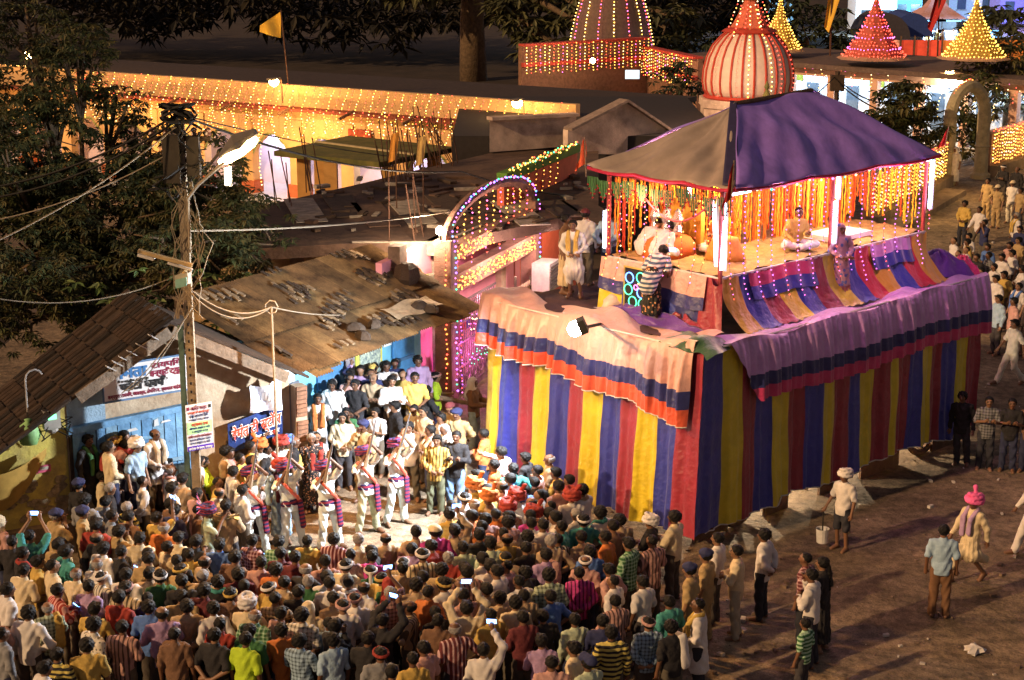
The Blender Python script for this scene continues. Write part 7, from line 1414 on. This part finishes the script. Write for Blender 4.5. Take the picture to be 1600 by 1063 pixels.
# ------------------------------------------------------------------ white hall with lit spires
H0 = Vector((14.8, 91.1, 0)); HD = (Vector((22.3, 83.8, 0)) - H0).normalized(); HN = Vector((HD.y, -HD.x, 0)); H0 = H0 - HD * 5
def hl(u, z, o=0.0): return H0 + HD * u + HN * o + UP * z
hall = thing('white_hall', 'low white hall with blue white lit bays and bulb trimmed eaves', 'hall', hl(9, 0))
m_hw = mat('hall_white', (.62, .66, .72), rough=.8, var=.1); m_hp = mat('hall_pillar', (.58, .34, .24), var=.15)
q = MB(); q.box(hl(10, 1.8, -3.2), (22, .2, 3.6), HD, HN); q.build('rear_wall', m_hw, hall)
q = MB(); q.box(hl(10, 3.62, -3.2), (23, 8.4, .24), HD, HN); q.build('roof', mat('hall_roof', (.13, .085, .07), var=.4), hall)
q = MB(); q.box(hl(10, 3.25, .1), (22, .3, .4), HD, HN); q.build('beam', m_hp, hall); q = MB(); q.box(hl(10, .06, -1.5), (22, 4, .2), HD, HN); q.build('floor_slab', m_conc, hall)
for k in range(9): q = MB(); q.box(hl(k * 2.6, 1.6, .1), (.42, .36, 3.1), HD, HN); q.build('pillar', m_hp, hall)
for k in range(8):
    u = 1.3 + 2.6 * k; q = MB(); q.box(hl(u + .5, 1.35, -3.05), (.7, .08, 1.9), HD, HN); q.build('window', mat('hall_window', (.12, .16, .2), rough=.3), hall)
    q = MB(); q.box(hl(u - .6, 2.6, -3.05), (.9, .06, .5), HD, HN); q.build('board', mat('board_green', (.25, .27, .03)) if k % 2 else m_hp, hall)
    tube_lamp(hl(u - .6, 2.98, -2.9), hl(u + .6, 2.98, -2.9), (.6, .8, 1), 16, 'white tube light on the ceiling of hall bay %s' % ('one', 'two', 'three', 'four', 'five', 'six', 'seven', 'eight')[k], samp=False)
    point_lamp(hl(u, 2.7, -1.6), (.62, .8, 1), 110, .3)
light_string([hl(.3 * j, 3.55 + .03 * math.sin(j), .95) for j in range(72)], .22, ['r', 'r', 'p'], .035, 'red bulbs along the roof edge of the white hall', None)
for k in range(20): light_string([hl(.6 + 1.0 * k + .1 * math.sin(j), 3.5 - (1.0 + .5 * (k % 3)) * j / 6, .95) for j in range(7)], .2, ['w', 'y'] if k % 3 else ['r'], .032, 'short bulb string hanging from the hall roof edge', 'short bulb strings on the hall')
for k in range(9): light_string(catenary(hl(1 + 2.2 * k, 3.2, .5), hl(2.6 + 2.2 * k, 3.2, .5), .9, 10), .22, ['w'], .028, 'loop of white bulbs before the hall bays', 'bulb loops on the hall')
lw = far(1484, 113, 84); sodium(lw, (-.3, -1, 0), 'white street lamp glaring above the stone gate', 420, col=(1, .85, .6), s=60)
def spire(px, py, Y, h_, r_, keys, label, cloth_c):
    c = far(px, py, Y); t = thing('lit_spire', label, 'spire', c, 'conical spires strung with bulbs'); pr = lambda s: r_ * (.03 + .97 * (1 - s) ** 1.55)
    q = MB(); q.lathe(c, [(pr(s / 8), h_ * s / 8) for s in range(9)], 8, rot=.39); q.build('cone', cloth_c, t)
    q = MB(); q.lathe(c, [(r_ * 1.25, -.12), (r_ * 1.0, .05)], 8, rot=.39); q.build('eave', mat('spire_eave', (.40, .24, .16)), t)
    for k in range(17):
        s = .02 + k / 17 * .96; rr_ = pr(s) * 1.06 + .02; z = h_ * s; q = MB(); n_ = max(5, int(6.283 * rr_ / .19))
        for j in range(n_): a = 6.283 * (j + .5 * (k % 2)) / n_; (rnd.random() > .06) and q.bulb((c.x + rr_ * math.cos(a) + rnd.gauss(0, .012), c.y + rr_ * math.sin(a), c.z + z + rnd.gauss(0, .018) - .03 * math.sin(a * 8)), .036 * rnd.uniform(.65, 1.2))
        q.build('light_ring', BULB[keys[k % len(keys)]], t)
    return t
spire(1365, 88, 88, 3.2, 1.55, ['r', 'r', 'p'], 'tall spire ringed with red bulbs on the white hall', mat('spire_red', (.4, .09, .06)))
spire(1521, 88, 84, 2.9, 1.45, ['y'], 'spire ringed with yellow bulbs at the far right of the hall', mat('spire_ochre', (.4, .26, .06)))
spire(1217, 76, 93, 2.75, 1.15, ['y'], 'small spire ringed with yellow bulbs just right of the dome', mat('spire_ochre', (.4, .26, .06)))
for (px, py, Y, c, l) in ((1297, 15, 90, mat('flag_yellow', (.7, .42, .05)), 'drooping yellow flag on a pole between two spires'), (1465, 12, 95, m_fr, 'red flag hanging before the blue lit tents')):
    f_ = far(px, 88, Y); tp_ = far(px + 3, -10, Y); t = thing('hall_flag', l, 'flag', f_); q = MB(); q.tube([f_, tp_], .05, 5); q.build('pole', m_rod, t); q = MB(); lo = far(px + (-14 if px > 1400 else -7), 42, Y); q.grid(lambda u, v: tp_.lerp(lo, v) + Vector((.55 * (u - .3) * (1 - v * .6), .15 * math.sin(5 * u), -.3 * u)), 6, 6); q.build('cloth', c, t, smooth=True)
# ------------------------------------------------------------------ lit hall and tower on the rise behind
L0 = far(815, 128, 92); L1 = far(1010, 128, 97); L2 = far(1090, 118, 90)
lh = thing('bulb_curtained_hall', 'white hall hidden behind curtains of red and yellow bulbs', 'hall', L1)
m_lh = mat('lit_hall_wall', (.20, .10, .06), var=.4)
for a, b_ in ((L0, L1), (L1, L2)):
    d = (b_ - a); n_ = Vector((d.y, -d.x, 0)).normalized(); n_ = n_ if n_.y < 0 else -n_; q = MB(); q.prism([Vector((a.x, a.y, 0)), Vector((b_.x, b_.y, 0)), Vector((b_.x, b_.y, a.z + 1.9)), Vector((a.x, a.y, a.z + 1.9))], -n_ * .3); q.build('front_wall', m_lh, lh)
    q = MB(); q.bar(Vector((a.x, a.y, a.z + 1.95)), Vector((b_.x, b_.y, a.z + 1.95)), .6, .12); q.bar(Vector((a.x, a.y, a.z + .9)) + n_ * .1, Vector((b_.x, b_.y, a.z + .9)) + n_ * .1, .3, .22); q.build('cornice', m_domer, lh)
    L = Vector((d.x, d.y, 0)).length; u = .1
    while u < L:
        c = Vector((a.x, a.y, 0)) + Vector((d.x, d.y, 0)) / L * u + n_ * .35; k = int(u * 3.1)
        light_string([c + UP * (a.z + 1.95 - .62 * j * .5) for j in range(6)], .17, [['y', 'w'], ['r', 'o'], ['y'], ['r', 'p']][k % 4], .034, 'bulb string in the light curtain of the hall behind', 'bulb strings curtaining the rear hall', jit=.02); u += .30
dr = far(988, 118, 92.0); q = MB(); q.box(dr + UP * .05, (.75, .3, .45)); q.build('lit_doorway', glow('doorway_white', (.6, .8, 1), .5), lh)
point_lamp(far(925, 95, 90), (1, .8, .55), 120, .15); lbp = far(926, 95, 91.5); q = MB(); q.lathe(lbp, [(.02, -.16), (.14, -.08), (.15, .05), (.02, .15)], 8); tag(q.build('bulb_lamp', glow('sodium_45', (1, .8, .5), 45), origin=lbp), 'small bright lamp in front of the bulb curtained hall', 'lamp')
point_lamp(far(860, 80, 90), (1, .5, .3), 70, .2); point_lamp(far(1050, 80, 88), (1, .5, .35), 90, .2)
tc = far(955, 95, 102); tw = thing('temple_tower', 'curved temple tower outlined with lines of bulbs behind the tree', 'tower', (tc.x, 102, 0))
TR = 62 / 2650 * 104; tpro = [(TR * 1.05, 0), (TR, tc.z), (TR * .95, tc.z + 1), (TR * .85, tc.z + 2.4), (TR * .68, tc.z + 4), (TR * .45, tc.z + 5.6), (TR * .2, tc.z + 6.8)]
q = MB(); q.lathe((tc.x, 102, 0), tpro, 16, fn=lambda a, z: 1 + .06 * math.cos(8 * a)); q.build('shaft', mat('tower_dim', (.14, .085, .07), var=.3), tw, smooth=True)
for k in range(9):
    a = math.pi + math.pi * k / 8; light_string([Vector((tc.x + r * 1.08 * math.cos(a), 102 + r * 1.08 * math.sin(a), z)) for r, z in tpro[1:]], .2, ['r', 'p'] if k % 2 else ['y', 'w'], .045, 'line of bulbs up the curved temple tower', 'bulb lines on the tower', jit=.02)
# ------------------------------------------------------------------ boundary wall with bulb curtains and stone gate
m_bw = mat('boundary_wall', (.42, .22, .13), rough=.9, var=.3, scale=2)
def bwall(a, b_, h_, lab, sl):
    a = Vector((a[0], a[1], 0)); b_ = Vector((b_[0], b_[1], 0)); d = (b_ - a).normalized(); n_ = Vector((d.y, -d.x, 0)); t = thing('boundary_wall', lab, 'wall', a); L = (b_ - a).length
    q = MB(); q.bar(a + UP * h_ / 2, b_ + UP * h_ / 2, .25, h_, up=(0, 0, 1)); q.build('panel', m_bw, t); q = MB(); q.bar(a + UP * .25 + n_ * .25, b_ + UP * .25 + n_ * .25, .5, .5); q.build('footing', m_plinth, t); q = MB(); q.bar(a + UP * (h_ + .06), b_ + UP * (h_ + .06), .4, .1); q.build('coping', m_hp, t)
    light_string([a + d * (L * j / 60) + UP * (h_ + .15 + .05 * math.sin(j * 2)) + n_ * .2 for j in range(61)], .13, ['r', 'o', 'r'], .036, 'red bulbs along the top of the %s' % sl, None, jit=.03)
    u = .1
    while u < L: light_string([a + d * (u + .04 * math.sin(j * 1.7)) + UP * (h_ + .1 - (h_ - .45) * j / 8) + n_ * .2 for j in range(9)], .15, ['y', 'w', 'y'] if int(u * 10) % 3 else ['y', 'o'], .034, 'vertical bulb string on the %s' % sl, 'bulb strings on the boundary wall', jit=.02); u += .27
    c = (a + b_) / 2 + n_ * 2.0 + UP * 1.6
    for s in (-.25, .25): point_lamp(c + d * L * s, (1, .60, .22), 70, .3)
bwall((13.2, 62.5), (18.55, 72.6), 1.75, 'bulb curtained boundary wall between the chariot and the stone gate', 'wall left of the stone gate')
bwall((21.2, 75.2), (29.5, 86.5), 1.9, 'bulb curtained boundary wall to the right of the stone gate', 'wall right of the stone gate')
sg_ = thing('stone_gate', 'carved stone gateway with a tall round arch and an open iron gate', 'gate', (19.9, 74, 0)); m_st = mat('gate_stone', (.36, .30, .19), rough=.9, var=.35, scale=4, bump=.4)
gl_, gr_ = Vector((18.85, 73.0, 0)), Vector((20.75, 74.6, 0))
for p in (gl_, gr_):
    q = MB(); q.lathe(p, [(.42, 0), (.42, .2), (.30, .3), (.28, 1.4), (.32, 1.45), (.28, 1.5), (.28, 2.9)], 10, fn=lambda a, z: 1 + .06 * math.cos(10 * a)); q.build('pillar', m_st, sg_, smooth=False)
q = MB(); q.tube([gl_.lerp(gr_, .5 - .5 * math.cos(math.pi * k / 16)) + UP * (2.85 + 1.3 * math.sin(math.pi * k / 16)) for k in range(17)], .27, 8); q.build('arch', m_st, sg_)
light_string([gl_.lerp(gr_, .5 - .56 * math.cos(math.pi * k / 16)) + UP * (2.9 + 1.55 * math.sin(math.pi * k / 16)) for k in range(10)], .16, ['r', 'o'], .04, 'red bulbs over the left half of the stone gate arch', None)
ig = MB()
for k in range(9): ig.bar(gl_ + Vector((.3 + .02 * k, .3 + .14 * k, .2)), gl_ + Vector((.3 + .02 * k, .3 + .14 * k, 2.1)), .03, .03)
for z in (.25, 1.1, 2.05): ig.bar(gl_ + Vector((.3, .25, z)), gl_ + Vector((.5, 1.5, z)), .04, .05)
ig.build('iron_leaf', m_iron, sg_)
st = thing('wall_steps', 'low stone kerb step below the boundary wall', 'step', (16.5, 66, 0)); q = MB(); q.bar((13.8, 61.5, .12), (18.6, 70.4, .12), .9, .24); q.build('tread', m_plinth, st)
# ------------------------------------------------------------------ red fence and blue lit street far right
fc0 = far(1385, 95, 118); rf = thing('panel_fence', 'fence of red and orange cloth panels on dark posts behind the hall', 'fence', fc0)
pm = [mat('panel_red', (.5, .07, .05), var=.4, scale=1), mat('panel_orange', (.5, .2, .05), var=.4, scale=1), mat('panel_pale', (.5, .3, .25), var=.4)]
for k in range(13):
    x = fc0.x - 1 + k * .95; z = fc0.z - .1; q = MB(); q.box((x + .47, 118, z + .75), (.86, .06, 1.5)); q.build('panel', pm[(0, 2, 0, 0, 0, 1, 0, 0, 1, 1, 1, 1, 1)[k]], rf); q = MB(); q.box((x, 117.9, z + .8), (.1, .12, 2.0)); q.build('post', m_woodd, rf)
point_lamp((fc0.x + 3, 114, fc0.z + 3), (1, .5, .25), 420, .3); point_lamp((fc0.x + 9, 114, fc0.z + 3), (1, .5, .2), 300, .3)  # lights added without fixtures to brighten the fence panels
m_bb = mat('town_white', (.55, .60, .62), var=.2); m_bl2 = mat('town_blue', (.20, .40, .55), var=.2)
def townhouse(px0, px1, py1, Y, h_, m, lab):
    a = far(px0, py1, Y); b_ = far(px1, py1, Y); w = b_.x - a.x; t = thing('town_building', lab, 'building', ((a.x + b_.x) / 2, Y, 0)); q = MB(); q.box(((a.x + b_.x) / 2, Y + 2, (a.z + h_) / 2), (w, 4, a.z + h_)); q.build('wall', m, t)
    q = MB(); q.box(((a.x + b_.x) / 2, Y + 1.9, a.z + h_ + .1), (w + .5, 4.6, .2)); q.build('roof', m_conc, t)
    n_ = max(2, int(w / 2.4))
    for k in range(n_):
        for z in (.9, 3.6):
            if z + 1 > h_: continue
            q = MB(); q.box((a.x + w * (k + .5) / n_, Y - .04, a.z + z), (.9, .08, 1.1)); wf_ = q.build('window', mat('town_window', (.05, .08, .12), rough=.2), t); q = MB(); q.box((a.x + w * (k + .5) / n_, Y - .12, a.z + z - .62), (1.1, .2, .08)); q.build('sill', m_conc, wf_)
    return t
townhouse(1336, 1400, 40, 165, 4, m_bb, 'pale two storey house at the top, left of the dark tent'); townhouse(1398, 1440, 30, 172, 5, m_bl2, 'turquoise lit house behind the dark tent'); townhouse(1482, 1560, 20, 180, 5, m_bb, 'long whitish house at the top right'); townhouse(1562, 1620, 25, 175, 5, mat('town_violet', (.22, .2, .6)), 'violet lit house in the top right corner'); townhouse(1170, 1240, 15, 170, 3.5, m_bl2, 'blue shop front glimpsed behind the dome finial')
def tent(px, py, Y, w, h_, m, lab):
    c = far(px, py, Y); t = thing('market_tent', lab, 'tent', c); q = MB(); n_ = 10; ar_ = [(w / 2 * math.cos(math.pi * k / n_), h_ * math.sin(math.pi * k / n_)) for k in range(n_ + 1)]
    q.prism([(c.x + x, Y, c.z + z) for x, z in ar_], Vector((0, 5, 0))); q.build('canopy', m, t); return t
tent(1385, 62, 128, 3.6, 1.9, mat('tent_dark', (.05, .045, .06)), 'dark rounded tent roof behind the red spire'); tent(1425, 58, 132, 3.2, 1.8, mat('tent_navy', (.03, .06, .25)), 'navy rounded tent beside the red flag')
pk_ = far(1462, 20, 140); t = thing('peaked_tent', 'pinkish peaked tent above a blue white stall', 'tent', pk_); q = MB(); q.lathe(pk_, [(2.9, -.4), (1.2, .5), (.1, 1.7)], 4, rot=.78); q.build('canopy', mat('tent_pink', (.5, .28, .28)), t); q = MB(); q.box(pk_ - UP * 1.6 + Vector((0, .4, 0)), (3.4, 1, 2.2)); q.build('booth', m_bb, t)
for k, (px, c) in enumerate(((1455, m_bb), (1478, mat('stall_white', (.6, .65, .7))), (1545, m_bl2), (1525, m_bb))):
    p = far(px, 56, 136); t = thing('market_stall', ('white box stall under the peaked tent', 'pale stall with small lights right of the red flag', 'bluish stall at the right above the yellow spire', 'small pale stall beside the bluish one')[k], 'stall', p); q = MB(); q.box(p, (1.5, 1, .9)); q.build('counter', c, t); q = MB(); q.box(p + UP * 1.2, (1.9, 1.4, .12)); q.build('awning', m_bl2, t)
    for x_ in (-.8, .8): q = MB(); q.box(p + Vector((x_, 0, .8)), (.06, .06, 1.1)); q.build('post', m_woodd, t)
for (px, py, Y, c, e) in ((1350, 25, 158, (.6, .85, 1), 1900), (1430, 10, 165, (.3, .9, 1), 1700), (1520, 20, 160, (.5, .75, 1), 2400), (1585, 15, 165, (.35, .3, 1), 2600), (1470, 45, 133, (.45, .7, 1), 700), (1540, 45, 133, (.4, .65, 1), 500), (1205, 12, 162, (.3, .6, 1), 900)): point_lamp(far(px, py, Y), c, e, .3)
for k in range(7):
    p = far(1450 + k * 13, 50, 134 - k % 3); t = person((p.x, p.y, p.z - 1.4), (rnd.uniform(-1, 1), -1), rnd.choice('ywbrg'), pose='down', label=['person in white by the white box stall', 'person in blue by the peaked tent', 'yellow shirted person near the red flag', 'person at the far stall counter', 'person between two far stalls', 'person right of the far stalls', 'rightmost person near the bluish stall'][k].replace('in white ', '').replace('in blue ', '').replace('yellow shirted ', ''), group='people at the far stalls')
q = MB(); q.prism([(18, 108, -.3), (18, 116, 1.2), (18, 140, 1.3), (18, 146, -.3)], (60, 0, 0)); struct(q, 'terrain', m_earth)
# ------------------------------------------------------------------ the crowd past the three hundred that show largest : one body of people
bpy.context.view_layer.update()
GONE = [356, 357, 358, 374, 376, 377, 381, 401, 402, 403]       # wholly behind others
REST = [2, 3, 4, 9, 10, 25, 40, 53, 60, 61, 78, 96, 108, 118, 120, 128, 130, 133, 134, 140, 141, 142, 145, 170, 184, 185, 186, 189, 192, 223, 224, 225, 227, 229, 230, 231, 232, 233, 235, 236, 239, 242, 245, 247, 248, 249, 252, 253, 254, 255, 256, 258, 264, 265, 266, 267, 268, 269, 272, 275, 276, 278, 279, 281, 283, 285, 288, 289, 297, 300, 302, 305, 359, 360, 361, 362, 363, 364, 365, 367, 368, 370, 372, 378, 379, 382, 384, 386, 397, 398, 399, 400]       # show least
KID = {}
for o in bpy.data.objects:
    if o.parent: KID.setdefault(o.parent, []).append(o)
rest = [PEOPLE[k][0] for k in REST]; drop = [PEOPLE[k][0] for k in GONE + REST]; dead = set(o.name for o in drop)
ph_dead = [p for p in PHONES if PHONES[p].name in dead]
V_, F_, MI_, ML_ = [], [], [], []; HS = 2.0; nv_ = 0
for t in rest:
    M = t.matrix_world
    for fn, args, ms, loc, rx in SPEC[t]:
        me = fn(*args); m4 = np.array(M @ Matrix.Translation(loc) @ Matrix.Rotation(rx, 4, 'X')); co = np.empty(len(me.vertices) * 3, np.float32); me.vertices.foreach_get('co', co); co = co.reshape(-1, 3) @ m4[:3, :3].T + m4[:3, 3]
        idx_ = []
        for m in ms:
            if m not in ML_: ML_.append(m)
            idx_.append(ML_.index(m))
        for p in me.polygons: F_.append(tuple(v + nv_ for v in p.vertices)); MI_.append(idx_[min(p.material_index, len(idx_) - 1)])
        V_.append(co); nv_ += len(co)
for p in ph_dead + drop:
    for c in KID.get(p, []): bpy.data.objects.remove(c)
    bpy.data.objects.remove(p)
if rest:
    me = bpy.data.meshes.new('crowd'); me.from_pydata(np.concatenate(V_).tolist(), [], F_); me.polygons.foreach_set('material_index', MI_); me.polygons.foreach_set('use_smooth', [True] * len(F_))
    for m in ML_: me.materials.append(m)
    me.update(); o = bpy.data.objects.new('crowd', me); COL.objects.link(o); tag(o, 'rest of the festival crowd showing between the nearer spectators', 'crowd', kind='stuff')
